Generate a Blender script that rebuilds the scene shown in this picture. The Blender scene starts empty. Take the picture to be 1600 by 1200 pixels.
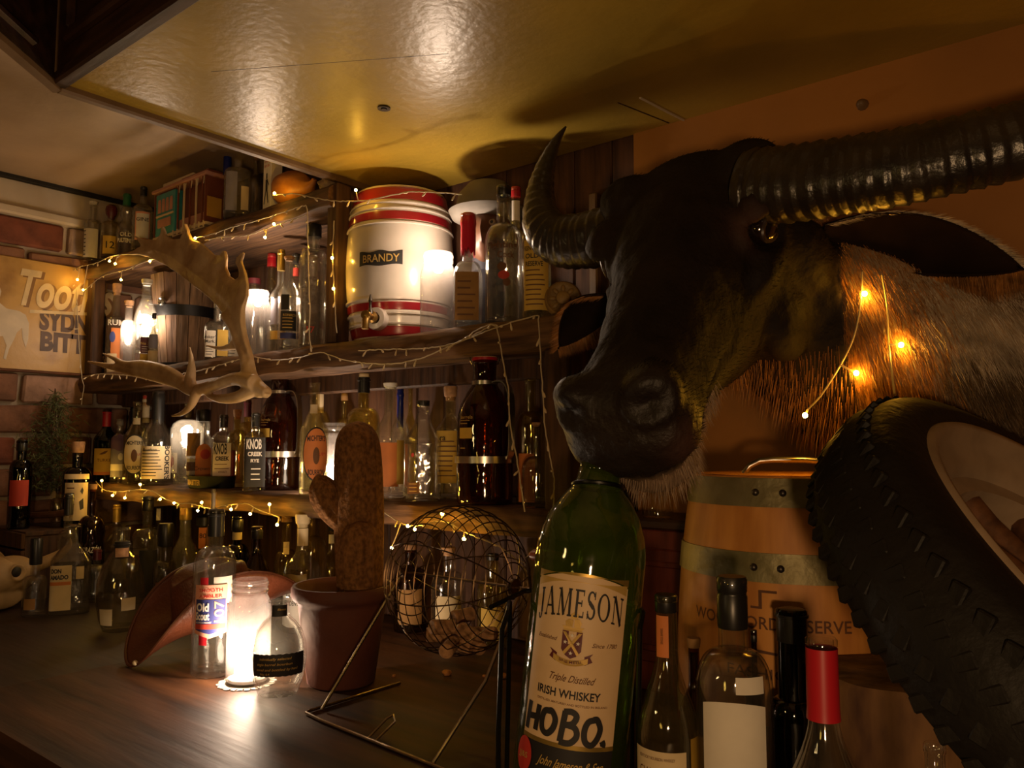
import bpy, bmesh, math, random
from mathutils import Vector, Matrix, Euler
from mathutils import noise as mnoise
random.seed(7)
S = bpy.context.scene
C = S.collection
PI = math.pi

# ------------------------------------------------------------------ camera
ZC = 1.42                      # eye height; bar top at 1.01
F = 1250.0                     # focal length in pixels of the 1600 px wide frame
CAM = Vector((0, 0, ZC))
cd = bpy.data.cameras.new('camera')
cam = bpy.data.objects.new('camera', cd)
C.objects.link(cam)
cam.location = CAM
cam.rotation_euler = Euler((math.radians(90 + 4.57), 0, math.radians(39.0)), 'XYZ')
cd.sensor_width = 36.0
cd.lens = 36.0 * F / 1600.0
cd.clip_start = 0.02
S.camera = cam
RC = cam.rotation_euler.to_matrix()

# ------------------------------------------------------------------ world, exposure, room lamps
w = bpy.data.worlds.new('night')
S.world = w
w.use_nodes = True
w.node_tree.nodes['Background'].inputs[0].default_value = (0.55, 0.30, 0.10, 1)
w.node_tree.nodes['Background'].inputs[1].default_value = 0.007
S.view_settings.view_transform = 'Standard'
S.view_settings.look = 'None'
S.view_settings.exposure = 0.12
S.view_settings.gamma = 1.0
S.view_settings.use_curve_mapping = False
S.cycles.max_bounces = 10
S.cycles.transparent_max_bounces = 48
S.cycles.caustics_reflective = False
S.cycles.caustics_refractive = False
S.cycles.sample_clamp_indirect = 3.0
S.cycles.use_denoising = True


def point_light(name, loc, col, watt, rad):
    l = bpy.data.lights.new(name, 'POINT')
    l.color = col
    l.energy = watt
    l.shadow_soft_size = rad
    o = bpy.data.objects.new(name, l)
    o.location = loc
    C.objects.link(o)
    return o


# dim tungsten lamps of the bar room, behind and beside the viewer
point_light('room_lamp', (.22, -.28, 1.27), (1.0, 0.60, 0.28), 19.0, 0.04)
point_light('room_lamp', (-1.20, -.80, 1.60), (1.0, 0.66, 0.26), 3.4, 0.06)
point_light('room_lamp', (-.50, -1.2, 1.35), (1.0, 0.60, 0.10), 2.0, 0.10)

# ------------------------------------------------------------------ placing helpers
def ray(px, py):
    return RC @ Vector(((px - 800) / F, -(py - 600) / F, -1.0))

def onY(px, py, y):
    d = ray(px, py); return CAM + d * (y / d.y)

def onX(px, py, x):
    d = ray(px, py); return CAM + d * (x / d.x)

def onZ(px, py, z):
    d = ray(px, py); return CAM + d * ((z - ZC) / d.z)

def atD(px, py, depth):
    return CAM + ray(px, py) * depth

def proj(p):
    v = RC.transposed() @ (Vector(p) - CAM)
    return 800 + F * v.x / -v.z, 600 - F * v.y / -v.z, -v.z

def spotY(px, Y, z):
    """point at depth plane Y and height z that shows in column px"""
    py = 700
    for _ in range(6):
        p = onY(px, py, Y); p.z = z
        py = proj(p)[1]
    return p, proj(p)[2]

def cam_pt(r, u, d):
    return CAM + RC @ Vector((r, u, -d))

# ------------------------------------------------------------------ mesh helpers
class MB:
    def __init__(s):
        s.v = []; s.f = []; s.m = None
    def add(s, vs, fs, M=None):
        o = len(s.v)
        s.v += [(M @ Vector(p))[:] if M else tuple(p) for p in vs]
        s.f += [tuple(i + o for i in q) for q in fs]
        return s
    def box(s, a, b, M=None, bev=0):
        x0, y0, z0 = a; x1, y1, z1 = b
        vs = [(x, y, z) for x in (x0, x1) for y in (y0, y1) for z in (z0, z1)]
        if bev:
            bm = bmesh.new()
            bb = [bm.verts.new(v) for v in vs]
            for q in ((0, 1, 3, 2), (4, 6, 7, 5), (0, 4, 5, 1), (2, 3, 7, 6), (0, 2, 6, 4), (1, 5, 7, 3)):
                bm.faces.new([bb[i] for i in q])
            bmesh.ops.bevel(bm, geom=bm.edges[:], offset=bev, segments=1, affect='EDGES')
            bm.verts.index_update()
            s.add([v.co[:] for v in bm.verts], [[v.index for v in f.verts] for f in bm.faces], M)
            bm.free()
            return s
        return s.add(vs, [(0, 1, 3, 2), (4, 6, 7, 5), (0, 4, 5, 1), (2, 3, 7, 6), (0, 2, 6, 4), (1, 5, 7, 3)], M)
    def lathe(s, prof, seg=32, M=None, sec=None, cap0=True, cap1=True):
        """prof: list of (r, z)"""
        vs = []; fs = []
        n = len(prof)
        for r, z in prof:
            for k in range(seg):
                a = 2 * PI * k / seg
                q = sec(a) if sec else 1.0
                vs.append((r * q * math.cos(a), r * q * math.sin(a), z))
        for i in range(n - 1):
            for k in range(seg):
                k2 = (k + 1) % seg
                fs.append((i * seg + k, i * seg + k2, (i + 1) * seg + k2, (i + 1) * seg + k))
        if cap0: fs.append(tuple(range(seg - 1, -1, -1)))
        if cap1: fs.append(tuple((n - 1) * seg + k for k in range(seg)))
        return s.add(vs, fs, M)
    def tube(s, pts, rad, seg=6, closed=False, caps=True, wav=None):
        pts = [Vector(p) for p in pts]
        n = len(pts)
        if not hasattr(rad, '__len__'): rad = [rad] * n
        vs = []; fs = []
        T0 = (pts[1] - pts[0]).normalized()
        up = Vector((0, 0, 1)) if abs(T0.z) < .9 else Vector((1, 0, 0))
        N = (up - T0 * up.dot(T0)).normalized()
        for i in range(n):
            if closed: T = (pts[(i + 1) % n] - pts[i - 1])
            else: T = pts[min(i + 1, n - 1)] - pts[max(i - 1, 0)]
            if T.length < 1e-9: T = T0
            T = T.normalized()
            N = (N - T * N.dot(T))
            N = N.normalized() if N.length > 1e-6 else T.orthogonal().normalized()
            B = T.cross(N)
            for k in range(seg):
                a = 2 * PI * k / seg
                q = rad[i] * (wav(i, a) if wav else 1)
                vs.append((pts[i] + (N * math.cos(a) + B * math.sin(a)) * q)[:])
        for i in range(n if closed else n - 1):
            j = (i + 1) % n
            for k in range(seg):
                k2 = (k + 1) % seg
                fs.append((i * seg + k, i * seg + k2, j * seg + k2, j * seg + k))
        if caps and not closed:
            fs.append(tuple(range(seg - 1, -1, -1)))
            fs.append(tuple((n - 1) * seg + k for k in range(seg)))
        return s.add(vs, fs)
    def sphere(s, c, r, seg=12, rings=8, scale=(1, 1, 1)):
        prof = [(math.sin(PI * i / rings) * r, -math.cos(PI * i / rings) * r) for i in range(rings + 1)]
        prof[0] = (r * .01, -r); prof[-1] = (r * .01, r)
        return s.lathe(prof, seg, Matrix.Translation(Vector(c)) @ Matrix.Diagonal((*scale, 1)))
    def poly(s, pts, th=0):
        n = len(pts)
        if not th: return s.add(pts, [tuple(range(n))])
    def mesh(s, name):
        me = bpy.data.meshes.new(name)
        me.from_pydata(s.v, [], s.f)
        me.validate()
        return me
    def build(s, name, mat=None, parent=None, smooth=True, loc=None, angle=40, **kw):
        me = s.mesh(name)
        return link(name, me, mat, parent, smooth, loc, angle, **kw)


def fix_normals(me):
    bm = bmesh.new(); bm.from_mesh(me)
    bmesh.ops.recalc_face_normals(bm, faces=bm.faces[:])
    bm.to_mesh(me); bm.free()


def link(name, me, mat=None, parent=None, smooth=True, loc=None, angle=40, label=None, cat=None, group=None, kind=None, fix=True):
    o = bpy.data.objects.new(name, me)
    C.objects.link(o)
    if mat: me.materials.append(mat)
    if fix: fix_normals(me)
    if smooth and len(me.polygons):
        me.polygons.foreach_set('use_smooth', [True] * len(me.polygons))
        if angle: me.set_sharp_from_angle(angle=math.radians(angle))
    if parent: o.parent = parent
    if loc is not None: o.location = loc
    tag(o, label, cat, group, kind)
    return o


def tag(o, label=None, cat=None, group=None, kind=None):
    if label: o['label'] = label
    if cat: o['category'] = cat
    if group: o['group'] = group
    if kind: o['kind'] = kind
    return o


def thing(name, label, cat, loc=(0, 0, 0), rz=0, group=None, rot=None):
    o = bpy.data.objects.new(name, None)
    o.empty_display_size = 0.03
    C.objects.link(o)
    o.location = loc
    o.rotation_euler = rot if rot is not None else (0, 0, rz)
    return tag(o, label, cat, group)


def catmull(pts, n):
    """smooth polyline through tuples of any length"""
    pts = [tuple(p) for p in pts]
    out = []
    m = len(pts)
    for i in range(m - 1):
        p0, p1, p2, p3 = pts[max(i - 1, 0)], pts[i], pts[i + 1], pts[min(i + 2, m - 1)]
        for k in range(n):
            t = k / n
            out.append(tuple(.5 * (2 * b + (c - a) * t + (2 * a - 5 * b + 4 * c - d) * t * t + (3 * b - a - 3 * c + d) * t ** 3)
                             for a, b, c, d in zip(p0, p1, p2, p3)))
    out.append(pts[-1])
    return out


# ------------------------------------------------------------------ materials
MATS = {}
def nodes(m):
    m.use_nodes = True
    nt = m.node_tree
    return nt, nt.nodes, nt.links

def mat(name, col, rough=.6, metal=0.0, var=0.0, scale=8.0, bump=0.0, col2=None, stretch=(1, 1, 1), spec=.5, detail=5, emit=None, estr=0, coat=0, bscale=None, lo=.35, hi=.65):
    if name in MATS: return MATS[name]
    m = bpy.data.materials.new(name); MATS[name] = m
    nt, N, L = nodes(m)
    b = N['Principled BSDF']
    b.inputs['Base Color'].default_value = (*col, 1)
    b.inputs['Roughness'].default_value = rough
    b.inputs['Metallic'].default_value = metal
    b.inputs['Specular IOR Level'].default_value = spec
    if coat:
        b.inputs['Coat Weight'].default_value = coat
        b.inputs['Coat Roughness'].default_value = .12
    if emit:
        b.inputs['Emission Color'].default_value = (*emit, 1)
        b.inputs['Emission Strength'].default_value = estr
    if var or bump or col2:
        tc = N.new('ShaderNodeTexCoord'); mp = N.new('ShaderNodeMapping')
        mp.inputs['Scale'].default_value = stretch
        L.new(tc.outputs['Object'], mp.inputs[0])
        nz = N.new('ShaderNodeTexNoise')
        nz.inputs['Scale'].default_value = scale
        nz.inputs['Detail'].default_value = detail
        L.new(mp.outputs[0], nz.inputs['Vector'])
        if var or col2:
            cr = N.new('ShaderNodeValToRGB')
            c2 = col2 or tuple(max(0, c * (1 - var)) for c in col)
            cr.color_ramp.elements[0].position = lo
            cr.color_ramp.elements[1].position = hi
            cr.color_ramp.elements[0].color = (*c2, 1)
            cr.color_ramp.elements[1].color = (*col, 1)
            L.new(nz.outputs[0], cr.inputs[0])
            L.new(cr.outputs[0], b.inputs['Base Color'])
        if bump:
            bp = N.new('ShaderNodeBump')
            bp.inputs['Strength'].default_value = bump
            bp.inputs['Distance'].default_value = .004
            if bscale:
                nz2 = N.new('ShaderNodeTexNoise'); nz2.inputs['Scale'].default_value = bscale; nz2.inputs['Detail'].default_value = 4
                L.new(mp.outputs[0], nz2.inputs['Vector']); L.new(nz2.outputs[0], bp.inputs['Height'])
            else:
                L.new(nz.outputs[0], bp.inputs['Height'])
            L.new(bp.outputs[0], b.inputs['Normal'])
    return m


def glass(name, tint=(.95, .95, .93), rough=.06, density=1.0, frost=0.0, refl=.05, fcol=(.9, .85, .8)):
    """thin glass wall: tinted see-through film with fresnel reflection, thicker tint at grazing angles"""
    key = 'glass_' + name
    if key in MATS: return MATS[key]
    m = bpy.data.materials.new(key); MATS[key] = m
    nt, N, L = nodes(m)
    N.remove(N['Principled BSDF'])
    out = N['Material Output']
    lw = N.new('ShaderNodeLayerWeight'); lw.inputs['Blend'].default_value = .5
    pw = N.new('ShaderNodeMath'); pw.operation = 'POWER'; pw.inputs[1].default_value = 3.6
    L.new(lw.outputs['Facing'], pw.inputs[0])
    ml = N.new('ShaderNodeMath'); ml.operation = 'MULTIPLY_ADD'; ml.inputs[1].default_value = .8; ml.inputs[2].default_value = refl
    L.new(pw.outputs[0], ml.inputs[0])
    cr = N.new('ShaderNodeValToRGB')
    e = cr.color_ramp.elements
    e[0].position = 0.0; e[0].color = (*tint, 1)
    e[1].position = 1.0; e[1].color = (*[c ** (3.2 * density) * .75 for c in tint], 1)
    k = cr.color_ramp.elements.new(.7); k.color = (*[c ** 1.5 for c in tint], 1)
    L.new(lw.outputs['Facing'], cr.inputs[0])
    tr = N.new('ShaderNodeBsdfTransparent'); L.new(cr.outputs[0], tr.inputs[0])
    gl = N.new('ShaderNodeBsdfGlossy'); gl.inputs['Roughness'].default_value = rough
    tc = N.new('ShaderNodeTexCoord')
    nz = N.new('ShaderNodeTexNoise'); nz.inputs['Scale'].default_value = 22; nz.inputs['Detail'].default_value = 2
    L.new(tc.outputs['Object'], nz.inputs['Vector'])
    bp = N.new('ShaderNodeBump'); bp.inputs['Strength'].default_value = .30; bp.inputs['Distance'].default_value = .01
    L.new(nz.outputs[0], bp.inputs['Height']); L.new(bp.outputs[0], gl.inputs['Normal'])
    base = tr.outputs[0]
    if frost:
        tl = N.new('ShaderNodeBsdfTranslucent'); tl.inputs[0].default_value = (*fcol, 1)
        df = N.new('ShaderNodeBsdfDiffuse'); df.inputs[0].default_value = (*fcol, 1)
        m0 = N.new('ShaderNodeMixShader'); m0.inputs[0].default_value = .4
        L.new(tl.outputs[0], m0.inputs[1]); L.new(df.outputs[0], m0.inputs[2])
        nz3 = N.new('ShaderNodeTexNoise'); nz3.inputs['Scale'].default_value = 30; nz3.inputs['Detail'].default_value = 6
        L.new(tc.outputs['Object'], nz3.inputs['Vector'])
        mr = N.new('ShaderNodeMapRange'); mr.inputs[1].default_value = .35; mr.inputs[2].default_value = .7
        mr.inputs[3].default_value = frost * .65; mr.inputs[4].default_value = min(1, frost * 1.2)
        L.new(nz3.outputs[0], mr.inputs[0])
        m1 = N.new('ShaderNodeMixShader'); L.new(mr.outputs[0], m1.inputs[0])
        L.new(tr.outputs[0], m1.inputs[1]); L.new(m0.outputs[0], m1.inputs[2])
        base = m1.outputs[0]
    mx = N.new('ShaderNodeMixShader')
    L.new(ml.outputs[0], mx.inputs[0]); L.new(base, mx.inputs[1]); L.new(gl.outputs[0], mx.inputs[2])
    L.new(mx.outputs[0], out.inputs[0])
    return m


def emis(name, col, strength):
    if name in MATS: return MATS[name]
    m = bpy.data.materials.new(name); MATS[name] = m
    nt, N, L = nodes(m)
    N.remove(N['Principled BSDF'])
    e = N.new('ShaderNodeEmission'); e.inputs[0].default_value = (*col, 1); e.inputs[1].default_value = strength
    L.new(e.outputs[0], N['Material Output'].inputs[0])
    return m


def wood(name, a, b, rough=.6, scale=6.0, stretch=(1, 12, 12), bump=.35, coat=0, spec=.4):
    return mat(name, a, rough, 0, 0, scale, bump, b, stretch, spec, 7, coat=coat)


G = dict(
    clear=glass('clear', (.975, .975, .96), frost=.018, refl=.09, fcol=(.8,.74,.62)), thick=glass('thick', (.955, .955, .935), density=1.5, refl=.09, frost=.02, fcol=(.8,.76,.66)),
    smoke=glass('smoke', (.89, .87, .80), frost=.03, refl=.09, fcol=(.6,.52,.38)), yellow=glass('yellow', (.92, .87, .62), frost=.05, refl=.09, fcol=(.62,.46,.10)), straw=glass('straw', (.95, .92, .80), frost=.035, refl=.09, fcol=(.66,.56,.28)),
    green=glass('green', (.46, .60, .13), density=.9, refl=.08, frost=.24, fcol=(.20,.28,.03)), dkgreen=glass('dkgreen', (.25, .36, .18), frost=.03, refl=.08, fcol=(.1,.13,.04)),
    amber=glass('amber', (.42, .13, .03), density=.8, refl=.08, frost=.08, fcol=(.16,.04,.012)), dark=glass('dark', (.16, .13, .10), refl=.09), brown=glass('brown', (.50, .30, .14), frost=.04, refl=.08, fcol=(.2,.09,.03)),
    blue=glass('blue', (.06, .08, .50)), frost=glass('frost', (.95, .93, .9), frost=.55), glow=glass('glow', (.97, .95, .92), frost=.17, fcol=(.40, .36, .33)), haze=glass('haze', (.96, .95, .92), frost=.16, fcol=(.5,.47,.43)),
    lit=glass('lit', (.97, .95, .92), frost=.30, fcol=(.36, .325, .30)), film=glass('film', (.96, .96, .94), frost=.05, fcol=(.7,.64,.54)),
)
P = dict(
    black=mat('black_plastic', (.012, .011, .010), .35), blackmat=mat('black_paper', (.014, .012, .010), .7),
    red=mat('red_plastic', (.42, .012, .02), .35), wax=mat('red_wax', (.50, .010, .035), .28, coat=.5),
    maroon=mat('maroon_plastic', (.09, .012, .018), .4), green=mat('green_plastic', (.02, .16, .07), .4),
    cork=mat('cork', (.42, .22, .10), .85, var=.5, scale=90, bump=.4), tan=mat('tan_cork', (.58, .33, .18), .8, var=.4, scale=70, bump=.3),
    gold=mat('gold_foil', (.50, .33, .08), .38, .7, var=.3, scale=30), silver=mat('silver_foil', (.5, .48, .45), .35, .9),
    white=mat('white_paper', (.72, .66, .56), .8, var=.12, scale=20), cream=mat('cream_paper', (.68, .54, .32), .8, var=.2, scale=16),
    yellowp=mat('yellow_paper', (.62, .40, .07), .75, var=.25, scale=14), brownp=mat('brown_paper', (.36, .19, .06), .8, var=.3, scale=18),
    orangep=mat('orange_paper', (.62, .20, .05), .7, var=.2, scale=18), redp=mat('red_paper', (.48, .045, .025), .7, var=.2, scale=18),
    purple=mat('purple_paper', (.16, .09, .18), .7, var=.3, scale=14), greyp=mat('grey_paper', (.24, .22, .26), .7, var=.3, scale=14),
    bluep=mat('blue_paper', (.05, .07, .24), .6), navy=mat('navy_paper', (.03, .035, .16), .6), pink=mat('pink_paper', (.72, .33, .22), .7, var=.1, scale=20),
    inkk=mat('black_ink', (.012, .010, .012), .6), inkw=mat('white_ink', (.75, .70, .62), .7), inkg=mat('gold_ink', (.55, .36, .10), .5, .3),
    inkr=mat('red_ink', (.45, .03, .02), .6), inkb=mat('brown_ink', (.12, .045, .015), .6), inkm=mat('maroon_ink', (.10, .010, .018), .5),
    steel=mat('steel', (.55, .52, .47), .28, 1.0), brass=mat('brass', (.45, .27, .08), .4, 1.0, var=.3, scale=30),
    dmetal=mat('dark_metal', (.10, .085, .07), .4, .9, var=.4, scale=25), whitep=mat('white_plastic', (.75, .72, .66), .4),
    bluecap=mat('blue_plastic', (.01, .02, .22), .3), greencap=mat('bottle_cap_green', (.03, .12, .06), .4),
)

# ------------------------------------------------------------------ lettering
_TXT = {}
def text2d(s, bold=0.0, space=1.0, res=2):
    """flat letters of the built-in font as (verts, faces), cap height about 0.7, left at 0"""
    k = (s, bold, space, res)
    if k in _TXT: return _TXT[k]
    cu = bpy.data.curves.new('t', 'FONT')
    cu.body = s; cu.resolution_u = res; cu.offset = bold; cu.fill_mode = 'FRONT'; cu.space_character = space
    o = bpy.data.objects.new('t', cu); C.objects.link(o)
    dg = bpy.context.evaluated_depsgraph_get()
    me = bpy.data.meshes.new_from_object(o.evaluated_get(dg))
    vs = [v.co.xy[:] for v in me.vertices]; fs = [tuple(p.vertices) for p in me.polygons]
    bpy.data.objects.remove(o); bpy.data.curves.remove(cu); bpy.data.meshes.remove(me)
    _TXT[k] = (vs, fs)
    return vs, fs

def text_on(surf, s, u, z, height, mt, parent, bold=.01, width=None, arch=0, slant=0, eps=.0012, rot=0, space=1.0, stroke=None, name='lettering'):
    """wrap letters on surf(u, z, eps) -> point; (u, z) is the middle of the line; height = cap height in metres"""
    vs, fs = stroke if stroke else text2d(s, bold, space, 6 if height > .02 else 3)
    if not vs: return
    x0 = min(v[0] for v in vs); x1 = max(v[0] for v in vs)
    sc = height / .70
    sx = sc if width is None else width / max(x1 - x0, 1e-6)
    bm = bmesh.new()
    bv = [bm.verts.new(((x - (x0 + x1) / 2) * sx + slant * y * sc, (y - .35) * sc, 0)) for x, y in vs]
    for f in fs:
        try: bm.faces.new([bv[i] for i in f])
        except ValueError: pass
    lim = max(height * .45, .006)
    for _ in range(2):
        le = [e for e in bm.edges if e.calc_length() > lim]
        if not le or len(bm.verts) > 4000: break
        bmesh.ops.subdivide_edges(bm, edges=le, cuts=1)
    bmesh.ops.triangulate(bm, faces=bm.faces[:])
    cr, sr = math.cos(rot), math.sin(rot)
    bm.verts.index_update()
    out = []
    for v in bm.verts:
        a, b = v.co.x, v.co.y
        b2 = b - arch * a * a
        out.append(surf(u + a * cr - b2 * sr, z + a * sr + b2 * cr, eps))
    mb = MB(); mb.add(out, [[v.index for v in f.verts] for f in bm.faces]); bm.free()
    return mb.build(name, mt, parent, smooth=False, fix=False)

def patch_on(surf, u0, u1, z0, z1, mt, parent, name='label', eps=.0006, nu=14, nz=4, shape='rect', cut=0):
    mb = MB(); vs = []; fs = []
    if shape == 'oval':
        R_, A_ = 5, 28
        cu, cz, ru, rz = (u0 + u1) / 2, (z0 + z1) / 2, (u1 - u0) / 2, (z1 - z0) / 2
        vs.append(surf(cu, cz, eps))
        for i in range(1, R_ + 1):
            for k in range(A_):
                a = 2 * PI * k / A_
                vs.append(surf(cu + ru * i / R_ * math.cos(a), cz + rz * i / R_ * math.sin(a), eps))
        for k in range(A_): fs.append((0, 1 + k, 1 + (k + 1) % A_))
        for i in range(R_ - 1):
            for k in range(A_):
                a, b = 1 + i * A_ + k, 1 + i * A_ + (k + 1) % A_
                fs.append((a, a + A_, b + A_, b))
    else:
        for j in range(nz + 1):
            for i in range(nu + 1):
                s, t = i / nu, j / nz
                zb = z0; zt = z1
                c = abs(2 * s - 1)
                if shape == 'point': zb = z0 - cut * (1 - c)
                if shape == 'arch': zt = z1 - cut * c * c
                if shape == 'tomb': zt = z1 - cut * (1 - math.sqrt(max(0, 1 - c * c)))
                if shape == 'torn': zb = z0 + cut * .5 * math.sin(s * 9) ; zt = z1 + cut * .5 * math.sin(s * 13 + 1)
                if shape == 'scallop': zb = z0 - cut * abs(math.sin(s * 40)); zt = z1 + cut * abs(math.sin(s * 40))
                vs.append(surf(u0 + (u1 - u0) * s, zb + (zt - zb) * t, eps))
        for j in range(nz):
            for i in range(nu):
                a = j * (nu + 1) + i
                fs.append((a, a + 1, a + nu + 2, a + nu + 1))
    mb.add(vs, fs)
    return mb.build(name, mt, parent, fix=False)

def flat_poly(surf, pts, mt, parent, name='emblem', eps=.0014):
    mb = MB(); mb.add([surf(u, z, eps) for u, z in pts], [tuple(range(len(pts)))])
    return mb.build(name, mt, parent, smooth=False, fix=False)

# ------------------------------------------------------------------ bottles
def profile(hb=.58, hs=.74, rn=.34, style='round', base=1.0, lip=1.12, top=1.0, rtop=None, foot=.015):
    """(r, h) fractions: straight body to hb, shoulder to hs, neck to top"""
    p = [(.02, .012), (.70 * base, .004), (.90 * base, 0), (.975 * base, foot * .5), (1.0 * base, foot * 1.6)]
    for i in range(1, 5): p.append((base + (1 - base) * i / 4, foot * 1.6 + (hb - foot * 1.6) * i / 4))
    n = 9
    for i in range(1, n + 1):
        t = i / n
        if style == 'round': r = rn + (1 - rn) * math.cos(t * PI / 2) ** .9; h = hb + (hs - hb) * math.sin(t * PI / 2)
        elif style == 's': r = rn + (1 - rn) * (1 + math.cos(PI * t)) / 2; h = hb + (hs - hb) * t
        elif style == 'slope': r = 1 + (rn - 1) * t ** .85; h = hb + (hs - hb) * t
        else: r = rn + (1 - rn) * (1 - t) ** 1.6; h = hb + (hs - hb) * t
        p.append((r, h))
    rt = rtop or rn
    p.append((rn + (rt - rn) * .5, hs + (top - hs) * .5))
    p.append((rt, top - .035))
    p += [(rt * lip, top - .03), (rt * lip, top - .008), (rt * .98, top)]
    return p

def sec_square(n=5.0, asp=1.0):
    def f(a):
        c, s = abs(math.cos(a)), abs(math.sin(a)) / asp
        return (c ** n + s ** n) ** (-1 / n)
    return f

def r_at(prof, h):
    for (r0, h0), (r1, h1) in zip(prof, prof[1:]):
        if h0 <= h <= h1 and h1 > h0: return r0 + (r1 - r0) * (h - h0) / (h1 - h0)
    return prof[-1][0]

def cap_mesh(kind, r, z0, z1):
    mb = MB(); h = z1 - z0
    if kind == 'cork':
        mb.lathe([(r * .85, z0 - h * .3), (r * .88, z0), (r * .95, z0 + h * .02), (r * 1.15, z0 + h * .15), (r * 1.28, z0 + h * .85), (r * 1.2, z1), (r * .1, z1)], 20)
    elif kind == 'screw':
        pr = [(r * 1.06, z0), (r * 1.1, z0 + h * .04), (r * 1.1, z0 + h * .62), (r * 1.04, z0 + h * .65), (r * 1.04, z0 + h * .69), (r * 1.1, z0 + h * .72), (r * 1.1, z1 - h * .06), (r * 1.0, z1), (r * .1, z1)]
        mb.lathe(pr, 24)
    elif kind == 'foil':
        pr = [(r * 1.08, z0), (r * 1.07, z0 + h * .5), (r * 1.05, z0 + h * .74), (r * 1.2, z0 + h * .76), (r * 1.2, z0 + h * .84), (r * 1.05, z0 + h * .86), (r * 1.05, z1 - h * .03), (r * .9, z1), (r * .1, z1)]
        mb.lathe(pr, 24)
    elif kind == 'wide':
        mb.lathe([(r * 1.25, z0), (r * 1.32, z0 + h * .05), (r * 1.32, z1 - h * .1), (r * 1.18, z1), (r * .1, z1)], 24)
    elif kind == 'ball':
        mb.lathe([(r * .8, z0 - h * .15), (r * .9, z0), (r * 1.35, z0 + h * .25), (r * 1.5, z0 + h * .55), (r * 1.3, z0 + h * .85), (r * .8, z1 - h * .02), (r * .1, z1)], 20)
    elif kind == 'wax':
        seg = 28; pr = []
        vs = []; fs = []
        rnd = [abs(math.sin(k * 2.3)) * .55 + .1 * math.sin(k * 5.1) for k in range(seg)]
        lv = [(1.08, None), (1.14, .12), (1.12, .6), (1.2, .68), (1.2, .8), (1.1, .86), (1.08, .97), (.9, 1.0), (.05, 1.0)]
        for q, t in lv:
            for k in range(seg):
                a = 2 * PI * k / seg
                z = z0 + h * t if t is not None else z0 - h * .45 * rnd[k]
                vs.append((r * q * math.cos(a), r * q * math.sin(a), z))
        for i in range(len(lv) - 1):
            for k in range(seg):
                k2 = (k + 1) % seg
                fs.append((i * seg + k, i * seg + k2, (i + 1) * seg + k2, (i + 1) * seg + k))
        mb.add(vs, fs)
    elif kind == 'flip':
        mb.lathe([(r * 1.0, z0), (r * 1.25, z0 + h * .1), (r * 1.25, z0 + h * .5), (r * 1.05, z0 + h * .55), (r * 1.15, z0 + h * .7), (r * 1.0, z1), (r * .1, z1)], 20)
    return mb

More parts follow.
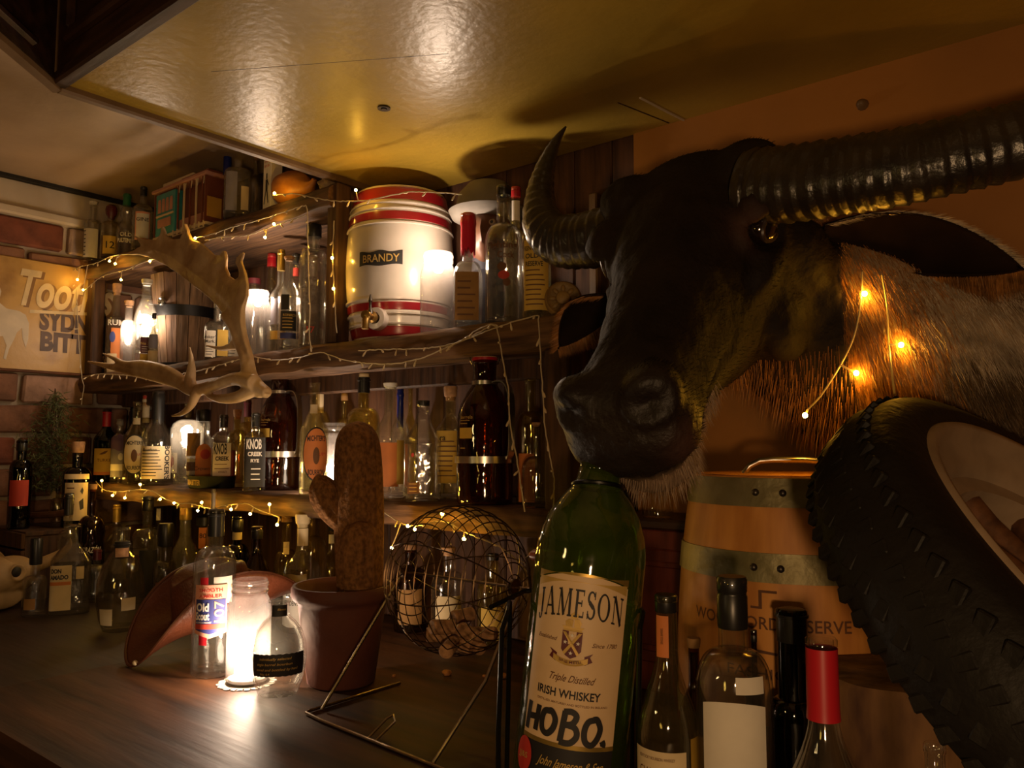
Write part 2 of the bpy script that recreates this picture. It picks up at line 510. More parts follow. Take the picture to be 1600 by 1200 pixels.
def make_bottle(name, label, base, H, R, gl='clear', prof=None, cap=None, labels=(), sec=None, yaw=0.0, group=None, liquid=None, cat='bottle', seg=32, lean=None, neck=None, marks=(), glow=None):
    """base: world point of the foot; parts: glass, stopper, label (> lettering), liquid"""
    prof = prof or profile()
    base = Vector(base)
    face = math.atan2(-base.y, -base.x) + yaw          # towards the viewer, turned by yaw
    t = thing(name, label, cat, base, face, group, rot=(lean[0], lean[1], face) if lean else None)
    if sec:
        f0 = sec
        secf = f0
    else: secf = None
    mb = MB().lathe([(r * R, h * H) for r, h in prof], seg, None, secf, True, False)
    wall_ = min(.0032, R * .10)
    inner = [(max(r * R - wall_, R * .02), h * H + (.010 if h < .03 else 0)) for r, h in prof if h > .004 and h < .995]
    mb.lathe([(.001, .011)] + inner, seg, None, secf, False, False)      # inner face of the glass wall
    mb.build('glass', G[gl], t, angle=50, fix=False)
    def surf(u, z, eps):
        h = max(0.0, min(1.0, z / H))
        r = r_at(prof, h) * R
        if sec and sec(0.0) < 2:
            a = math.atan2(u, r * sec(0.0))
            q = r * sec(a)
        else:
            a = u / max(r, 1e-4); q = r
        return ((q + eps) * math.cos(a), (q + eps) * math.sin(a), z)
    if liquid:
        gname, hl = liquid
        pr = [(r * R * .95, max(h * H, H * .012)) for r, h in prof if h <= hl and h >= .004]
        pr.append((r_at(prof, hl) * R * .95, hl * H))
        MB().lathe(pr, seg, None, secf, True, True).build('liquid', G[gname], t)
    if cap:
        kind, h0, h1, cm = cap
        rr = prof[-4][0] * R
        cap_mesh(kind, rr, h0 * H, h1 * H).build('stopper' if kind in ('cork', 'ball', 'flip') else 'cap', P[cm], t, angle=35)
    for lb in labels:
        z0, z1, wd, mt = lb[0] * H, lb[1] * H, lb[2] * R, P[lb[3]]
        opt = lb[4] if len(lb) > 4 else {}
        uc = opt.get('u', 0) * R
        lo = patch_on(surf, uc - wd, uc + wd, z0, z1, mt, t, name=opt.get('name', 'label'), shape=opt.get('shape', 'rect'), cut=opt.get('cut', 0) * H, eps=opt.get('eps', .0006), nu=opt.get('nu', 14))
        for tx in opt.get('text', ()):
            s, u, h, ch, ink = tx[:5]
            o2 = tx[5] if len(tx) > 5 else {}
            kw = {k: v for k, v in o2.items() if k in ('bold', 'slant', 'rot', 'space')}
            if 'w' in o2: kw['width'] = o2['w'] * R
            if 'arch' in o2: kw['arch'] = o2['arch'] / R
            text_on(surf, s, uc + u * R, h * H, ch * H, P[ink], lo, eps=max(.0012, opt.get('eps', .0006) + .0006), **kw)
        for pl in opt.get('poly', ()):
            pts, ink = pl
            flat_poly(surf, [(uc + a * R, b * H) for a, b in pts], P[ink], lo, eps=opt.get('eps', .0006) + .0008)
        if opt.get('lines'):
            u0, u1, h0, h1, n, ink = opt['lines']
            for i in range(n):
                h = h1 + (h0 - h1) * i / max(n - 1, 1)
                jit = random.uniform(.72, 1)
                patch_on(surf, uc + u0 * R, uc + (u0 + (u1 - u0) * jit) * R, h * H, h * H + max(.0009, (h1 - h0) * H / n * .3), P[ink], lo, name='print_line', eps=max(.0011, opt.get('eps', .0006) + .0005), nu=6, nz=1)
    for tx in marks:
        s, u, h, ch, ink = tx[:5]
        o2 = tx[5] if len(tx) > 5 else {}
        kw = {k: v for k, v in o2.items() if k in ('bold', 'slant', 'rot', 'space')}
        if 'w' in o2: kw['width'] = o2['w'] * R
        if 'arch' in o2: kw['arch'] = o2['arch'] / R
        text_on(surf, s, u * R, h * H, ch * H, P[ink], t, **kw)
    t['_H'] = H; t['_R'] = R
    del t['_H']; del t['_R']
    return t, surf, H, R

def bottle(name, label, px, ptop, pw, Y, zb, **kw):
    """bottle seen in column px, top at row ptop, pw pixels wide, standing on height zb in depth plane Y"""
    p, d = spotY(px, Y, zb)
    dr = ray(px, ptop)
    top = CAM + dr * (p.y / dr.y)
    H = top.z - zb
    R = pw / 2 * d / F
    s = kw.get('sec')
    return make_bottle(name, label, p, H, R, **kw)

# ------------------------------------------------------------------ the setting
ZL, ZM, ZU = ZC - .108, ZC + .236, ZC + .604       # tops of the three shelves
CT = ZC - .41                                       # bar top
ZB = ZC + .63                                       # underside of the dropped ceiling box
ZK = ZC + .845                                      # ceiling over the left bay
YF, YW = 1.13, 1.37                                 # shelf front, wall
XL = -2.75                                          # brick end wall

m_paint = mat('brown_gloss_paint', (.42, .27, .035), .33, var=.35, scale=3.0, bump=.25, bscale=60, spec=.6)
m_ceil = mat('cream_brown_paint', (.50, .36, .23), .55, var=.35, scale=2.2, bump=.3, bscale=40)
m_wall = mat('rust_wall_paint', (.40, .165, .03), .62, var=.3, scale=2.5, bump=.25, bscale=30)
m_dwood = wood('dark_carved_wood', (.055, .022, .010), (.022, .009, .005), .45, 5, (1, 9, 9), .3, spec=.5)
m_shelf = wood('rough_shelf_wood', (.15, .075, .032), (.045, .020, .009), .75, 7, (1, 10, 10), .9)
m_post = wood('dark_post_wood', (.085, .038, .016), (.03, .013, .006), .7, 7, (10, 10, 1), .6)
m_bar = wood('bar_top_wood', (.075, .028, .009), (.018, .007, .003), .58, 3.4, (.7, 7, 7), .5, spec=.22)
m_trim = wood('trim_wood', (.20, .12, .055), (.09, .048, .02), .5, 6, (1, 1, 1), .2)
m_beam = mat('white_beam_paint', (.62, .52, .40), .6, var=.2, scale=5, bump=.2, bscale=30)
m_mortar = mat('mortar', (.46, .37, .28), .9, var=.4, scale=14, bump=.7, bscale=60)

def struct(name, mb, m, parent=None, **kw):
    o = mb.build(name, m, parent, **kw)
    if not parent: o['kind'] = 'structure'
    return o

struct('floor', MB().box((-4, -3, -.02), (2.5, 2, 0)), mat('floor_boards', (.05, .025, .012), .6, var=.4, scale=4), smooth=False)
# wall behind the buffalo head, and the darker boarded strip beside the shelves
struct('wall_right', MB().box((-.795, YW, 0), (2.2, YW + .1, 3)), m_wall, smooth=False)
struct('wall_back', MB().box((XL - .1, YW + .03, 0), (-.795, YW + .13, 3)), mat('dark_back_boards', (.045, .02, .010), .8, var=.5, scale=5, stretch=(14, 1, 1), bump=.3), smooth=False)
# vertical boards on the back wall behind the bottles
wb = bpy.data.objects['wall_back']
bme = MB().box((-.046, -.006, 0), (.046, .006, 1.35), bev=.003).mesh('back_board')
m_bb = wood('back_board_wood', (.10, .042, .018), (.035, .014, .007), .7, 6, (10, 10, 1), .5)
bme.materials.append(m_bb)
k = 0
x = XL + .05
while x < -.80:
    o = bpy.data.objects.new('back_board', bme); C.objects.link(o); o.parent = wb
    o.location = (x, YW + .022, 1.0); x += .0945
# hook and nail marks on the rust wall
p = onY(1348, 164, YW); MB().lathe([(.010, 0), (.008, .008), (.004, .014), (.001, .015)], 10, Matrix.Translation(p) @ Matrix.Rotation(PI / 2, 4, 'X')).build('wall_plug', m_trim, bpy.data.objects['wall_right'])
# thin batten where wall and boards meet
struct('trim_1', MB().box((-.905, YW - .0, 1.2), (-.885, YW + .03, 1.95), bev=.003), m_trim, smooth=False)

# brick end wall with separate bricks
wl = struct('wall_left', MB().box((XL - .12, -1.2, 0), (XL - .012, YW + .1, 3)), m_mortar, smooth=False)
m_br = [mat('brick_%s' % n, c, .85, var=.45, scale=18, bump=.8, bscale=50) for n, c in
        (('red', (.22, .065, .035)), ('dusty', (.38, .22, .15)), ('brown', (.22, .10, .055)), ('pale', (.44, .30, .22)))]
bricks = []
for v in range(4):
    rr = random.Random(v)
    bm = bmesh.new()
    bmesh.ops.create_cube(bm, size=1)
    for q in bm.verts: q.co = Vector((q.co.x * .03, q.co.y * .212 + rr.uniform(-.004, .004), q.co.z * .086 + rr.uniform(-.004, .004)))
    bmesh.ops.bevel(bm, geom=bm.edges[:], offset=.006, segments=1, affect='EDGES')
    me = bpy.data.meshes.new('brick'); bm.to_mesh(me); bm.free()
    me.materials.append(m_br[v]); bricks.append(me)
z0 = ZC + .236 - .098 * 6
for r in range(12):
    z = z0 + .098 * r + .049
    for c in range(7):
        y = 1.42 - c * .228 - (.114 if r % 2 else 0)
        if y < -.15: continue
        pick = (0 if (r, c) in ((10, 2), (11, 1)) else random.choice((1, 2, 3) if r > 8 else (1, 2, 2, 0)))
        o = bpy.data.objects.new('brick', bricks[pick]); C.objects.link(o); o.parent = wl
        o.location = (XL - .006 + random.uniform(-.004, .003), y, z); o.rotation_euler = (random.uniform(-.02, .02), 0, 0)

# painted beam on top of the brick wall, dark gap, ceiling
struct('trim_2', MB().box((XL - .05, -1.2, ZC + .725), (XL + .012, YW, ZC + .835), bev=.004).box((XL - .05, -1.2, ZC + .722), (XL + .03, YW, ZC + .752), bev=.006), m_beam, smooth=False)
struct('ceiling', MB().box((XL - .3, -1.6, ZK), (-1.30, YW + .1, ZK + .05)), m_ceil, smooth=False)
struct('trim_3', MB().box((XL - .02, -1.2, ZC + .834), (XL + .03, YW, ZK + .001)), P['blackmat'], smooth=False)
# upper ceiling of the room beyond the dropped box
struct('ceiling_room', MB().box((-1.30, -3, 2.75), (2.4, .6, 2.8)), m_ceil, smooth=False)

# dropped ceiling box: underside, front panels, mouldings
A = Vector((-1.46, .558, ZB)); D = Vector((-1.357, .442, ZB))
dirD = (D - A).normalized()
E = A + dirD * .6
struct('ceiling_box', MB().box((-1.46, .556, ZB), (2.3, YW + .005, ZB + .7), bev=.002), m_paint, smooth=False)
bulk = bpy.data.objects['ceiling_box']
# a narrower bright strip shows where a filler batten meets the wall
q0, q1 = onZ(1000, 152, ZB), onZ(1072, 189, ZB)
MB().tube([q0 + Vector((0, 0, -.001)), q1 + Vector((0, 0, -.001))], .0022, 6).build('filler_batten', m_beam, bulk)
q0, q1 = onZ(965, 160, ZB), onZ(1045, 192, ZB)
MB().tube([q0, q1], .0014, 6).build('ceiling_joint', m_dwood, bulk)
# long joint line across the underside
q0, q1 = onZ(330, 112, ZB), onZ(700, 84, ZB)
MB().tube([q0 + Vector((0, 0, .0006)), q1 + Vector((0, 0, .0006))], .0010, 5).build('ceiling_joint', m_dwood, bulk)
p = onZ(600, 168, ZB); MB().lathe([(.012, -.003), (.012, 0)], 14, Matrix.Translation(p)).lathe([(.006, -.005), (.006, 0)], 10, Matrix.Translation(p)).build('ceiling_plug', P['dmetal'], bulk)

fr = struct('trim_4', MB().box((A.x, .538, ZB - .002), (2.3, .557, ZB + .62), bev=.002), m_dwood, smooth=False)
# raised frame and carved ornament on the front panel
fx = A.x + .07
for (x0, x1, za, zb2) in ((fx, fx + .40, .045, .065), (fx, fx + .40, .40, .42), (fx, fx + .02, .065, .40), (fx + .38, fx + .40, .065, .40)):
    MB().box((x0, .524, ZB + za), (x1, .540, ZB + zb2), bev=.004).build('panel_moulding', m_dwood, fr, smooth=False)
mb = MB()
for i in range(9):
    pts = [(fx + .06 + i * .035 + .016 * math.cos(t * .55) * (1 - t / 16), .532, ZB + .16 + .02 * i % .05 + .045 * math.sin(t * .55) * (1 - t / 16) + t * .006) for t in range(14)]
    mb.tube(pts, [.007 * (1 - t / 18) for t in range(14)], 6)
mb.build('carved_ornament', m_trim, fr)
# diagonal panel running from the box corner towards the room
nrm = Vector((-dirD.y, dirD.x, 0))
def slab(a, b, z0, z1, th):
    n = Vector((-(b - a).y, (b - a).x, 0)).normalized() * th
    vs = [(a.x, a.y, z0), (b.x, b.y, z0), (b.x, b.y, z1), (a.x, a.y, z1)]
    vs2 = [(v[0] + n.x, v[1] + n.y, v[2]) for v in vs]
    return vs + vs2, [(0, 1, 2, 3), (7, 6, 5, 4), (0, 4, 5, 1), (1, 5, 6, 2), (2, 6, 7, 3), (3, 7, 4, 0)]
dg = MB().add(*slab(A, E, ZB - .002, ZB + .62, -.012)); d_o = struct('trim_5', dg, m_dwood, smooth=False)
q = A + dirD * .10
MB().tube([q + Vector((0, 0, .03)), q + Vector((0, 0, .03)) + dirD * .3, ], .008, 6).build('panel_moulding', m_dwood, d_o)
MB().tube([A + Vector((.012, -.022, .0)), A + Vector((.012, -.022, .6))], .010, 8).build('corner_bead', m_trim, d_o)
# edge mouldings along the underside
struct('trim_6', MB().box((A.x - .012, A.y - .01, ZB - .013), (A.x + .010, YW, ZB + .012), bev=.004).box((A.x - .018, A.y - .01, ZB + .008), (A.x + .003, YW, ZB + .03), bev=.003), m_trim, smooth=False)
struct('trim_7', MB().box((A.x, .534, ZB - .008), (2.2, .560, ZB + .014), bev=.004), m_dwood, smooth=False)
struct('trim_8', MB().add(*slab(A, E, ZB - .012, ZB + .012, -.018)), m_trim, smooth=False)

# ------------------------------------------------------------------ shelves and bar top
def live_board(x0, x1, yf, yb, ztop, th, seed, wob=.014, n=70):
    """thick rough board with an uneven front edge"""
    vs = []; fs = []
    for i in range(n + 1):
        x = x0 + (x1 - x0) * i / n
        a = mnoise.noise(Vector((x * 4.5, seed, 0))); b = mnoise.noise(Vector((x * 14, seed + 3, 0))); c = mnoise.noise(Vector((x * 7, seed + 9, 0)))
        f = yf - wob * a - .004 * b
        t = ztop + .004 * c
        ring = [(x, yb, ztop), (x, f + .012, t), (x, f, t - .010 - .006 * b), (x, f - .004 + .006 * c, t - th * .55), (x, f + .006 * a + .004, t - th + .008 * c), (x, f + .018, t - th - .002), (x, yb, ztop - th)]
        vs += ring
    m = 7
    for i in range(n):
        for k in range(m):
            k2 = (k + 1) % m
            fs.append((i * m + k, i * m + k2, (i + 1) * m + k2, (i + 1) * m + k))
    fs.append(tuple(range(m))); fs.append(tuple(n * m + k for k in range(m - 1, -1, -1)))
    return MB().add(vs, fs)

XR = -.80
live_board(XL + .03, -1.455, YF, YW + .015, ZU, .052, 1.0).build('shelf_board', m_shelf, label='top rough-edged wooden shelf board carrying the model cable car', cat='shelf')
o = thing('shelf_board', 'middle rough-edged wooden shelf board under the striped brandy barrel', 'shelf', (0, 0, 0))
live_board(XL + .03, XR, YF, YW + .015, ZM, .056, 4.0).build('plank', m_shelf, o)
MB().box((XL + .05, YF + .125, ZM - .100), (XR - .06, YF + .150, ZM - .054), bev=.004).build('support_rail', m_post, o, smooth=False)
live_board(XL + .05, XR, YF, YW + .015, ZL, .050, 8.0).build('shelf_board', m_shelf, label='bottom rough-edged wooden shelf board with fairy lights under its edge', cat='shelf')
# uprights
for nm, x0, x1, y0, y1, z0, z1, lb in (
        ('shelf_post', XL + .03, XL + .075, YF + .01, YF + .05, ZM, ZU - .05, 'dark wooden shelf post beside the painted beer sign'),
        ('shelf_post', -1.478, -1.440, YF + .012, YF + .055, ZM, ZB - .02, 'dark wooden shelf post left of the striped brandy barrel'),
        ('shelf_post', XR - .055, XR, YF + .015, YF + .10, CT, ZM - .058, 'dark wooden end post of the shelves beside the buffalo muzzle')):
    MB().box((x0, y0, z0), (x1, y1, z1), bev=.004).build(nm, m_post, label=lb, cat='post', smooth=False)
MB().box((XR - .03, YF + .10, CT), (XR, YW + .02, ZM - .06), bev=.003).build('end_panel', m_post, label='dark wooden end panel closing the right side of the lower shelves', cat='panel', smooth=False)

# bar top: raised board on the right, darker ledge on the left
XB = -1.578
bar = thing('bar_top', 'worn dark wooden bar top with rounded front edge', 'counter', (0, 0, 0))
YB0 = .455
nb = 1
for i in range(nb):
    y0 = YB0 + (YW - YB0) * i / nb; y1 = YB0 + (YW - YB0) * (i + 1) / nb
    MB().box((XB, y0 + .0004, CT - .045), (.03, y1 - .0004, CT), bev=.0012 if i else .008).build('plank', m_bar, bar, smooth=False)
MB().box((XB + .03, YB0 + .06, 0), (.0, YW - .01, CT - .045)).build('base', m_dwood, bar, smooth=False)
ledge = thing('back_counter', 'dark lower counter in the far corner carrying empty bottles', 'counter', (0, 0, 0))
MB().box((XL, .30, CT - .06), (XB - .002, YW, CT - .012), bev=.003).build('counter_board', wood('dark_counter_wood', (.032, .012, .006), (.012, .005, .003), .55, 4, (1, 8, 8), .4), ledge, smooth=False)
MB().box((XL, .4, 0), (XB - .03, YW, CT - .06)).build('base', m_dwood, ledge, smooth=False)

# ledge cabinet beside the shelves
cab = thing('wall_cabinet', 'small reddish wooden cabinet behind the green bottle', 'cabinet', (-.62, 1.28, CT))
zt = ZL - .012 - CT
MB().box((-.165, -.07, zt - .018), (.05, .085, zt), bev=.004).build('top_board', m_dwood, cab, smooth=False)
m_redw = wood('red_stained_wood', (.17, .035, .018), (.075, .014, .008), .45, 6, (8, 8, 1), .2)
MB().box((-.155, -.055, 0), (.045, .085, zt - .018), bev=.003).build('body', m_redw, cab, smooth=False)
dr = MB().box((-.14, -.062, .05), (.035, -.054, zt - .05), bev=.003).build('door', m_redw, cab, smooth=False)
for a, b in (((-.11, -.067, .08), (-.10, -.06, zt - .08)), ((0, -.067, .08), (.01, -.06, zt - .08)), ((-.11, -.067, .07), (.01, -.06, .08)), ((-.11, -.067, zt - .08), (.01, -.06, zt - .07))):
    MB().box(a, b, bev=.002).build('moulding', m_redw, dr, smooth=False)

# ------------------------------------------------------------------ beer sign on the bricks
sg = thing('beer_sign', 'weathered ochre painted beer sign with cream lettering and white horse on bricks', 'sign', (XL + .006, 0, 0))
sz0 = ZC + .238; sz1 = onX(60, 407, XL + .02).z
m_sign = mat('rusty_ochre_enamel', (.46, .27, .075), .42, var=0, scale=7, bump=.35, col2=(.20, .085, .02), lo=.28, hi=.52, bscale=40)
MB().box((0, .25, sz0), (.012, 1.165, sz1), bev=.003).build('sign_board', m_sign, sg, smooth=False)
MB().tube([(.013, .25, sz0), (.013, 1.165, sz0)], .005, 6).build('sign_edge', mat('rust', (.12, .04, .012), .8, var=.4, scale=20), sg)
def ssurf(u, z, eps):      # u runs to the right as seen = +Y
    return (.0122 + eps, u, z)
def sp(px, py):
    q = onX(px, py, XL + .018); return q.y, q.z
def sline(s, x0, x1, yb, yt, ink, **kw):
    (a, za), (b, zb_) = sp(x0, yb), sp(x1, yb)
    hgt = sp((x0 + x1) / 2, yt)[1] - sp((x0 + x1) / 2, yb)[1]
    text_on(ssurf, s, (a + b) / 2, (za + zb_) / 2 + hgt / 2, hgt, ink, sg, width=abs(b - a), **kw)
m_sc = mat('cream_sign_paint', (.66, .50, .28), .5, var=.3, scale=18); m_sd = mat('dark_sign_paint', (.10, .05, .03), .55, var=.4, scale=25); m_sh = mat('sign_shadow_paint', (.19, .09, .025), .55)
sline("Tooth's", 24, 176, 485, 432, m_sh, bold=.035, slant=.18, eps=.0006)
sline("Tooth's", 20, 172, 483, 430, m_sc, bold=.025, slant=.18, eps=.0014)
sline('SYDNEY', 61, 172, 519, 491, m_sd, bold=.05)
sline('BITTER', 62, 172, 551, 524, m_sd, bold=.05)
a = sp(46, 486); b = sp(150, 491)
flat_poly(ssurf, [(a[0], a[1] - .006), (b[0], b[1] - .006), (b[0], b[1] + .004), (a[0], a[1] + .004)], m_sc, sg, 'underline')
hs = [(-14, 432), (-4, 440), (2, 455), (-2, 472), (10, 482), (30, 486), (40, 492), (45, 505), (44, 530), (40, 543), (35, 528), (34, 512), (26, 520), (22, 530), (14, 545), (9, 562), (5, 560), (10, 540), (4, 525), (-20, 528), (-34, 535), (-30, 560), (-38, 560), (-44, 525), (-46, 500), (-34, 470), (-30, 440)]
flat_poly(ssurf, [sp(*q) for q in hs], mat('horse_paint', (.60, .50, .38), .55, var=.2, scale=16), sg, 'horse_picture', eps=.0009)

# ------------------------------------------------------------------ jars with lights inside
WARM = (1.0, .77, .58)
def jar(label, pos, H, R, lit='top', power=1.2, col=WARM, gl='lit', group='lit mason jars'):
    t = thing('lit_jar', label, 'jar light', pos, 0, group)
    pr = [(.02, .012), (.8, 0), (.95, .01), (1, .05), (1, .70), (.97, .76), (.86, .82), (.80, .845), (.80, .87), (.84, .875), (.84, .90), (.80, .905), (.80, .93), (.85, .935), (.85, .965), (.80, .97), (.80, .99), (.78, 1.0)]
    MB().lathe([(r * R, h * H) for r, h in pr], 36, None, None, True, False).build('glass', G[gl], t, angle=60)
    MB().tube([(R * .83 * math.cos(a * PI / 12), R * .83 * math.sin(a * PI / 12), H * (.885 + .004 * a / 24)) for a in range(25)], R * .03, 5).build('screw_thread', G['thick'], t)
    e = emis('jar_glow', col, 26)
    if lit == 'top':
        MB().lathe([(.001, H * .86), (R * .26, H * .85), (R * .30, H * .80), (R * .2, H * .76), (.001, H * .75)], 20).build('light_bulb', e, t)
        lz = .895
    else:
        MB().lathe([(R * .55, H * .055), (R * .62, H * .10), (R * .55, H * .20), (R * .30, H * .27), (.001, H * .29)], 24).build('candle_glow', emis('candle_glow', col, 9.0), t)
        MB().lathe([(.001, H * .012), (R * .88, H * .014), (R * .9, H * .045), (.001, H * .05)], 24).build('candle_wax', mat('candle_wax', (.8, .74, .62), .5), t)
        lz = .36
    l = bpy.data.lights.new('jar_lamp', 'POINT'); l.color = col; l.energy = power; l.shadow_soft_size = R * .3
    lo = bpy.data.objects.new('jar_lamp', l); C.objects.link(lo); lo.parent = t; lo.location = (0, 0, H * lz)
    return t

def jar_px(label, px, ptop, pw, Y, zb, **kw):
    p, d = spotY(px, Y, zb); dr = ray(px, ptop); top = CAM + dr * (p.y / dr.y)
    return jar(label, p, top.z - zb, pw / 2 * d / F, **kw)

jar_px('lit mason jar on the middle shelf behind the antler', 401, 455, 40, 1.16, ZM, power=2.2)
jar_px('lit mason jar with bright rim in front of the striped brandy barrel', 684, 396, 56, 1.175, ZM, power=2.4)
jar_px('lit glass jar half hidden behind the cactus on the bottom shelf', 520, 661, 44, 1.235, ZL, lit='low', power=2.4, gl='glow')
pj = onZ(383, 1068, CT)
dj = proj(pj)[2]
jar('brightly lit candle jar on a doily on the bar top', (pj.x, pj.y + .005, CT + .003), .176, .0365 * dj / 1.36, lit='low', power=4.4, gl='glow')
# doily
dl = thing('doily', 'lacy white paper doily under the bright candle jar', 'doily', (pj.x, pj.y + .003, CT + .0005))
mb = MB(); vs = []; fs = []
n = 96
for i in range(n):
    a = 2 * PI * i / n
    for r in (.02, .040, .046 + .0045 * abs(math.sin(a * 8))):
        vs.append((r * math.cos(a), r * math.sin(a), .0012))
for i in range(n):
    j = (i + 1) % n
    fs.append((i * 3, j * 3, j * 3 + 1, i * 3 + 1))
    if i % 4 != 1: fs.append((i * 3 + 1, j * 3 + 1, j * 3 + 2, i * 3 + 2))
mb.add(vs, fs).build('paper', P['white'], dl, smooth=False)

def lit_bottle(label, px, ptop, pw, Y, zb, prof, power, glow, **kw):
    """bottle with a lamp inside: glow = (h0, h1, r) fractions"""
    t, surf, H, R = bottle('lit_bottle', label, px, ptop, pw, Y, zb, prof=prof, group='bottles with a light inside', **kw)
    h0, h1, r = glow
    MB().lathe([(.001, h0 * H), (r * R * .8, h0 * H + .002), (r * R, (h0 * .6 + h1 * .4) * H), (r * R * .7, h1 * H * .99), (.001, h1 * H)], 18).build('light_core', emis('bottle_glow', WARM, 26), t)
    l = bpy.data.lights.new('bottle_lamp', 'POINT'); l.color = WARM; l.energy = power; l.shadow_soft_size = R * .4
    lo = bpy.data.objects.new('bottle_lamp', l); C.objects.link(lo); lo.parent = t; lo.location = (0, 0, h1 * H + .012)
    return t

# ------------------------------------------------------------------ top shelf
pr_std = profile()
pr_tall = profile(.60, .74, .30, 'round')
pr_wine = profile(.56, .78, .32, 's')
pr_slope = profile(.50, .80, .30, 'slope')
pr_slim = profile(.66, .80, .36, 'round')
pr_squat = profile(.62, .80, .40, 'round')
pr_round = [(.02, .012), (.55, 0), (.68, .01), (.86, .12), (.98, .26), (1.0, .36), (.95, .50), (.80, .62), (.55, .72), (.36, .765), (.30, .80), (.30, .96), (.34, .965), (.34, .99), (.30, 1.0)]
pr_bulb = profile(.50, .66, .40, 'round', rtop=.30)
BT = 'empty bottles'
def B(name, label, *a, group=None, **kw):
    return bottle(name, label, *a, group=group, **kw)
g1 = 'bottles on the top shelf'
B('whiskey_bottle', 'clear corked bottle with tall plain white label at left end of top shelf', 142, 317, 24, 1.135, ZU, gl='clear', prof=profile(.60, .70, .42, 'round'), cap=('cork', .955, 1.0, 'white'), labels=[(.06, .53, .95, 'white', dict(u=-.2, lines=(-.85, -.5, .1, .48, 7, 'inkk')))], group=g1)
B('whiskey_bottle', 'greenish squat bottle with dark ball stopper and yellow label on top shelf', 171, 322, 28, 1.165, ZU, gl='straw', prof=profile(.62, .70, .42, 'round'), cap=('ball', .78, 1.0, 'maroon'), labels=[(.1, .42, .8, 'yellowp', dict(text=[('12', 0, .26, .12, 'inkk')]))], group=g1)
B('whiskey_bottle', 'clear bulb-necked bottle with green cap and white etched lettering on top shelf', 195, 305, 29, 1.19, ZU, gl='clear', prof=[(.02, .012), (.9, 0), (1, .03), (1, .42), (.9, .5), (.6, .56), (.5, .6), (.62, .68), (.6, .74), (.4, .8), (.38, .96), (.42, .965), (.42, .99), (.38, 1)], cap=('foil', .82, 1.0, 'green'), marks=[('OLD', 0, .36, .055, 'inkw', dict(bold=.03)), ('PULTENEY', 0, .27, .06, 'inkw', dict(w=1.7, bold=.03))], group=g1)
B('gin_bottle', 'clear round bottle with pink-edged white label beside the model cable car', 221, 294, 30, 1.165, ZU, gl='film', prof=profile(.62, .72, .32, 'round'), cap=('screw', .86, 1.0, 'black'), labels=[(.14, .58, .75, 'pink', dict()), (.17, .55, .62, 'white', dict(eps=.001, text=[('GINE', 0, .46, .055, 'inkk')]))], group=g1)
B('rum_bottle', 'clear bottle with deep blue neck and blue label behind the flat flask', 352, 230, 34, 1.245, ZU, gl='film', prof=profile(.52, .64, .34, 'round'), cap=('foil', .60, 1.0, 'bluecap'), labels=[(.04, .42, 1.1, 'bluep', dict(u=-.2, text=[('L', -.3, .16, .08, 'inkw')]))], group=g1)
B('flask_bottle', 'uncapped clear flat flask with two faded labels on top shelf', 370, 250, 46, 1.165, ZU, gl='film', prof=profile(.70, .84, .26, 'round'), sec=sec_square(4, .9), labels=[(.1, .72, .42, 'greyp', dict(u=-.45)), (.12, .5, .28, 'cream', dict(u=.5))], group=g1)
B('gin_bottle', 'grey-green bottle squeezed between flask and white carton on top shelf', 398, 243, 28, 1.27, ZU, gl='smoke', prof=pr_tall, cap=('cork', .94, 1, 'cork'), group=g1)
p, d = spotY(416, 1.165, ZU)
bx = thing('liquor_carton', 'slim white liquor carton printed with a striding figure on top shelf', 'box', p, 0)
cw, chh = .034, .150
MB().box((-cw / 2, 0, 0), (cw / 2, .034, chh), bev=.001).build('carton', P['white'], bx, smooth=False)
def csurf(u, z, eps): return (u, -eps, z)
text_on(csurf, 'DRY GIN', 0, chh * .80, .006, P['inkr'], bx, width=.022)
text_on(csurf, 'LONDON', 0, chh * .88, .005, P['inkr'], bx, width=.022)
for pts in ([(-.002, .085), (.003, .085), (.003, .100), (-.002, .100)], [(-.004, .055), (.004, .055), (.005, .084), (-.004, .084)], [(-.004, .056), (0, .056), (-.008, .02), (-.011, .02)], [(.0, .056), (.004, .056), (.010, .022), (.007, .02)], [(.004, .078), (.004, .083), (.011, .07), (.010, .066)]):
    flat_poly(csurf, pts, P['inkk'], bx, 'figure_print')
p, d = spotY(462, 1.19, ZU)
gd = thing('gourd', 'orange dried gourd lying at the right end of the top shelf', 'gourd', (p.x, p.y, ZU))
mb = MB()
pts = catmull([(-.066, 0, .043, .012), (-.050, 0, .047, .040), (-.018, 0, .048, .048), (.018, 0, .044, .040), (.045, 0, .040, .024), (.064, 0, .046, .010), (.075, 0, .056, .006)], 4)
mb.tube([q[:3] for q in pts], [q[3] for q in pts], 20, wav=lambda i, a: 1 + .03 * math.cos(6 * a)).build('body', mat('gourd_skin', (.62, .26, .03), .45, var=.5, scale=16, bump=.3, col2=(.28, .09, .015)), gd)
p, d = spotY(514, 1.17, ZU - .005)
st = thing('coral_lump', 'small pale knobbly stone at the end of the top shelf', 'stone', (p.x, p.y, ZU))
bm = bmesh.new(); bmesh.ops.create_icosphere(bm, subdivisions=3, radius=.024)
for v in bm.verts:
    v.co *= 1 + .35 * mnoise.noise(v.co * 70); v.co.z = v.co.z * .75 + .018
me = bpy.data.meshes.new('rock'); bm.to_mesh(me); bm.free()
link('rock', me, mat('pale_stone', (.40, .28, .16), .9, var=.4, scale=50, bump=.5), st)

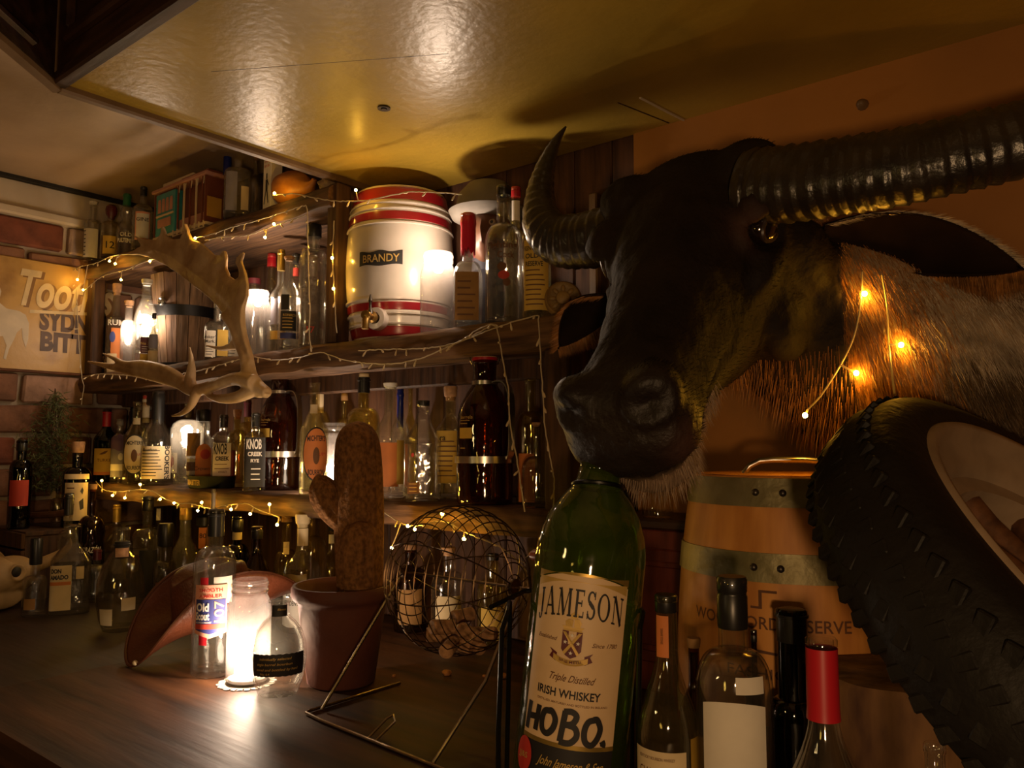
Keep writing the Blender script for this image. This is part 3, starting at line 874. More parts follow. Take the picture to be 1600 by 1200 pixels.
# model cable car: local x along the shelf, y to the wall
p0, d0 = spotY(241, 1.15, ZU); p1, d1 = spotY(318, 1.15, ZU)
Lc = p1.x - p0.x
zt = onY(300, 259, 1.15).z - ZU
cc = thing('model_cable_car', 'model cable car with turquoise cabin, pink roof edge and open seats on top shelf', 'model', (p0.x, 1.15, ZU))
m_teal = mat('turquoise_paint', (.04, .30, .34), .4, var=.25, scale=30); m_dkr = mat('model_brown', (.16, .045, .02), .5); m_pinkr = mat('model_pink', (.50, .24, .19), .55, var=.2, scale=25); m_cr = mat('model_cream', (.62, .50, .34), .55)
hb = .012; W = .055; k = zt / .155
MB().box((-.012, 0, hb), (Lc + .01, W, hb + .009), bev=.001).build('chassis', m_cr, cc, smooth=False)
lc = Lc * .40
cb = MB().box((0, .002, hb + .009), (lc, W - .002, .118 * k), bev=.001).build('cabin', m_teal, cc, smooth=False)
for i in range(4):
    x = lc * (.12 + .205 * i)
    vs = [(x, -.0002, .072 * k), (x + lc * .15, -.0002, .072 * k), (x + lc * .15, -.0002, .098 * k), (x + lc * .13, -.0002, .104 * k), (x + lc * .02, -.0002, .104 * k), (x, -.0002, .098 * k)]
    MB().add([(v[0], .0008, v[2]) for v in vs] + [(v[0], .003, v[2]) for v in vs], [tuple(range(6))] + [(i_, (i_ + 1) % 6, (i_ + 1) % 6 + 6, i_ + 6) for i_ in range(6)]).build('window', m_pinkr, cb, smooth=False)
MB().box((lc * .16, -.0015, .036 * k), (lc * .82, .003, .055 * k)).build('name_plate', m_pinkr, cb, smooth=False)
MB().box((lc * .05, -.001, .062 * k), (lc * .95, .003, .066 * k)).build('ledge_strip', m_cr, cb, smooth=False)
MB().box((lc, W * .45, hb + .009), (Lc, W - .004, .118 * k)).build('back_wall', m_dkr, cc, smooth=False)
MB().box((lc + .004, .014, hb + .009), (Lc - .004, W * .45, .045 * k), bev=.001).build('bench', m_pinkr, cc, smooth=False)
for i in range(5):
    x = lc + (Lc - lc) * (i + .5) / 5
    MB().box((x - .002, .001, hb + .009), (x + .002, .005, .122 * k)).build('post', m_cr if i % 2 else m_dkr, cc, smooth=False)
    MB().add([(x - .008, .003, .122 * k), (x + .008, .003, .122 * k), (x, .003, .100 * k), (x - .008, .005, .122 * k), (x + .008, .005, .122 * k), (x, .005, .100 * k)], [(0, 1, 2), (5, 4, 3), (0, 3, 4, 1), (1, 4, 5, 2), (2, 5, 3, 0)]).build('bracket', m_cr, cc, smooth=False)
MB().box((-.008, 0, hb + .009), (-.005, .004, .120 * k)).build('post', m_dkr, cc, smooth=False)
MB().box((Lc - .002, 0, hb + .009), (Lc + .003, W, .122 * k)).build('end_wall', m_dkr, cc, smooth=False)
MB().box((Lc + .0031, .006, .030 * k), (Lc + .006, W - .006, .075 * k)).build('end_panel', mat('model_yellow', (.50, .28, .05), .5), cc, smooth=False)
MB().box((-.016, -.006, .122 * k), (Lc + .014, W + .004, .130 * k), bev=.002).build('roof', m_pinkr, cc, smooth=False)
MB().box((lc * .25, .006, .130 * k), (Lc * .72, W - .006, .143 * k), bev=.002).build('roof_light', m_cr, cc, smooth=False)
MB().box((Lc * .5, .004, .130 * k), (Lc + .006, W - .004, .137 * k), bev=.002).build('roof_step', m_dkr, cc, smooth=False)
MB().lathe([(.005, 0), (.005, .010), (.001, .011)], 10, Matrix.Translation((lc * .45, W / 2, .140 * k))).build('bell', m_pinkr, cc)
for i in range(8):
    x = lc + (Lc - lc) * i / 7
    MB().box((x - .0015, -.003, .004), (x + .0015, .001, hb + .012)).build('rail_post', m_cr, cc, smooth=False)
MB().box((lc, -.003, .003), (Lc + .004, .0, .007)).build('running_board', m_cr, cc, smooth=False)
for x in (lc * .4, lc * .9, Lc * .7, Lc * .92):
    MB().lathe([(.007, 0), (.007, .05)], 14, Matrix.Translation((x, .052, .007)) @ Matrix.Rotation(PI / 2, 4, 'X')).build('wheel', P['black'], cc, angle=30)

# ------------------------------------------------------------------ middle shelf
g2 = 'bottles on the middle shelf'
B('liqueur_bottle', 'dark green bottle with gold script at the far left of the middle shelf', 156, 470, 24, 1.20, ZM, gl='dkgreen', prof=[(.02, .012), (.9, 0), (1, .03), (1, .34), (.9, .46), (.62, .54), (.5, .62), (.55, .7), (.5, .78), (.3, .88), (.26, .96), (.3, .965), (.3, .99), (.26, 1)], cap=('screw', .9, 1, 'green'), labels=[(.03, .30, 1.1, 'blackmat', dict(text=[('Miller', 0, .22, .08, 'inkg', dict(slant=.2, bold=.02)), ('D', -.2, .33, .07, 'inkg', dict(slant=.2)), ('SPECIAL', 0, .12, .04, 'inkg')]))], group=g2)
B('rum_bottle', 'tall clear bottle with flared cork and orange and blue art on middle shelf', 178, 445, 28, 1.19, ZM, gl='film', prof=profile(.56, .64, .40, 'round'), cap=('cork', .90, 1, 'tan'), labels=[(.10, .50, .7, 'orangep', dict(u=.25)), (.0, .22, .5, 'cream', dict(u=-.3, eps=.001)), (.34, .46, .3, 'bluep', dict(u=-.3, shape='oval', eps=.001, name='emblem'))], marks=[('RUM', 0, .56, .06, 'inkw', dict(bold=.02))], group=g2)
lit_bottle('frosted corked bottle glowing white at the left of the middle shelf', 198, 471, 22, 1.165, ZM, profile(.60, .72, .52, 'round'), .9, (.38, .54, .42), gl='lit', cap=('cork', .93, 1, 'tan'))
lit_bottle('clear sloping bottle glowing white beside the wooden bucket', 225, 441, 36, 1.152, ZM, [(.02, .012), (.9, 0), (.97, .02), (1.0, .45), (.97, .55), (.8, .65), (.55, .74), (.40, .80), (.37, .96), (.41, .965), (.41, .99), (.37, 1)], 1.3, (.38, .50, .42), gl='film', cap=('cork', .965, 1.02, 'whitep'), sec=sec_square(6), labels=[(.16, .34, .34, 'maroon', dict(eps=.0012, text=[('No 3', 0, .27, .03, 'inkg')], lines=(-.22, .22, .18, .23, 3, 'inkw'))), (.04, .15, .34, 'yellowp', dict(eps=.0012))])
B('miniature_bottle', 'small grey-blue bottle with gold label tucked against the wooden bucket', 238, 490, 16, 1.155, ZM, gl='smoke', prof=profile(.5, .74, .4, 's'), cap=('screw', .9, 1, 'black'), labels=[(.06, .3, 1.0, 'cream'), (.34, .6, .9, 'greyp')], group=g2)
# wooden bucket with staves and black band
p, d = spotY(287, 1.282, ZM)
Hk = onY(287, 437, 1.282).z - ZM; Rt = 52 * d / F; Rb = 36 * d / F
bk = thing('wooden_bucket', 'weathered wooden bucket of staves with a black iron band on middle shelf', 'bucket', p, 0)
m_st = [wood('stave_%d' % i, c, tuple(q * .45 for q in c), .75, 9, (9, 9, 1), .7) for i, c in enumerate([(.26, .155, .09), (.19, .10, .055), (.22, .135, .085)])]
ns = 16
for i in range(ns):
    a0, a1 = 2 * PI * (i + .03) / ns, 2 * PI * (i + .97) / ns
    vs = []
    for (r, z) in ((Rb, 0), (Rt, Hk), (Rt - .010, Hk), (Rb - .010, .0)):
        for a in (a0, (a0 + a1) / 2, a1): vs.append((r * math.cos(a), r * math.sin(a), z + (random.uniform(-.003, .003) if z else 0)))
    fs = [(0, 1, 4, 3), (1, 2, 5, 4), (3, 4, 7, 6), (4, 5, 8, 7), (6, 7, 10, 9), (7, 8, 11, 10), (9, 10, 1, 0), (10, 11, 2, 1), (0, 3, 6, 9), (2, 11, 8, 5)]
    MB().add(vs, fs).build('stave', m_st[i % 3], bk, smooth=False)
MB().lathe([(Rb * .9, .006), (Rb * .9, .012)], 24).build('bottom', m_st[1], bk)
def rbk(z): return Rb + (Rt - Rb) * z / Hk
for z0, z1 in ((Hk * .56, Hk * .67), (.004, .022)):
    MB().lathe([(rbk(z0) + .0005, z0), (rbk(z0) + .003, z0), (rbk(z1) + .003, z1), (rbk(z1) + .0005, z1)], 40, cap0=False, cap1=False).build('iron_band', mat('black_iron', (.012, .011, .012), .5, .5), bk)
fa = math.atan2(-p.y, -p.x)
q = Vector((math.cos(fa - .75), math.sin(fa - .75), 0)) * (rbk(Hk * .7) + .004)
MB().lathe([(.013, 0), (.013, .006), (.009, .008), (.005, .003), (.001, .003)], 18, Matrix.Translation((q.x, q.y, Hk * .70)) @ Matrix.Rotation(fa - .75, 4, 'Z') @ Matrix.Rotation(PI / 2, 4, 'Y')).build('handle_ring', P['steel'], bk)
MB().tube([(q.x * 1.06, q.y * 1.06, Hk * .68), (q.x * 1.25, q.y * 1.12, Hk * .66), (q.x * 1.3 - .02, q.y * 1.2 + .01, Hk * .665), (q.x * 1.2 - .03, q.y * 1.3, Hk * .67)], .0012, 5).build('wire', P['black'], bk)

pr_mm = profile(.50, .62, .36, 'round', rtop=.32)
B('bourbon_bottle', "square-shouldered bottle with cream Maker's Mark label left of the antler", 338, 468, 37, 1.175, ZM, gl='film', prof=profile(.52, .64, .30, 'round'), sec=sec_square(6), cap=('foil', .86, 1, 'silver'), labels=[(.04, .46, .45, 'white', dict(u=-.55, text=[("Maker's", 0, .36, .05, 'inkk', dict(slant=.15)), ('Mark.', 0, .29, .05, 'inkk', dict(slant=.15))], lines=(-.35, .35, .08, .2, 4, 'inkk'))), (.06, .48, .45, 'yellowp', dict(u=.48))], group=g2)
B('gin_bottle', 'clear bottle with white label hidden behind the antler beam', 361, 470, 28, 1.27, ZM, gl='film', prof=pr_tall, cap=('screw', .9, 1, 'black'), labels=[(.08, .30, .9, 'white', dict(lines=(-.7, .7, .12, .26, 4, 'inkk')))], group=g2)
B('whiskey_bottle', 'clear bottle with plum cap behind the lit jar and antler', 394, 436, 32, 1.235, ZM, gl='clear', prof=profile(.60, .74, .48, 'round'), cap=('wide', .93, 1, 'maroon'), group=g2)
B('whiskey_bottle', 'purple-tinted bottle with red and black cap behind the lit jar', 421, 398, 34, 1.31, ZM, gl='smoke', prof=profile(.55, .70, .38, 's'), cap=('screw', .88, 1, 'red'), group=g2)
B('whiskey_bottle', 'clear bottle with gold neck foil and leaf label right of the lit jar', 436, 391, 32, 1.21, ZM, gl='film', prof=profile(.54, .68, .34, 's'), cap=('foil', .80, 1, 'gold'), labels=[(.28, .52, .8, 'greyp', dict(u=-.2)), (.14, .22, .8, 'yellowp', dict(u=-.2))], group=g2)
B('whiskey_bottle', 'clear bottle with black label and gold lettering on middle shelf', 449, 402, 31, 1.165, ZM, gl='clear', prof=profile(.60, .78, .42, 's'), cap=('cork', .965, 1.0, 'cork'), labels=[(.20, .41, .85, 'blackmat', dict(u=.05, text=[('RONACH', .1, .365, .025, 'inkg', dict(w=1.3))], lines=(-.6, .6, .23, .33, 4, 'inkg'))), (.42, .58, .42, 'blackmat', dict(u=-.35)), (.12, .18, .85, 'navy', dict(u=.05))], group=g2)
B('vodka_bottle', 'clear bottle with red neck seal behind the black-labelled bottle', 460, 398, 32, 1.275, ZM, gl='clear', prof=profile(.62, .76, .40, 'round'), cap=('screw', .9, 1, 'black'), labels=[(.78, .86, .35, 'redp')], group=g2)
B('vodka_bottle', 'slender bottle with gold stopper behind the tall clear bottle', 472, 388, 22, 1.335, ZM, gl='straw', prof=pr_tall, cap=('foil', .84, 1, 'gold'), group=g2)
B('vodka_bottle', 'tall broad clear bottle with black stopper at the end of the left bay', 487, 353, 45, 1.195, ZM, gl='thick', prof=profile(.68, .80, .40, 'round'), cap=('wide', .90, 1, 'black'), marks=[('17', -.1, .15, .05, 'inkr')], sec=sec_square(3.2), group=g2)

# striped stoneware brandy barrel
p, d = spotY(624, 1.262, ZM)
Hb = onY(626, 311, 1.262).z - ZM; Rk = 84 * d / F
kg = thing('brandy_barrel', 'white stoneware brandy barrel with red bands on middle shelf', 'barrel', p, 0)
def rb(h): return Rk * (.845 + .155 * (1 - (2 * h - 1) ** 2))
m_wc = mat('cream_glaze', (.62, .54, .45), .22, var=.28, scale=5, coat=.4, bump=.05)
m_rc = mat('red_glaze', (.24, .008, .012), .25, coat=.4, var=.2, scale=12)
MB().lathe([(.01, .004), (rb(0) * .97, 0)] + [(rb(i / 30), Hb * i / 30) for i in range(1, 30)] + [(rb(1) * .98, Hb), (rb(1) * .8, Hb * 1.004), (.01, Hb * 1.0)], 64).build('body', m_wc, kg)
def band(h0, h1, m, off, nm):
    pr = [(rb(h0), h0 * Hb), (rb(h0) + off, h0 * Hb + .001)] + [(rb(h0 + (h1 - h0) * i / 4) + off, (h0 + (h1 - h0) * i / 4) * Hb) for i in range(1, 4)] + [(rb(h1) + off, h1 * Hb - .001), (rb(h1), h1 * Hb)]
    MB().lathe(pr, 64, None, None, False, False).build(nm, m, kg)
for h0, h1 in ((.02, .085), (.185, .235), (.765, .82), (.90, .985)): band(h0, h1, m_rc, .0012, 'red_band')
for h in (.10, .165, .255, .745, .842, .882): band(h - .008, h + .008, m_wc, .0035, 'raised_hoop')
fk = math.atan2(-p.y, -p.x)
def ksurf(u, z, eps):
    r = rb(min(1, max(0, z / Hb))); a = fk + u / r
    return ((r + eps) * math.cos(a), (r + eps) * math.sin(a), z)
lb_ = patch_on(ksurf, -.098, .005, Hb * .465, Hb * .555, P['blackmat'], kg, shape='torn', cut=.004, eps=.0012)
text_on(ksurf, 'BRANDY', -.044, Hb * .51, .017, P['inkg'], lb_, width=.085, eps=.0024, bold=.01)
# spigot
td = Vector((math.cos(fk - .42), math.sin(fk - .42), 0)); r0 = rb(.11)
tp = td * r0
Mx = Matrix.Translation((tp.x, tp.y, Hb * .125)) @ Matrix.Rotation(fk - .42, 4, 'Z') @ Matrix.Rotation(PI / 2, 4, 'Y')
sp_ = MB().lathe([(.024, -.01), (.025, .012), (.023, .020), (.013, .021), (.012, .012), (.001, .012)], 24, Mx).build('bung_boss', m_wc, kg)
MB().lathe([(.010, .010), (.010, .028), (.013, .030), (.013, .036), (.008, .040), (.008, .062), (.010, .064), (.001, .066)], 16, Mx).build('tap_barrel', P['brass'], kg)
tq = tp + td * .050
MB().tube([(tq.x, tq.y, Hb * .125 + .004), (tq.x + td.x * .012, tq.y + td.y * .012, Hb * .125 - .012), (tq.x + td.x * .013, tq.y + td.y * .013, Hb * .125 - .030)], [.008, .008, .0075], 10).build('spout', P['brass'], kg)
MB().lathe([(.005, -.008), (.006, .012), (.003, .016), (.003, .030), (.005, .034), (.001, .048)], 10, Matrix.Translation((tq.x - td.x * .01, tq.y - td.y * .01, Hb * .125))).build('tap_key', P['dmetal'], kg)

B('bourbon_bottle', 'bourbon bottle dipped in dripping red wax beside the lit jar', 731, 334, 46, 1.175, ZM, gl='clear', prof=profile(.40, .58, .36, 'round', rtop=.46), sec=sec_square(5), cap=('wax', .70, 1, 'wax'), labels=[(.06, .47, .86, 'brownp', dict(u=-.12, text=[], lines=(-.6, .6, .10, .38, 6, 'inkb')))], group=g2)
B('bourbon_bottle', 'large clear black-capped bottle lettered Fighting Cock with rooster print', 787, 291, 58, 1.175, ZM, gl='clear', prof=profile(.58, .72, .37, 'round'), cap=('screw', .93, 1, 'black'), marks=[('Fighting', -.1, .545, .045, 'inkb', dict(w=1.7, bold=.02)), ('Cock', .12, .475, .045, 'inkb', dict(w=.9, bold=.02)), ('6', -.45, .61, .03, 'inkb')], labels=[(.36, .42, .25, 'inkb', dict(u=-.1, shape='oval', name='rooster_print')), (.30, .36, .3, 'inkr', dict(u=.0, shape='oval', name='rooster_print', eps=.0012)), (.25, .31, .2, 'inkb', dict(u=.15, shape='oval', name='rooster_print', eps=.0009))], group=g2)
B('whiskey_bottle', 'tall bottle with red cap and white neck strip behind the rooster bottle', 806, 293, 40, 1.25, ZM, gl='straw', prof=profile(.56, .70, .36, 'round'), cap=('screw', .93, 1, 'red'), labels=[(.76, .90, .35, 'white')], group=g2)
B('bourbon_bottle', "bottle with tall gold Kentucky's Old Reserve label under the buffalo horn", 838, 300, 46, 1.17, ZM, gl='straw', prof=profile(.62, .74, .36, 'round'), cap=('foil', .86, 1, 'gold'), labels=[(.06, .60, .92, 'yellowp', dict(text=[("KENTUCKY'S", -.05, .535, .034, 'inkk', dict(w=1.6, bold=.02)), ('OLD', -.3, .475, .036, 'inkk', dict(bold=.02)), ('RESERVE', -.15, .415, .036, 'inkk', dict(w=1.2, bold=.02))], lines=(-.75, .6, .10, .36, 8, 'inkb')))], group=g2)
# carved rosette leaning at the shelf end
p, d = spotY(882, 1.17, ZM)
p = Vector((XR - .03, 1.20, ZM))
ro = thing('carved_rosette', 'round carved wooden rosette at the right end of the middle shelf', 'ornament', onY(880, 490, 1.18) * 1)
ro.location.z = ZM
fr_ = math.atan2(-ro.location.y, -ro.location.x)
ro.rotation_euler = (0, 0, fr_)
Mr = Matrix.Translation((0, 0, .034)) @ Matrix.Rotation(PI / 2 - .15, 4, 'Y')
m_ros = mat('carved_gilt_wood', (.30, .18, .055), .6, var=.4, scale=30, bump=.4)
MB().lathe([(.034, -.006), (.034, .004), (.030, .010), (.027, .006), (.022, .004), (.014, .004), (.012, .012), (.006, .015), (.001, .015)], 32, Mr).build('disc', m_ros, ro)
for i in range(8):
    a = 2 * PI * i / 8
    MB().sphere((0, 0, 0), .007, 8, 6, (1.1, .7, .5)).mesh
    mbp = MB(); mbp.sphere((0, 0, 0), .0075, 8, 6)
    o = mbp.build('petal', m_ros, ro); o.matrix_local = Mr @ Matrix.Rotation(a, 4, 'Z') @ Matrix.Translation((.019, 0, .006)) @ Matrix.Diagonal((1.0, .6, .5, 1))
MB().box((.000, -.012, 0), (.028, .012, .004), bev=.001).build('foot', m_ros, ro, smooth=False)

# sailor bust in the dark corner of the shelf
p, d = spotY(762, 1.285, ZM)
bu = thing('sailor_bust', 'dusky carved sailor bust with white brimmed hat behind the bottles', 'bust', p, math.atan2(-p.y, -p.x) - .2)
Hs = onY(762, 287, 1.285).z - ZM
kf = Hs / .345 * .80
m_face = mat('dusky_painted_face', (.14, .060, .032), .45, var=.4, scale=14, bump=.15)
def head_mesh():
    bm = bmesh.new(); bmesh.ops.create_uvsphere(bm, u_segments=32, v_segments=24, radius=1)
    for v in bm.verts:
        c = v.co; x, y, z = c.x * .082, c.y * .066, c.z * .095
        if z < -.02: y *= 1 - (-.02 - z) * 4.2; x += (-.02 - z) * .10
        if c.x > 0:
            x += .024 * math.exp(-(y / .012) ** 2 - ((z + .012) / .026) ** 2)             # nose
            x += .006 * math.exp(-((abs(y) - .026) / .018) ** 2 - ((z - .028) / .008) ** 2)   # brow
            x -= .010 * math.exp(-((abs(y) - .027) / .013) ** 2 - ((z - .012) / .010) ** 2)   # sockets
            x += .007 * math.exp(-(y / .020) ** 2 - ((z + .050) / .007) ** 2) - .004 * math.exp(-(y / .022) ** 2 - ((z + .0505) / .002) ** 2)
            x += .008 * math.exp(-(y / .018) ** 2 - ((z + .082) / .014) ** 2)
        v.co = Vector((x, y, z)) * kf
    me = bpy.data.meshes.new('head'); bm.to_mesh(me); bm.free(); return me
hd = link('head', head_mesh(), m_face, bu); hd.location = (0, 0, .2875 * kf)
for s in (-1, 1):
    MB().sphere((.070 * kf, s * .026 * kf, .012 * kf), .010 * kf, 12, 8).build('eye', mat('eye_white', (.35, .28, .2), .3), hd)
    MB().sphere((.078 * kf, s * .026 * kf, .012 * kf), .0045 * kf, 10, 6).build('pupil', P['black'], hd)
    MB().sphere((0, s * .068 * kf, 0), .017 * kf, 10, 8, (.7, .4, 1.2)).build('ear', m_face, hd)
MB().lathe([(.085 * kf, 0), (.085 * kf, .10 * kf), (.075 * kf, .15 * kf), (.045 * kf, .18 * kf), (.042 * kf, .22 * kf)], 28).build('shoulders', mat('navy_coat', (.015, .016, .03), .7), bu)
m_hat = mat('dusty_white_hat', (.17, .15, .125), .8, var=.3, scale=16)
MB().lathe([(.084 * kf, .3225 * kf), (.100 * kf, .3305 * kf), (.110 * kf, .3495 * kf), (.105 * kf, .3515 * kf), (.090 * kf, .3425 * kf), (.088 * kf, .3725 * kf), (.082 * kf, .3975 * kf), (.055 * kf, .4275 * kf), (.001, .4325 * kf)], 36).build('hat', m_hat, bu)

# ------------------------------------------------------------------ bottom shelf
g3 = 'bottles on the bottom shelf'
B('wine_bottle', 'dark bottle with red capsule and yellow bird label at left end of bottom shelf', 163, 640, 36, 1.18, ZL, gl='dkgreen', prof=pr_wine, cap=('foil', .76, 1, 'red'), labels=[(.10, .46, 1.0, 'yellowp', dict(text=[('TURKEY', 0, .30, .04, 'inkb', dict(w=1.3))], poly=[([(-.5, .38), (-.1, .42), (.2, .43), (.0, .39), (-.3, .375)], 'inkb')])), (.10, .14, 1.0, 'orangep', dict(eps=.001))], group=g3)
B('gin_bottle', 'bottle with mauve and grey mountain label on bottom shelf', 184, 655, 24, 1.155, ZL, gl='clear', prof=profile(.68, .80, .38, 's'), cap=('screw', .90, 1, 'greyp'), labels=[(.10, .75, 1.15, 'greyp', dict(text=[])), (.52, .75, 1.16, 'purple', dict(eps=.001, shape='torn', cut=.04)), (.20, .30, 1.0, 'white', dict(eps=.0012, u=-.1)), (.36, .47, .3, 'white', dict(eps=.0012, u=.2, shape='oval', name='seal'))], group=g3)
B('bottle_dark', 'dark green bottle lost in shadow behind the mauve label', 205, 636, 30, 1.30, ZL, gl='dkgreen', prof=pr_wine, cap=('foil', .8, 1, 'black'), group=g3)
def michter(px, pt, pw, Y, lb, yaw, u):
    return B('whiskey_bottle', lb, px, pt, pw, Y, ZL, gl='straw', prof=profile(.58, .76, .34, 'slope'), yaw=yaw, cap=None, labels=[
        (.12, .60, .98, 'inkk', dict(u=u, shape='oval', name='label_rim')),
        (.135, .585, .90, 'orangep' if u > 0 else 'cream', dict(u=u, shape='oval', eps=.0011, text=[("MICHTER'S", 0, .50, .045, 'inkk', dict(w=1.25, arch=.10, bold=.02)), ('BOURBON', 0, .20, .045, 'inkk', dict(w=1.1, arch=-.10, bold=.02)), ('US*1', .45, .36, .025, 'inkr')])),
        (.27, .42, .22, 'inkb', dict(u=u, shape='oval', eps=.0017, name='pot_still_print')),
        (.72, .80, .28, 'cream', dict(u=-.05, name='neck_label'))], group=g3)
michter(211, 628, 38, 1.165, 'bottle with cream oval label next to the mauve label on bottom shelf', .0, -.15)
B('whiskey_bottle', 'tall bottle with red-topped striped neck wrapper behind the black-necked bottle', 224, 618, 30, 1.26, ZL, gl='straw', prof=pr_std, cap=('foil', .68, 1, 'cream'), labels=[(.95, .995, .36, 'redp'), (.74, .92, .30, 'brownp')], group=g3)
B('bourbon_bottle', "black wax-necked bottle with handwritten cream Booker's label on bottom shelf", 243, 611, 46, 1.17, ZL, gl='clear', prof=profile(.44, .74, .36, 's'), cap=('wax', .70, 1, 'black'), labels=[(.07, .41, 1.12, 'cream', dict(u=-.02, lines=(-1.0, .4, .10, .36, 9, 'inkk'), text=[("BOOKER'S", .72, .24, .055, 'inkk', dict(rot=-PI / 2, bold=.03)), ('Bourbon', -.5, .375, .03, 'inkk', dict(slant=.4))]))], group=g3)
B('vodka_bottle', 'clear bottle with red printed mark between black neck and lit flask', 266, 668, 24, 1.24, ZL, gl='clear', prof=pr_squat, cap=('screw', .9, 1, 'black'), labels=[(.2, .55, .8, 'cream'), (.3, .5, .35, 'redp', dict(eps=.001, shape='oval', name='emblem'))], group=g3)
B('decanter_bottle', 'bottle with fluted cork stopper standing behind the glowing flask', 290, 618, 40, 1.325, ZL, gl='yellow', prof=pr_tall, cap=('cork', .90, 1, 'greyp'), group=g3)
lit_bottle('flask-shaped bottle glowing white on the bottom shelf', 290, 656, 50, 1.175, ZL, [(.02, .012), (.62, 0), (.72, .02), (.80, .30), (.92, .55), (1.0, .75), (.98, .86), (.85, .94), (.6, .985), (.4, 1.0)], 1.4, (.62, .70, .36), gl='film', labels=[(.46, .80, .42, 'brownp', dict(u=.42, eps=.0015)), (.16, .40, .36, 'inkb', dict(u=.38, eps=.0015, name='label')), (.18, .24, .36, 'white', dict(u=.38, eps=.002)), (.37, .42, .36, 'white', dict(u=.38, eps=.002))])
B('canadian_whisky_bottle', 'short crown-shaped bottle with dark cap and orange arched label', 315, 640, 40, 1.196, ZL + .006, gl='clear', prof=[(.02, .012), (.9, 0), (.95, .03), (1, .3), (.95, .5), (.78, .60), (.5, .66), (.46, .72), (.52, .76), (.46, .82), (.42, .96), (.46, .965), (.46, .99), (.42, 1)], cap=('wide', .84, 1, 'black'), labels=[(.05, .54, .62, 'orangep', dict(u=.1, shape='tomb', cut=.14, text=[('Crown R', .05, .22, .05, 'inkb', dict(slant=.2))])), (.34, .47, .36, 'redp', dict(u=.2, shape='oval', eps=.0012, name='emblem'))], group=g3)
kn = lambda a, b, hb=.0: []
KP = profile(.60, .76, .34, 'round')
tin_t = .031
B('bourbon_bottle', 'square bottle with cream Knob Creek label standing in the black beer tray', 347, 648, 35, 1.196, ZL + .006, gl='clear', prof=KP, sec=sec_square(7), cap=('foil', .82, 1, 'black'), labels=[(.04, .60, .74, 'white', dict(u=-.10, eps=.0012, text=[('KNOB', -.12, .52, .14, 'inkk', dict(w=1.05, bold=.03)), ('CREEK', .05, .385, .055, 'inkk', dict(w=1.1, bold=.04)), ('WHISKEY', .1, .20, .03, 'inkb', dict(w=.7))], lines=(-.55, .6, .24, .30, 2, 'inkb'))), (.06, .50, .28, 'maroon', dict(u=.92, eps=.0016))], group=g3)
B('whiskey_bottle', 'clear bottle with cork squeezed between the two square bourbon bottles', 368, 640, 30, 1.245, ZL, gl='yellow', prof=pr_std, cap=('cork', .9, 1, 'cork'), group=g3)
B('whiskey_bottle', 'clear bottle with red neck band behind the black rye label', 384, 625, 30, 1.325, ZL, gl='yellow', prof=pr_std, cap=('foil', .8, 1, 'maroon'), group=g3)
B('rye_bottle', 'square bottle with black Knob Creek rye label beside the amber growler', 397, 645, 34, 1.16, ZL, gl='smoke', prof=KP, sec=sec_square(7), cap=('foil', .82, 1, 'black'), labels=[(.06, .68, .95, 'blackmat', dict(eps=.0012, text=[('KNOB', -.1, .60, .12, 'inkw', dict(w=1.25, bold=.03)), ('CREEK', 0, .475, .05, 'inkw', dict(w=1.2, bold=.04)), ('RYE', 0, .39, .04, 'inkw', dict(bold=.03))], lines=(-.3, .6, .15, .28, 3, 'inkw')))], group=g3)
# beer tray
p, d = spotY(330, 1.186, ZL)
ty = thing('beer_tray', 'black oval beer tray with yellow lettering and gold rim on bottom shelf', 'tray', p, 0)
Wt = 50 * d / F
se = lambda a: 1 / math.sqrt(math.cos(a) ** 2 + (math.sin(a) / .56) ** 2)
MB().lathe([(Wt * .93, 0), (Wt * .97, .002), (Wt, tin_t), (Wt * 1.02, tin_t + .001), (Wt * 1.02, tin_t + .003), (Wt * .985, tin_t + .002), (Wt * .95, .004), (.001, .004)], 60, None, se).build('tray_body', mat('black_enamel', (.008, .010, .009), .6, spec=.12), ty, angle=50)
MB().lathe([(Wt * 1.0, tin_t + .001), (Wt * 1.02, tin_t + .0015), (Wt * 1.02, tin_t + .003), (Wt * .99, tin_t + .0028)], 60, None, se, False, False).build('rim', P['gold'], ty)
def tsurf(u, z, eps):
    a = -PI / 2
    for _ in range(4):
        r = Wt * (.97 + .03 * z / tin_t) * se(a); a = math.asin(max(-1, min(1, 0))) if False else a
        # find angle with given x
        lo, hi = -PI + .02, -.02
    for _ in range(30):
        mid = (lo + hi) / 2; r = Wt * (.97 + .03 * z / tin_t) * se(mid)
        if r * math.cos(mid) < u: lo = mid
        else: hi = mid
    r = Wt * (.97 + .03 * z / tin_t) * se(lo) + eps + .0004
    return (r * math.cos(lo), r * math.sin(lo), z)
text_on(tsurf, 'VICTORIA BITTER', -.026, tin_t * .52, .014, P['inkg'], ty, width=.10, bold=.03, eps=.001)

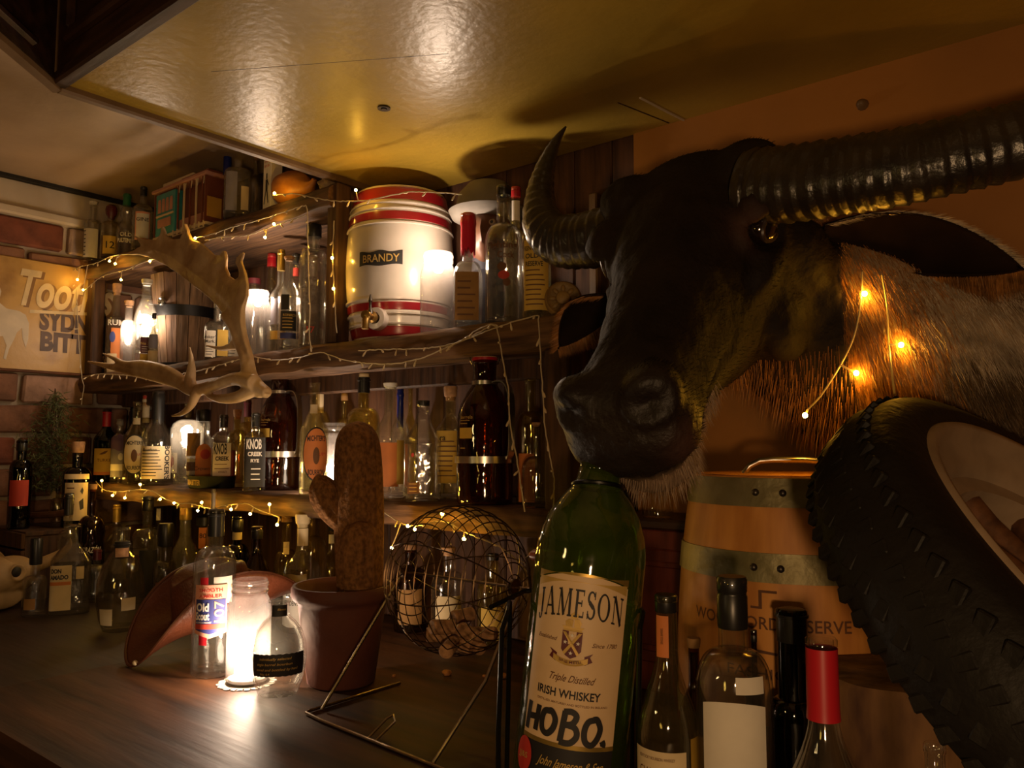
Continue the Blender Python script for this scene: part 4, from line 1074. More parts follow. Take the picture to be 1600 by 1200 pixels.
def growler(label, px, ptop, pbot, pw, Y):
    p, d = spotY(px, Y, ZL)
    H = onY(px, ptop, Y).z - ZL; R = pw / 2 * d / F
    fa = math.atan2(-p.y, -p.x)
    t = thing('growler_bottle', label, 'growler', p, fa, 'swing-top amber growlers')
    pr = [(.02, .01), (.90, 0), (.99, .015), (1.0, .04), (1.0, .52), (.97, .58), (.86, .66), (.66, .73), (.50, .775), (.43, .80), (.40, .83), (.42, .92), (.44, .925), (.44, .95), (.40, .955)]
    MB().lathe([(r * R, h * H) for r, h in pr], 40, None, None, True, False).build('glass', G['amber'], t, angle=60)
    def surf(u, z, eps):
        r = r_at(pr, z / H) * R; a = u / r
        return ((r + eps) * math.cos(a), (r + eps) * math.sin(a), z)
    MB().lathe([(r_at(pr, .27) * R + .0005, .27 * H), (R + .0035, .27 * H), (R + .0035, .315 * H), (R + .0005, .315 * H)], 40, None, None, False, False).build('waist_band', P['steel'], t)
    MB().lathe([(R * .43, .79 * H), (R * .47, .79 * H), (R * .47, .815 * H), (R * .43, .815 * H)], 24, None, None, False, False).build('neck_band', P['steel'], t)
    # flat strap handle on the right side
    path = catmull([(R * .46, .803), (R * .66, .81), (R * .92, .795), (R * 1.10, .73), (R * 1.16, .62), (R * 1.16, .44), (R * 1.13, .34), (R * 1.02, .292)], 4)
    ang = .95
    c, s_ = math.cos(ang), math.sin(ang)
    vs = []; fs = []
    n = len(path)
    for i, (r, h) in enumerate(path):
        i0, i1 = max(i - 1, 0), min(i + 1, n - 1)
        tr, tz = path[i1][0] - path[i0][0], (path[i1][1] - path[i0][1]) * H
        ll = math.hypot(tr, tz) or 1
        nr, nz = -tz / ll * .0012, tr / ll * .0012
        for dw, sg_ in ((-.010, 1), (.010, 1), (.010, -1), (-.010, -1)):
            rr = r + nr * sg_; zz = h * H + nz * sg_
            vs.append((rr * c - dw * s_, rr * s_ + dw * c, zz))
    for i in range(n - 1):
        for k in range(4):
            k2 = (k + 1) % 4; fs.append((i * 4 + k, i * 4 + k2, (i + 1) * 4 + k2, (i + 1) * 4 + k))
    fs += [(0, 1, 2, 3), tuple(4 * (n - 1) + k for k in (3, 2, 1, 0))]
    MB().add(vs, fs).build('strap_handle', P['steel'], t, angle=40)
    MB().lathe([(R * .40, .95 * H), (R * .46, .955 * H), (R * .46, .972 * H), (R * .40, .975 * H)], 20).build('rubber_ring', P['red'], t)
    MB().lathe([(R * .38, .97 * H), (R * .44, .975 * H), (R * .47, .992 * H), (R * .40, 1.0 * H), (.001, 1.0 * H)], 20).build('stopper', P['cream'], t)
    for sd in (-1, 1):
        MB().tube([(.0, sd * R * .46, .93 * H), (R * .12, sd * R * .52, .95 * H), (0, sd * R * .54, .975 * H), (-R * .1, sd * R * .48, .985 * H)], .0014, 5).build('wire_bail', P['steel'], t)
    lo = patch_on(surf, -R * 1.05, -R * .45, .43 * H, .50 * H, P['yellowp'], t)
    text_on(surf, 'barrels', -R * .70, .57 * H, .018 * H * 1.2, P['inkg'], t, width=R * .55)
    for i in range(3): patch_on(surf, -R * 1.0, -R * (.55 + .1 * i), (.545 - .14 * (i > 1) - .02 * i) * H, (.55 - .14 * (i > 1) - .02 * i) * H, P['inkg'], t, name='print_line', nz=1)
    return t
growler('dark amber growler with steel strap handle behind the antler base', 434, 576, 775, 64, 1.235)
growler('dark amber growler with steel strap handle near the right shelf end', 757, 553, 795, 88, 1.185)
michter(489, 598, 44, 1.165, 'bottle with orange oval label right of the left growler', -.05, .22)
B('whiskey_bottle', 'yellow bottle with red-topped neck behind the orange oval label', 497, 598, 34, 1.27, ZL, gl='yellow', prof=pr_std, cap=('foil', .72, 1, 'cream'), labels=[(.93, .99, .36, 'redp')], group=g3)
B('whiskey_bottle', 'yellowish corked bottle with black neck sleeve behind the cactus top', 566, 584, 52, 1.20, ZL, gl='yellow', prof=profile(.60, .72, .34, 'round'), cap=('foil', .84, .97, 'black'), labels=[(.97, 1.0, .3, 'cream')], group=g3)
B('whiskey_bottle', 'hazy bottle with tan label standing right of the cactus', 608, 600, 50, 1.20, ZL, gl='film', prof=profile(.52, .76, .36, 's'), cap=('cork', .97, 1.01, 'whitep'), labels=[(.10, .48, .8, 'orangep', dict(u=-.25)), (.12, .5, .3, 'yellowp', dict(u=.75))], group=g3)
B('vodka_bottle', 'bottle with bright blue neck behind the fluted clear bottle', 624, 605, 30, 1.28, ZL, gl='clear', prof=pr_wine, cap=('foil', .62, 1, 'bluecap'), group=g3)
B('vodka_bottle', 'slim yellow-lit clear bottle behind the fluted bottle', 640, 603, 22, 1.345, ZL, gl='yellow', prof=pr_wine, group=g3)
B('tequila_bottle', 'fluted clear bottle with black cap and small dark label', 660, 626, 56, 1.175, ZL, gl='thick', prof=[(.02, .012), (.94, 0), (1.0, .03), (.97, .2), (.95, .45), (.98, .56), (.95, .60), (.72, .68), (.5, .76), (.38, .84), (.34, .92), (.36, .955), (.36, .99), (.33, 1)], sec=lambda a: sec_square(6)(a) * (1 + .02 * math.cos(16 * a)), cap=('screw', .945, 1, 'black'), labels=[(.08, .19, .34, 'inkb', dict(u=-.5, eps=.002, lines=(-.24, .24, .1, .17, 3, 'inkg'))), (.435, .475, .09, 'inkr', dict(u=-.55, eps=.002, shape='oval', name='dot'))], group=g3)
B('gin_bottle', 'stoppered bottle with tall yellow label beside the right growler', 703, 604, 48, 1.262, ZL, gl='straw', prof=profile(.58, .76, .36, 's'), cap=('cork', .90, 1, 'tan'), labels=[(.14, .60, .95, 'yellowp', dict(u=-.1, text=[('ra', -.4, .54, .05, 'inkk')], lines=(-.7, .5, .2, .5, 8, 'inkb')))], group=g3)
B('whiskey_bottle', 'tall amber-lit open bottle at the right end of bottom shelf', 829, 592, 46, 1.24, ZL, gl='yellow', prof=profile(.60, .74, .36, 'round'), labels=[(.02, .40, .6, 'orangep', dict(u=-.3))], group=g3)
B('miniature_bottle', 'smaller smoky bottle in front of the tall amber-lit bottle', 838, 660, 46, 1.175, ZL, gl='smoke', prof=profile(.42, .60, .24, 'round'), cap=('cork', .96, 1, 'cork'), group=g3)
B('whiskey_bottle', 'dim bottle with brown label in shadow behind the right growler', 730, 628, 28, 1.345, ZL, gl='brown', prof=pr_std, cap=('cork', .92, 1, 'cork'), group=g3)
B('whiskey_bottle', 'dim amber bottle glimpsed between left growler and oval label', 536, 614, 30, 1.345, ZL, gl='yellow', prof=pr_std, cap=('screw', .92, 1, 'brownp'), group=g3)

# small clear jar on the cabinet
p, d = spotY(1028, 1.255, ZL - .012)
jt = thing('glass_jar', 'small empty glass jar on the red cabinet left of the wooden cask', 'jar', p, 0)
rj = 24 * d / F; hj = onY(1028, 762, 1.255).z - p.z
MB().lathe([(r * rj, h * hj) for r, h in ((.02, .02), (.92, 0), (1, .05), (1, .66), (.94, .74), (.9, .78), (1.06, .86), (1.08, .92), (1.0, 1.0), (.92, .99))], 32, None, None, True, False).build('glass', G['straw'], jt)

# ------------------------------------------------------------------ bottles on the counters
g4 = 'empty bottles on the back counter'
g5 = 'bottles at the near right of the bar'
def CB(name, label, px, pbase, ptop, pw, zb=None, **kw):
    z = CT if zb is None else zb
    q = onZ(px, pbase, z)
    return bottle(name, label, px, ptop, pw, q.y, z, **kw)
CL = CT - .012
B('whiskey_bottle', 'dark bottle with red label standing in the far left corner', 28, 688, 32, .92, ZL - .125, gl='dark', prof=profile(.64, .78, .44, 'round'), cap=('screw', .88, 1, 'black'), labels=[(.26, .55, .9, 'redp', dict(u=-.1))], group=g4)
B('whiskey_bottle', 'dark bottle with cork and cream label in the left corner', 117, 690, 40, 1.05, ZL - .125, gl='dark', prof=profile(.58, .70, .38, 'round'), cap=('cork', .86, 1, 'tan'), labels=[(.08, .52, .9, 'cream', dict(lines=(-.7, -.1, .2, .45, 5, 'inkb'), poly=[([(.25, .42), (.4, .47), (.5, .43), (.42, .38)], 'inkk'), ([(.2, .30), (.5, .34), (.55, .22), (.3, .2)], 'inkk')])), (.56, .62, 1.0, 'cream', dict(name='neck_label'))], group=g4)
# low box that lifts the two corner bottles
sb = thing('bottle_crate', 'dark wooden crate in the left corner under two bottles', 'crate', (XL + .165, 1.0, CL))
hc_ = (ZL - .125) - CL
for i in range(4):
    MB().box((-.155, -.115, hc_ * i / 4 + .002), (.125, -.105, hc_ * (i + 1) / 4 - .004), bev=.001).build('slat', m_post, sb, smooth=False)
MB().box((-.155, -.105, hc_ - .012), (.125, .12, hc_), bev=.001).build('lid', m_post, sb, smooth=False)
for x_ in (-.15, .105): MB().box((x_, -.103, 0), (x_ + .015, .115, hc_ - .012)).build('end_board', m_post, sb, smooth=False)

CB('tequila_bottle', 'clear faceted bottle lettered Don Amado on the back counter', 108, 955, 818, 70, CL, gl='clear', prof=profile(.60, .80, .32, 'slope', lip=1.45, rtop=.28), sec=sec_square(8, .8), labels=[(.06, .56, .46, 'cream', dict(u=-.42, eps=.0016, text=[('DON', -.14, .50, .045, 'inkk', dict(w=.42, bold=.05)), ('AMADO', -.02, .43, .045, 'inkk', dict(w=.72, bold=.05))])), (.34, .38, .44, 'orangep', dict(u=-.42, eps=.002)), (.40, .54, .15, 'cream', dict(u=.35, eps=.0016))], group=g4)
CB('tequila_bottle', 'dark round bottle lettered Corazon behind the faceted clear bottle', 138, 931, 756, 40, CL, gl='brown', prof=profile(.58, .72, .26, 'round'), cap=('cork', .95, 1, 'brownp'), marks=[('CORAZÓN', -.1, .42, .05, 'inkw', dict(w=1.6, slant=.2))], group=g4)
CB('whiskey_bottle', 'clear bottle with square black cap left of the faceted bottle', 52, 962, 840, 34, CL, gl='clear', prof=profile(.42, .52, .40, 'round'), cap=('wide', .66, 1, 'black'), labels=[(.10, .24, .5, 'brownp', dict(u=-.4))], group=g4)
CB('whiskey_bottle', 'tall clear bottle with black cap and white top in the back left', 101, 941, 770, 30, CL, gl='clear', prof=profile(.54, .66, .42, 'round'), cap=('foil', .80, 1, 'black'), group=g4)
B('whiskey_bottle', 'slim bottle with black cap at the far back left', 88, 762, 20, 1.02, ZL - .125, gl='smoke', prof=pr_tall, cap=('screw', .92, 1, 'black'), group=g4)
CB('whiskey_bottle', 'round clear bottle with small dark neck right of the faceted bottle', 149, 938, 856, 44, CL, gl='clear', prof=profile(.56, .70, .26, 'round'), cap=('foil', .78, .98, 'maroon'), group=g4)
CB('wine_bottle', 'clear bottle with grooved gold capsule on the back counter', 178, 925, 788, 42, CL, gl='smoke', prof=profile(.5, .72, .26, 's'), cap=('foil', .80, 1, 'gold'), group=g4)
CB('bourbon_bottle', 'round decanter bottle with dark neck label left of the leather hat', 186, 985, 822, 70, CL, gl='smoke', prof=pr_round, cap=('foil', .70, .86, 'blackmat'), labels=[(.08, .24, .32, 'cream', dict(u=-.62)), (.22, .34, .3, 'cream', dict(u=.35)), (.72, .80, .24, 'tan', dict(eps=.004, name='neck_label'))], group=g4)
CB('whiskey_bottle', 'clear bottle with black cap and dark label behind the round decanter', 226, 940, 775, 46, CL, gl='clear', prof=profile(.58, .70, .34, 'round'), cap=('screw', .86, 1, 'black'), labels=[(.06, .50, .60, 'inkk', dict(u=.15)), (.36, .46, .2, 'inkb', dict(u=-.6, shape='oval', name='seal'))], group=g4)
CB('whiskey_bottle', 'clear bottle with white neck strip behind the dark label', 246, 918, 786, 34, CL, gl='clear', prof=pr_std, labels=[(.80, .94, .2, 'white', dict(u=-.15))], group=g4)
CB('whiskey_bottle', 'dark capped bottle between the gold-necked bottle and the dark label', 255, 956, 817, 34, CL, gl='smoke', prof=profile(.46, .58, .52, 'round'), cap=('wide', .74, 1, 'black'), labels=[(.05, .35, .8, 'inkb')], group=g4)
CB('tequila_bottle', 'pale bottle with dimpled body and gold paper neck behind the hat', 286, 944, 777, 38, CL, gl='haze', prof=profile(.46, .66, .44, 's'), cap=('screw', .79, 1, 'gold'), labels=[(.84, .90, .2, 'brownp', dict(u=-.2, eps=.003))], group=g4)
CB('whiskey_bottle', 'bottle with black cap and orange neck label behind the purple-labelled bottle', 316, 931, 806, 40, CL, gl='straw', prof=profile(.42, .58, .46, 'round'), cap=('wide', .88, 1, 'black'), labels=[(.60, .86, .44, 'orangep', dict(text=[('80', -.1, .76, .06, 'inkk')]))], group=g4)
q = onZ(345, 935, CL)
B('whiskey_bottle', 'dark bottle with white-banded black cap under the fairy lights', 367, 806, 40, 1.08, CT, gl='dark', prof=pr_std, cap=('wide', .86, .97, 'black'), labels=[(.78, .85, .5, 'cream')], group=g4)
B('tequila_bottle', 'slim bottle capped with a woven checked wrap under the shelf edge', 328, 764, 20, 1.09, CT, gl='straw', prof=pr_tall, cap=('foil', .8, 1, 'greyp'), group=g4)

# around the candle jar
t, surf, H, R = CB('bourbon_bottle', 'tall slim clear bottle with pink and purple Old Scout label by the candle jar', 331, 1053, 795, 64, CT, gl='clear', prof=profile(.66, .77, .36, 'round'), cap=('foil', .835, 1, 'black'), yaw=-.28, labels=[
    (.27, .555, .80, 'pink', dict(shape='point', cut=.03, u=.12, text=[('SMOOTH', 0, .525, .020, 'inkr', dict(w=1.1)), ('AMBLER', 0, .49, .020, 'inkr', dict(w=1.1))])),
    (.29, .47, .72, 'navy', dict(shape='point', cut=.025, u=.12, eps=.0011, text=[('Old', -.36, .425, .045, 'inkw', dict(w=.62, bold=.04)), ('Scout', -.36, .373, .045, 'inkw', dict(w=.68, bold=.04)), ('107', .40, .398, .055, 'pink', dict(rot=PI / 2, w=1.0)), ('BOURBON WHISKEY', -.3, .335, .010, 'inkw', dict(w=.75))])),
    (.295, .325, .72, 'redp', dict(u=.12, eps=.0015)),
    (.20, .60, .2, 'red', dict(u=-.2, eps=.0003)),
    (.44, .60, .5, 'white', dict(u=.75, eps=-.0008, name='back_label'))], group=None)
CB('bourbon_bottle', 'round decanter bottle with torn black band label in front of the candle jar', 434, 1083, 934, 86, CT, gl='thick', prof=[(.02, .014), (.60, 0), (.70, .01), (.86, .14), (.97, .28), (1.0, .40), (.96, .54), (.82, .66), (.58, .755), (.40, .80), (.345, .83), (.335, .955), (.40, .96), (.40, .985), (.345, 1.0)], sec=sec_square(2.35), cap=None, labels=[
    (.25, .47, 1.45, 'inkk', dict(shape='scallop', cut=.008, nu=60, text=[('individually selected', -.15, .43, .025, 'inkg', dict(w=1.2, slant=.3)), ('single barrel bourbon', -.2, .375, .025, 'inkg', dict(w=1.4, slant=.3)), ('stored and bottled by hand', -.1, .32, .025, 'inkg', dict(w=1.7, slant=.3)), ('No 64', -.5, .275, .022, 'inkg', dict(w=.4))])),
    (.825, .945, .345, 'inkk', dict(name='neck_label', u=.0, nu=24, text=[('Blanton', .08, .90, .022, 'inkg', dict(w=.3, slant=.3))]))], group=None)
CB('whiskey_bottle', 'dark amber bottle with black cap behind the candle jar', 398, 984, 822, 48, CT, gl='brown', prof=profile(.46, .80, .34, 's'), cap=('screw', .88, 1, 'black'), group=g4)
CB('bourbon_bottle', "clear bottle with paper Basil Hayden's label and dotted collar behind the pot", 470, 985, 803, 56, CT, gl='clear', prof=profile(.52, .70, .34, 's'), cap=('cork', .91, 1, 'cream'), labels=[(.06, .50, .95, 'white', dict(u=-.7, shape='torn', cut=.01, text=[("BASIL", .1, .32, .03, 'inkk'), ("HAYDEN'S", .1, .26, .04, 'inkk', dict(w=.9))])), (.73, .88, .33, 'cream', dict(name='neck_label'))], group=g4)
CB('whiskey_bottle', 'small corked bottle with cream neck tag behind the paper label', 445, 960, 806, 36, CT, gl='yellow', prof=profile(.5, .66, .42, 'round'), cap=('screw', .94, 1, 'brownp'), labels=[(.62, .74, .25, 'cream')], group=g4)
CB('tequila_bottle', 'yellowish bottle with wooden ball stopper behind the flower pot', 484, 974, 783, 48, CT, gl='yellow', prof=profile(.56, .72, .24, 'round'), cap=('ball', .90, 1, 'tan'), group=g4)
CB('wine_bottle', 'yellow-lit open bottle touching the cactus on its left', 516, 958, 818, 36, CT, gl='yellow', prof=profile(.5, .72, .28, 's'), cap=('screw', .92, 1, 'black'), labels=[(.78, .88, .26, 'white')], group=g4)
CB('whiskey_bottle', 'amber bottle seen dimly through the wire ball', 640, 985, 850, 50, CT, gl='brown', prof=pr_std, cap=('cork', .93, 1, 'cork'), labels=[(.1, .5, .8, 'brownp')], group=g4)
CB('whiskey_bottle', 'clear bottle with tan label seen through the wire ball', 700, 1000, 855, 54, CT, gl='clear', prof=pr_std, cap=('cork', .93, 1, 'tan'), labels=[(.1, .5, .8, 'cream')], group=g4)
CB('whiskey_bottle', 'clear bottle with brown label behind the right side of the wire ball', 770, 1010, 865, 50, CT, gl='yellow', prof=pr_std, cap=('screw', .93, 1, 'black'), labels=[(.1, .45, .8, 'yellowp')], group=g4)

# near right group
def NB(name, label, px, ptop, pw, Y, **kw):
    return bottle(name, label, px, ptop, pw, Y, CT, group=g5, seg=44, **kw)
NB('whiskey_bottle', 'clear bottle with black cap and orange neck strip beside the giant green bottle', 1046, 929, 98, .80, gl='straw', prof=profile(.40, .76, .36, 's', rtop=.33), cap=('screw', .925, 1, 'black'), labels=[(.74, .915, .20, 'orangep', dict(u=-.14, eps=.0012, name='neck_strip', text=[('SINGLE BARREL', 0, .83, .010, 'inkb', dict(rot=PI / 2, w=.5))])), (.06, .375, .92, 'cream', dict(u=-.35, text=[('KENTUCKY BOURBON WHISKEY', -.05, .345, .012, 'inkb', dict(w=1.2)), ('CHARTER', -.1, .29, .03, 'inkb', dict(w=1.1))])), (.12, .42, .5, 'yellowp', dict(u=1.3, name='back_label', eps=-.001))])
NB('whiskey_bottle', 'clear round-shouldered bottle with long black cap and blank white label', 1152, 901, 120, .83, gl='clear', prof=profile(.56, .72, .38, 'round', rtop=.36), cap=('screw', .80, 1, 'black'), labels=[(.05, .555, .86, 'white', dict(u=-.02, shape='arch', cut=.02)), (.585, .645, .38, 'white', dict(u=.42, name='price_sticker'))])
NB('wine_bottle', 'brown bottle with black cap behind the red-necked bottle', 1245, 952, 74, .93, gl='dark', prof=profile(.46, .56, .62, 'round', rtop=.60), cap=('foil', .84, 1, 'black'))
NB('wine_bottle', 'clear sloping bottle with bright red neck sleeve at the front right', 1296, 997, 146, .755, gl='clear', prof=profile(.30, .72, .31, 's', rtop=.30), labels=[])
p, d = spotY(1300, .755, CT)
rb_ = bpy.data.objects['wine_bottle.%03d' % max(int(o.name[-3:]) for o in C.objects if o.name.startswith('wine_bottle.'))]
Hn = onY(1306, 1000, .755).z - CT; Rn = 73 * d / F
MB().lathe([(Rn * .36, Hn * .70), (Rn * .345, Hn * .74), (Rn * .335, Hn * .955), (Rn * .335, Hn * .965)], 36, None, None, False, False).build('neck_sleeve', P['red'], rb_)
NB('cognac_bottle', 'dark amber corked bottle behind the orange neck strip', 1088, 997, 50, .915, gl='brown', prof=profile(.48, .72, .34, 's'), cap=('cork', .93, 1, 'brownp'))
NB('whiskey_bottle', 'small bottle with black top behind the long-capped bottle', 1184, 985, 30, .925, gl='amber', prof=pr_tall, cap=('screw', .93, 1, 'black'))
NB('wine_bottle', 'open clear bottle top peeking in at the bottom right', 1478, 1165, 70, .66, gl='clear', prof=profile(.5, .7, .42, 's'))

# ------------------------------------------------------------------ flower pot with carved cactus
pp = onZ(533, 1066, CT); dp = proj(pp)[2]
Hp = .170; Rp = 79 * dp / F
pot = thing('flower_pot', 'dark terracotta flower pot holding the brown cactus on the bar', 'pot', pp, 0)
m_ter = mat('dark_terracotta', (.12, .032, .017), .75, var=.35, scale=9, bump=.25, bscale=60)
MB().lathe([(.01, .006), (Rp * .60, 0), (Rp * .66, .004), (Rp * .86, Hp * .80), (Rp * .88, Hp * .84), (Rp * .96, Hp * .86), (Rp * 1.0, Hp * .90), (Rp * 1.0, Hp * .97), (Rp * .97, Hp), (Rp * .92, Hp), (Rp * .89, Hp * .96), (Rp * .80, Hp * .78), (Rp * .78, Hp * .76), (.01, Hp * .75)], 56).build('pot_body', m_ter, pot, angle=50)
MB().lathe([(.01, Hp * .765), (Rp * .79, Hp * .765), (Rp * .79, Hp * .78), (.01, Hp * .79)], 40).build('soil', mat('dry_soil', (.045, .025, .014), .95, var=.5, scale=60, bump=.8), pot)
m_cac = mat('brown_felt', (.25, .115, .042), .95, var=.55, scale=140, bump=1.0, spec=.1, stretch=(1, 1, .8))
cz = Hp * .77
ct_ = thing('cactus', 'brown felted ornamental cactus with a rounded left arm and a front bud', 'cactus', (pp.x, pp.y, pp.z + cz), 0)
fdir = Vector((-pp.x, -pp.y, 0)).normalized(); rdir = Vector((-fdir.y, fdir.x, 0)) * -1
if (RC.transposed() @ rdir).x < 0: rdir = -rdir
def cpx(px, py, off=0.0):
    """local point of the cactus seen at that pixel, in the upright plane through the pot's axis shifted towards the viewer"""
    dr_ = ray(px, py); c0 = pp + fdir * off
    t_ = (c0 - CAM).dot(fdir) / dr_.dot(fdir)
    return (CAM + dr_ * t_) - ct_.location
pxm = dp / F
def cact(path, nm, ribs, seg=40):
    pts = catmull(path, 5)
    MB().tube([q[:3] for q in pts], [max(q[3], .0006) for q in pts], seg, wav=lambda i, a: 1 + .055 * math.cos(ribs * a)).build(nm, m_cac, ct_, angle=70)
def cp(px, py, r, off=0.0): return (*cpx(px, py, off), r * pxm)
cact([cp(563, 945, 34), cp(562, 880, 37), cp(561, 800, 39), cp(560, 730, 37.5), cp(559, 690, 34), cp(559, 670, 25), cp(559, 661, 12), cp(559, 658, 1)], 'stem', 12)
cact([cp(548, 830, 12), cp(530, 810, 19), cp(513, 785, 24), cp(505, 765, 23), cp(501, 752, 16), cp(499, 744, 8), cp(499, 741, 1)], 'arm', 9)
cact([cp(560, 935, 24, .035), cp(561, 900, 30, .038), cp(562, 860, 32, .038), cp(563, 832, 27, .038), cp(564, 818, 16, .038), cp(564, 812, 1, .038)], 'bud', 9)

# ------------------------------------------------------------------ wire bingo cage
Yc = .905
cc_ = onY(715, 905, Yc); dcg = proj(cc_)[2]; Rc_ = 114 * dcg / F
cg = thing('wire_cage', 'spherical wire raffle cage on a bent wire stand', 'cage', (cc_.x, Yc, CT))
hz = cc_.z - CT
m_wire = mat('rusty_wire', (.16, .10, .055), .38, .95, var=.4, scale=40)
nr = 20
for i in range(1, nr):
    a = PI * i / nr
    x = -Rc_ * math.cos(a); r = Rc_ * math.sin(a)
    MB().tube([(x, r * math.cos(t * PI / 20), hz + r * math.sin(t * PI / 20)) for t in range(40)], .0009, 4, closed=True).build('ring_wire', m_wire, cg)
for i in range(4):
    b = PI * i / 4 + .2
    MB().tube([(-Rc_ * math.cos(t * PI / 20), Rc_ * math.sin(t * PI / 20) * math.cos(b), hz + Rc_ * math.sin(t * PI / 20) * math.sin(b)) for t in range(40)], .0011, 4, closed=True).build('rib_wire', m_wire, cg)
MB().tube([(-Rc_ - .012, 0, hz), (Rc_ + .03, 0, hz)], .0022, 6).build('axle', m_wire, cg)
for s in (-1, 1): MB().lathe([(.012, -.003), (.012, .003)], 16, Matrix.Translation((s * Rc_, 0, hz)) @ Matrix.Rotation(PI / 2, 4, 'Y')).build('hub', m_wire, cg)
hx = Rc_ + .03
MB().tube([(hx, 0, hz), (hx, -.01, hz + .045), (hx + .01, -.012, hz + .05)], .0022, 6).build('crank', m_wire, cg)
MB().lathe([(.004, 0), (.008, .006), (.010, .03), (.008, .052), (.003, .058)], 16, Matrix.Translation((hx + .008, -.012, hz + .05)) @ Matrix.Rotation(PI / 2, 4, 'Y')).build('crank_handle', mat('red_turned_wood', (.32, .07, .03), .35, var=.3, scale=30), cg)
# stand: foot bar in front, uprights leaning back to the axle, rear foot
m_rod = mat('bright_rod', (.42, .33, .24), .3, 1.0, var=.3, scale=50)
fb = [onZ(478, 1117, CT) - cg.location, onZ(500, 1128, CT) - cg.location, onZ(680, 1201, CT) - cg.location, onZ(760, 1237, CT) - cg.location]
for q in fb: q.z = .003
L0 = fb[0]; L1 = onZ(503, 1112, CT) - cg.location; L2 = onZ(677, 1197, CT) - cg.location
backY = .10
MB().tube([(L0.x - .004, L0.y + .20, .003), (L0.x - .004, L0.y + .01, .003), tuple(L0), tuple(fb[1]), tuple(fb[2]), tuple(fb[3]), (fb[3].x + .006, fb[3].y + .012, .003), (fb[3].x + .006, fb[3].y + .2, .003)], .0026, 8).build('foot_frame', m_rod, cg)
MB().tube([(L1.x, L1.y, .004), (-Rc_ - .008, 0, hz)], .0026, 8).build('upright', m_rod, cg)
MB().tube([(L2.x, L2.y, .004), (L2.x + .05, L2.y + .045, hz * .5), (Rc_ + .012, 0, hz)], .0026, 8).build('upright', m_rod, cg)
m0 = onZ(575, 1158, CT) - cg.location; m1 = onZ(586, 1163, CT) - cg.location
MB().tube([(m0.x, m0.y, .004), (m0.x, m0.y + .035, .022), (m0.x + .005, m0.y + .043, .026), (m1.x + .002, m1.y + .035, .022), (m1.x, m1.y, .004)], .0018, 6).build('clip', m_rod, cg)
mco = MB().lathe([(.0095, 0), (.011, .002), (.011, .036), (.0095, .038), (.001, .038)], 14).mesh('cork'); mco.materials.append(P['cork'])
rr = random.Random(3)
for i in range(9):
    o = bpy.data.objects.new('wine_cork', mco); C.objects.link(o)
    a = rr.uniform(0, 2 * PI); ra = rr.uniform(.01, .052)
    zz = hz - math.sqrt(max(0, (Rc_ - .014) ** 2 - ra ** 2)) + .004 + (.016 if i > 5 else 0)
    o.location = (cg.location.x + ra * math.cos(a), cg.location.y + ra * math.sin(a), CT + zz)
    o.rotation_euler = (PI / 2 + rr.uniform(-.3, .3), 0, rr.uniform(0, PI))
    tag(o, 'wine cork lying in the bottom of the wire raffle cage', 'cork', 'corks inside the wire cage')
for i, (px, py, r, lb) in enumerate(((698, 1055, .008, 'small orange pebble on the bar under the wire cage'), (786, 1060, .008, 'brown pebble on the bar right of the wire cage'), (615, 1058, .004, 'tiny pale crumb on the bar beside the pot'), (757, 1058, .004, 'tiny shiny crumb on the bar under the cage'))):
    q = onZ(px, py, CT)
    bm = bmesh.new(); bmesh.ops.create_icosphere(bm, subdivisions=2, radius=r)
    for v in bm.verts: v.co *= 1 + .4 * mnoise.noise(v.co * 150 + Vector((i, 0, 0))); v.co.z = v.co.z * .7
    me = bpy.data.meshes.new('pebble'); bm.to_mesh(me); bm.free()
    o = link('pebble', me, mat('orange_pebble', (.35, .14, .04), .7, var=.4, scale=80), loc=(q.x, q.y, CT + r * .55), label=lb, cat='pebble')

# ------------------------------------------------------------------ leather cowboy hat
ha = thing('cowboy_hat', 'brown leather cowboy hat with rolled brim tipped forward on the bar', 'hat', (0, 0, 0))
m_lea = mat('brown_leather', (.13, .036, .015), .42, var=.35, scale=12, bump=.35, bscale=160)
La, Wb = .178, .128
def brim(th, s):
    """th=0 front; s 0 at crown, 1 at edge"""
    ca, sa = math.cos(th), math.sin(th)
    rx = .066 + (Wb - .066) * s; ry = .086 + (La - .086) * s
    z = .092 * s ** 1.5 * sa * sa - .030 * s ** 1.5 * max(0, ca) ** 2 - .012 * s ** 1.5 * max(0, -ca) ** 2
    sx = sa * rx * (1 - .22 * s * s * sa * sa)
    return Vector((sx, -ca * ry, z))
vs = []; fs = []; n, m = 72, 12
for j in range(m + 1):
    for i in range(n): vs.append(brim(2 * PI * i / n, j / m))
for j in range(m):
    for i in range(n):
        i2 = (i + 1) % n; fs.append((j * n + i, j * n + i2, (j + 1) * n + i2, (j + 1) * n + i))
bro = MB().add(vs, fs).build('brim', m_lea, ha, angle=0)
so = bro.modifiers.new('thick', 'SOLIDIFY'); so.thickness = .003
MB().tube([brim(2 * PI * i / n, 1.0) for i in range(n)], .0028, 6, closed=True).build('brim_edge', mat('dark_leather_edge', (.10, .032, .014), .4), ha)
vs = []; fs = []; m = 12
for j in range(m + 1):
    t = j / m
    for i in range(n):
        th = 2 * PI * i / n; ca, sa = math.cos(th), math.sin(th)
        k = (1 - .18 * t) if t < .75 else (1 - .18 * .75) * math.sqrt(max(0.0, 1 - ((t - .75) / .25) ** 2)) + .001
        z = .115 * (1 - (1 - min(t, 1)) ** 1.4) + .0
        z -= .030 * max(0, t - .55) / .45 * math.exp(-(sa * k * 2.2) ** 2)
        vs.append((sa * .066 * k * (1 - .12 * t * max(0, ca)), -ca * .086 * k, z))
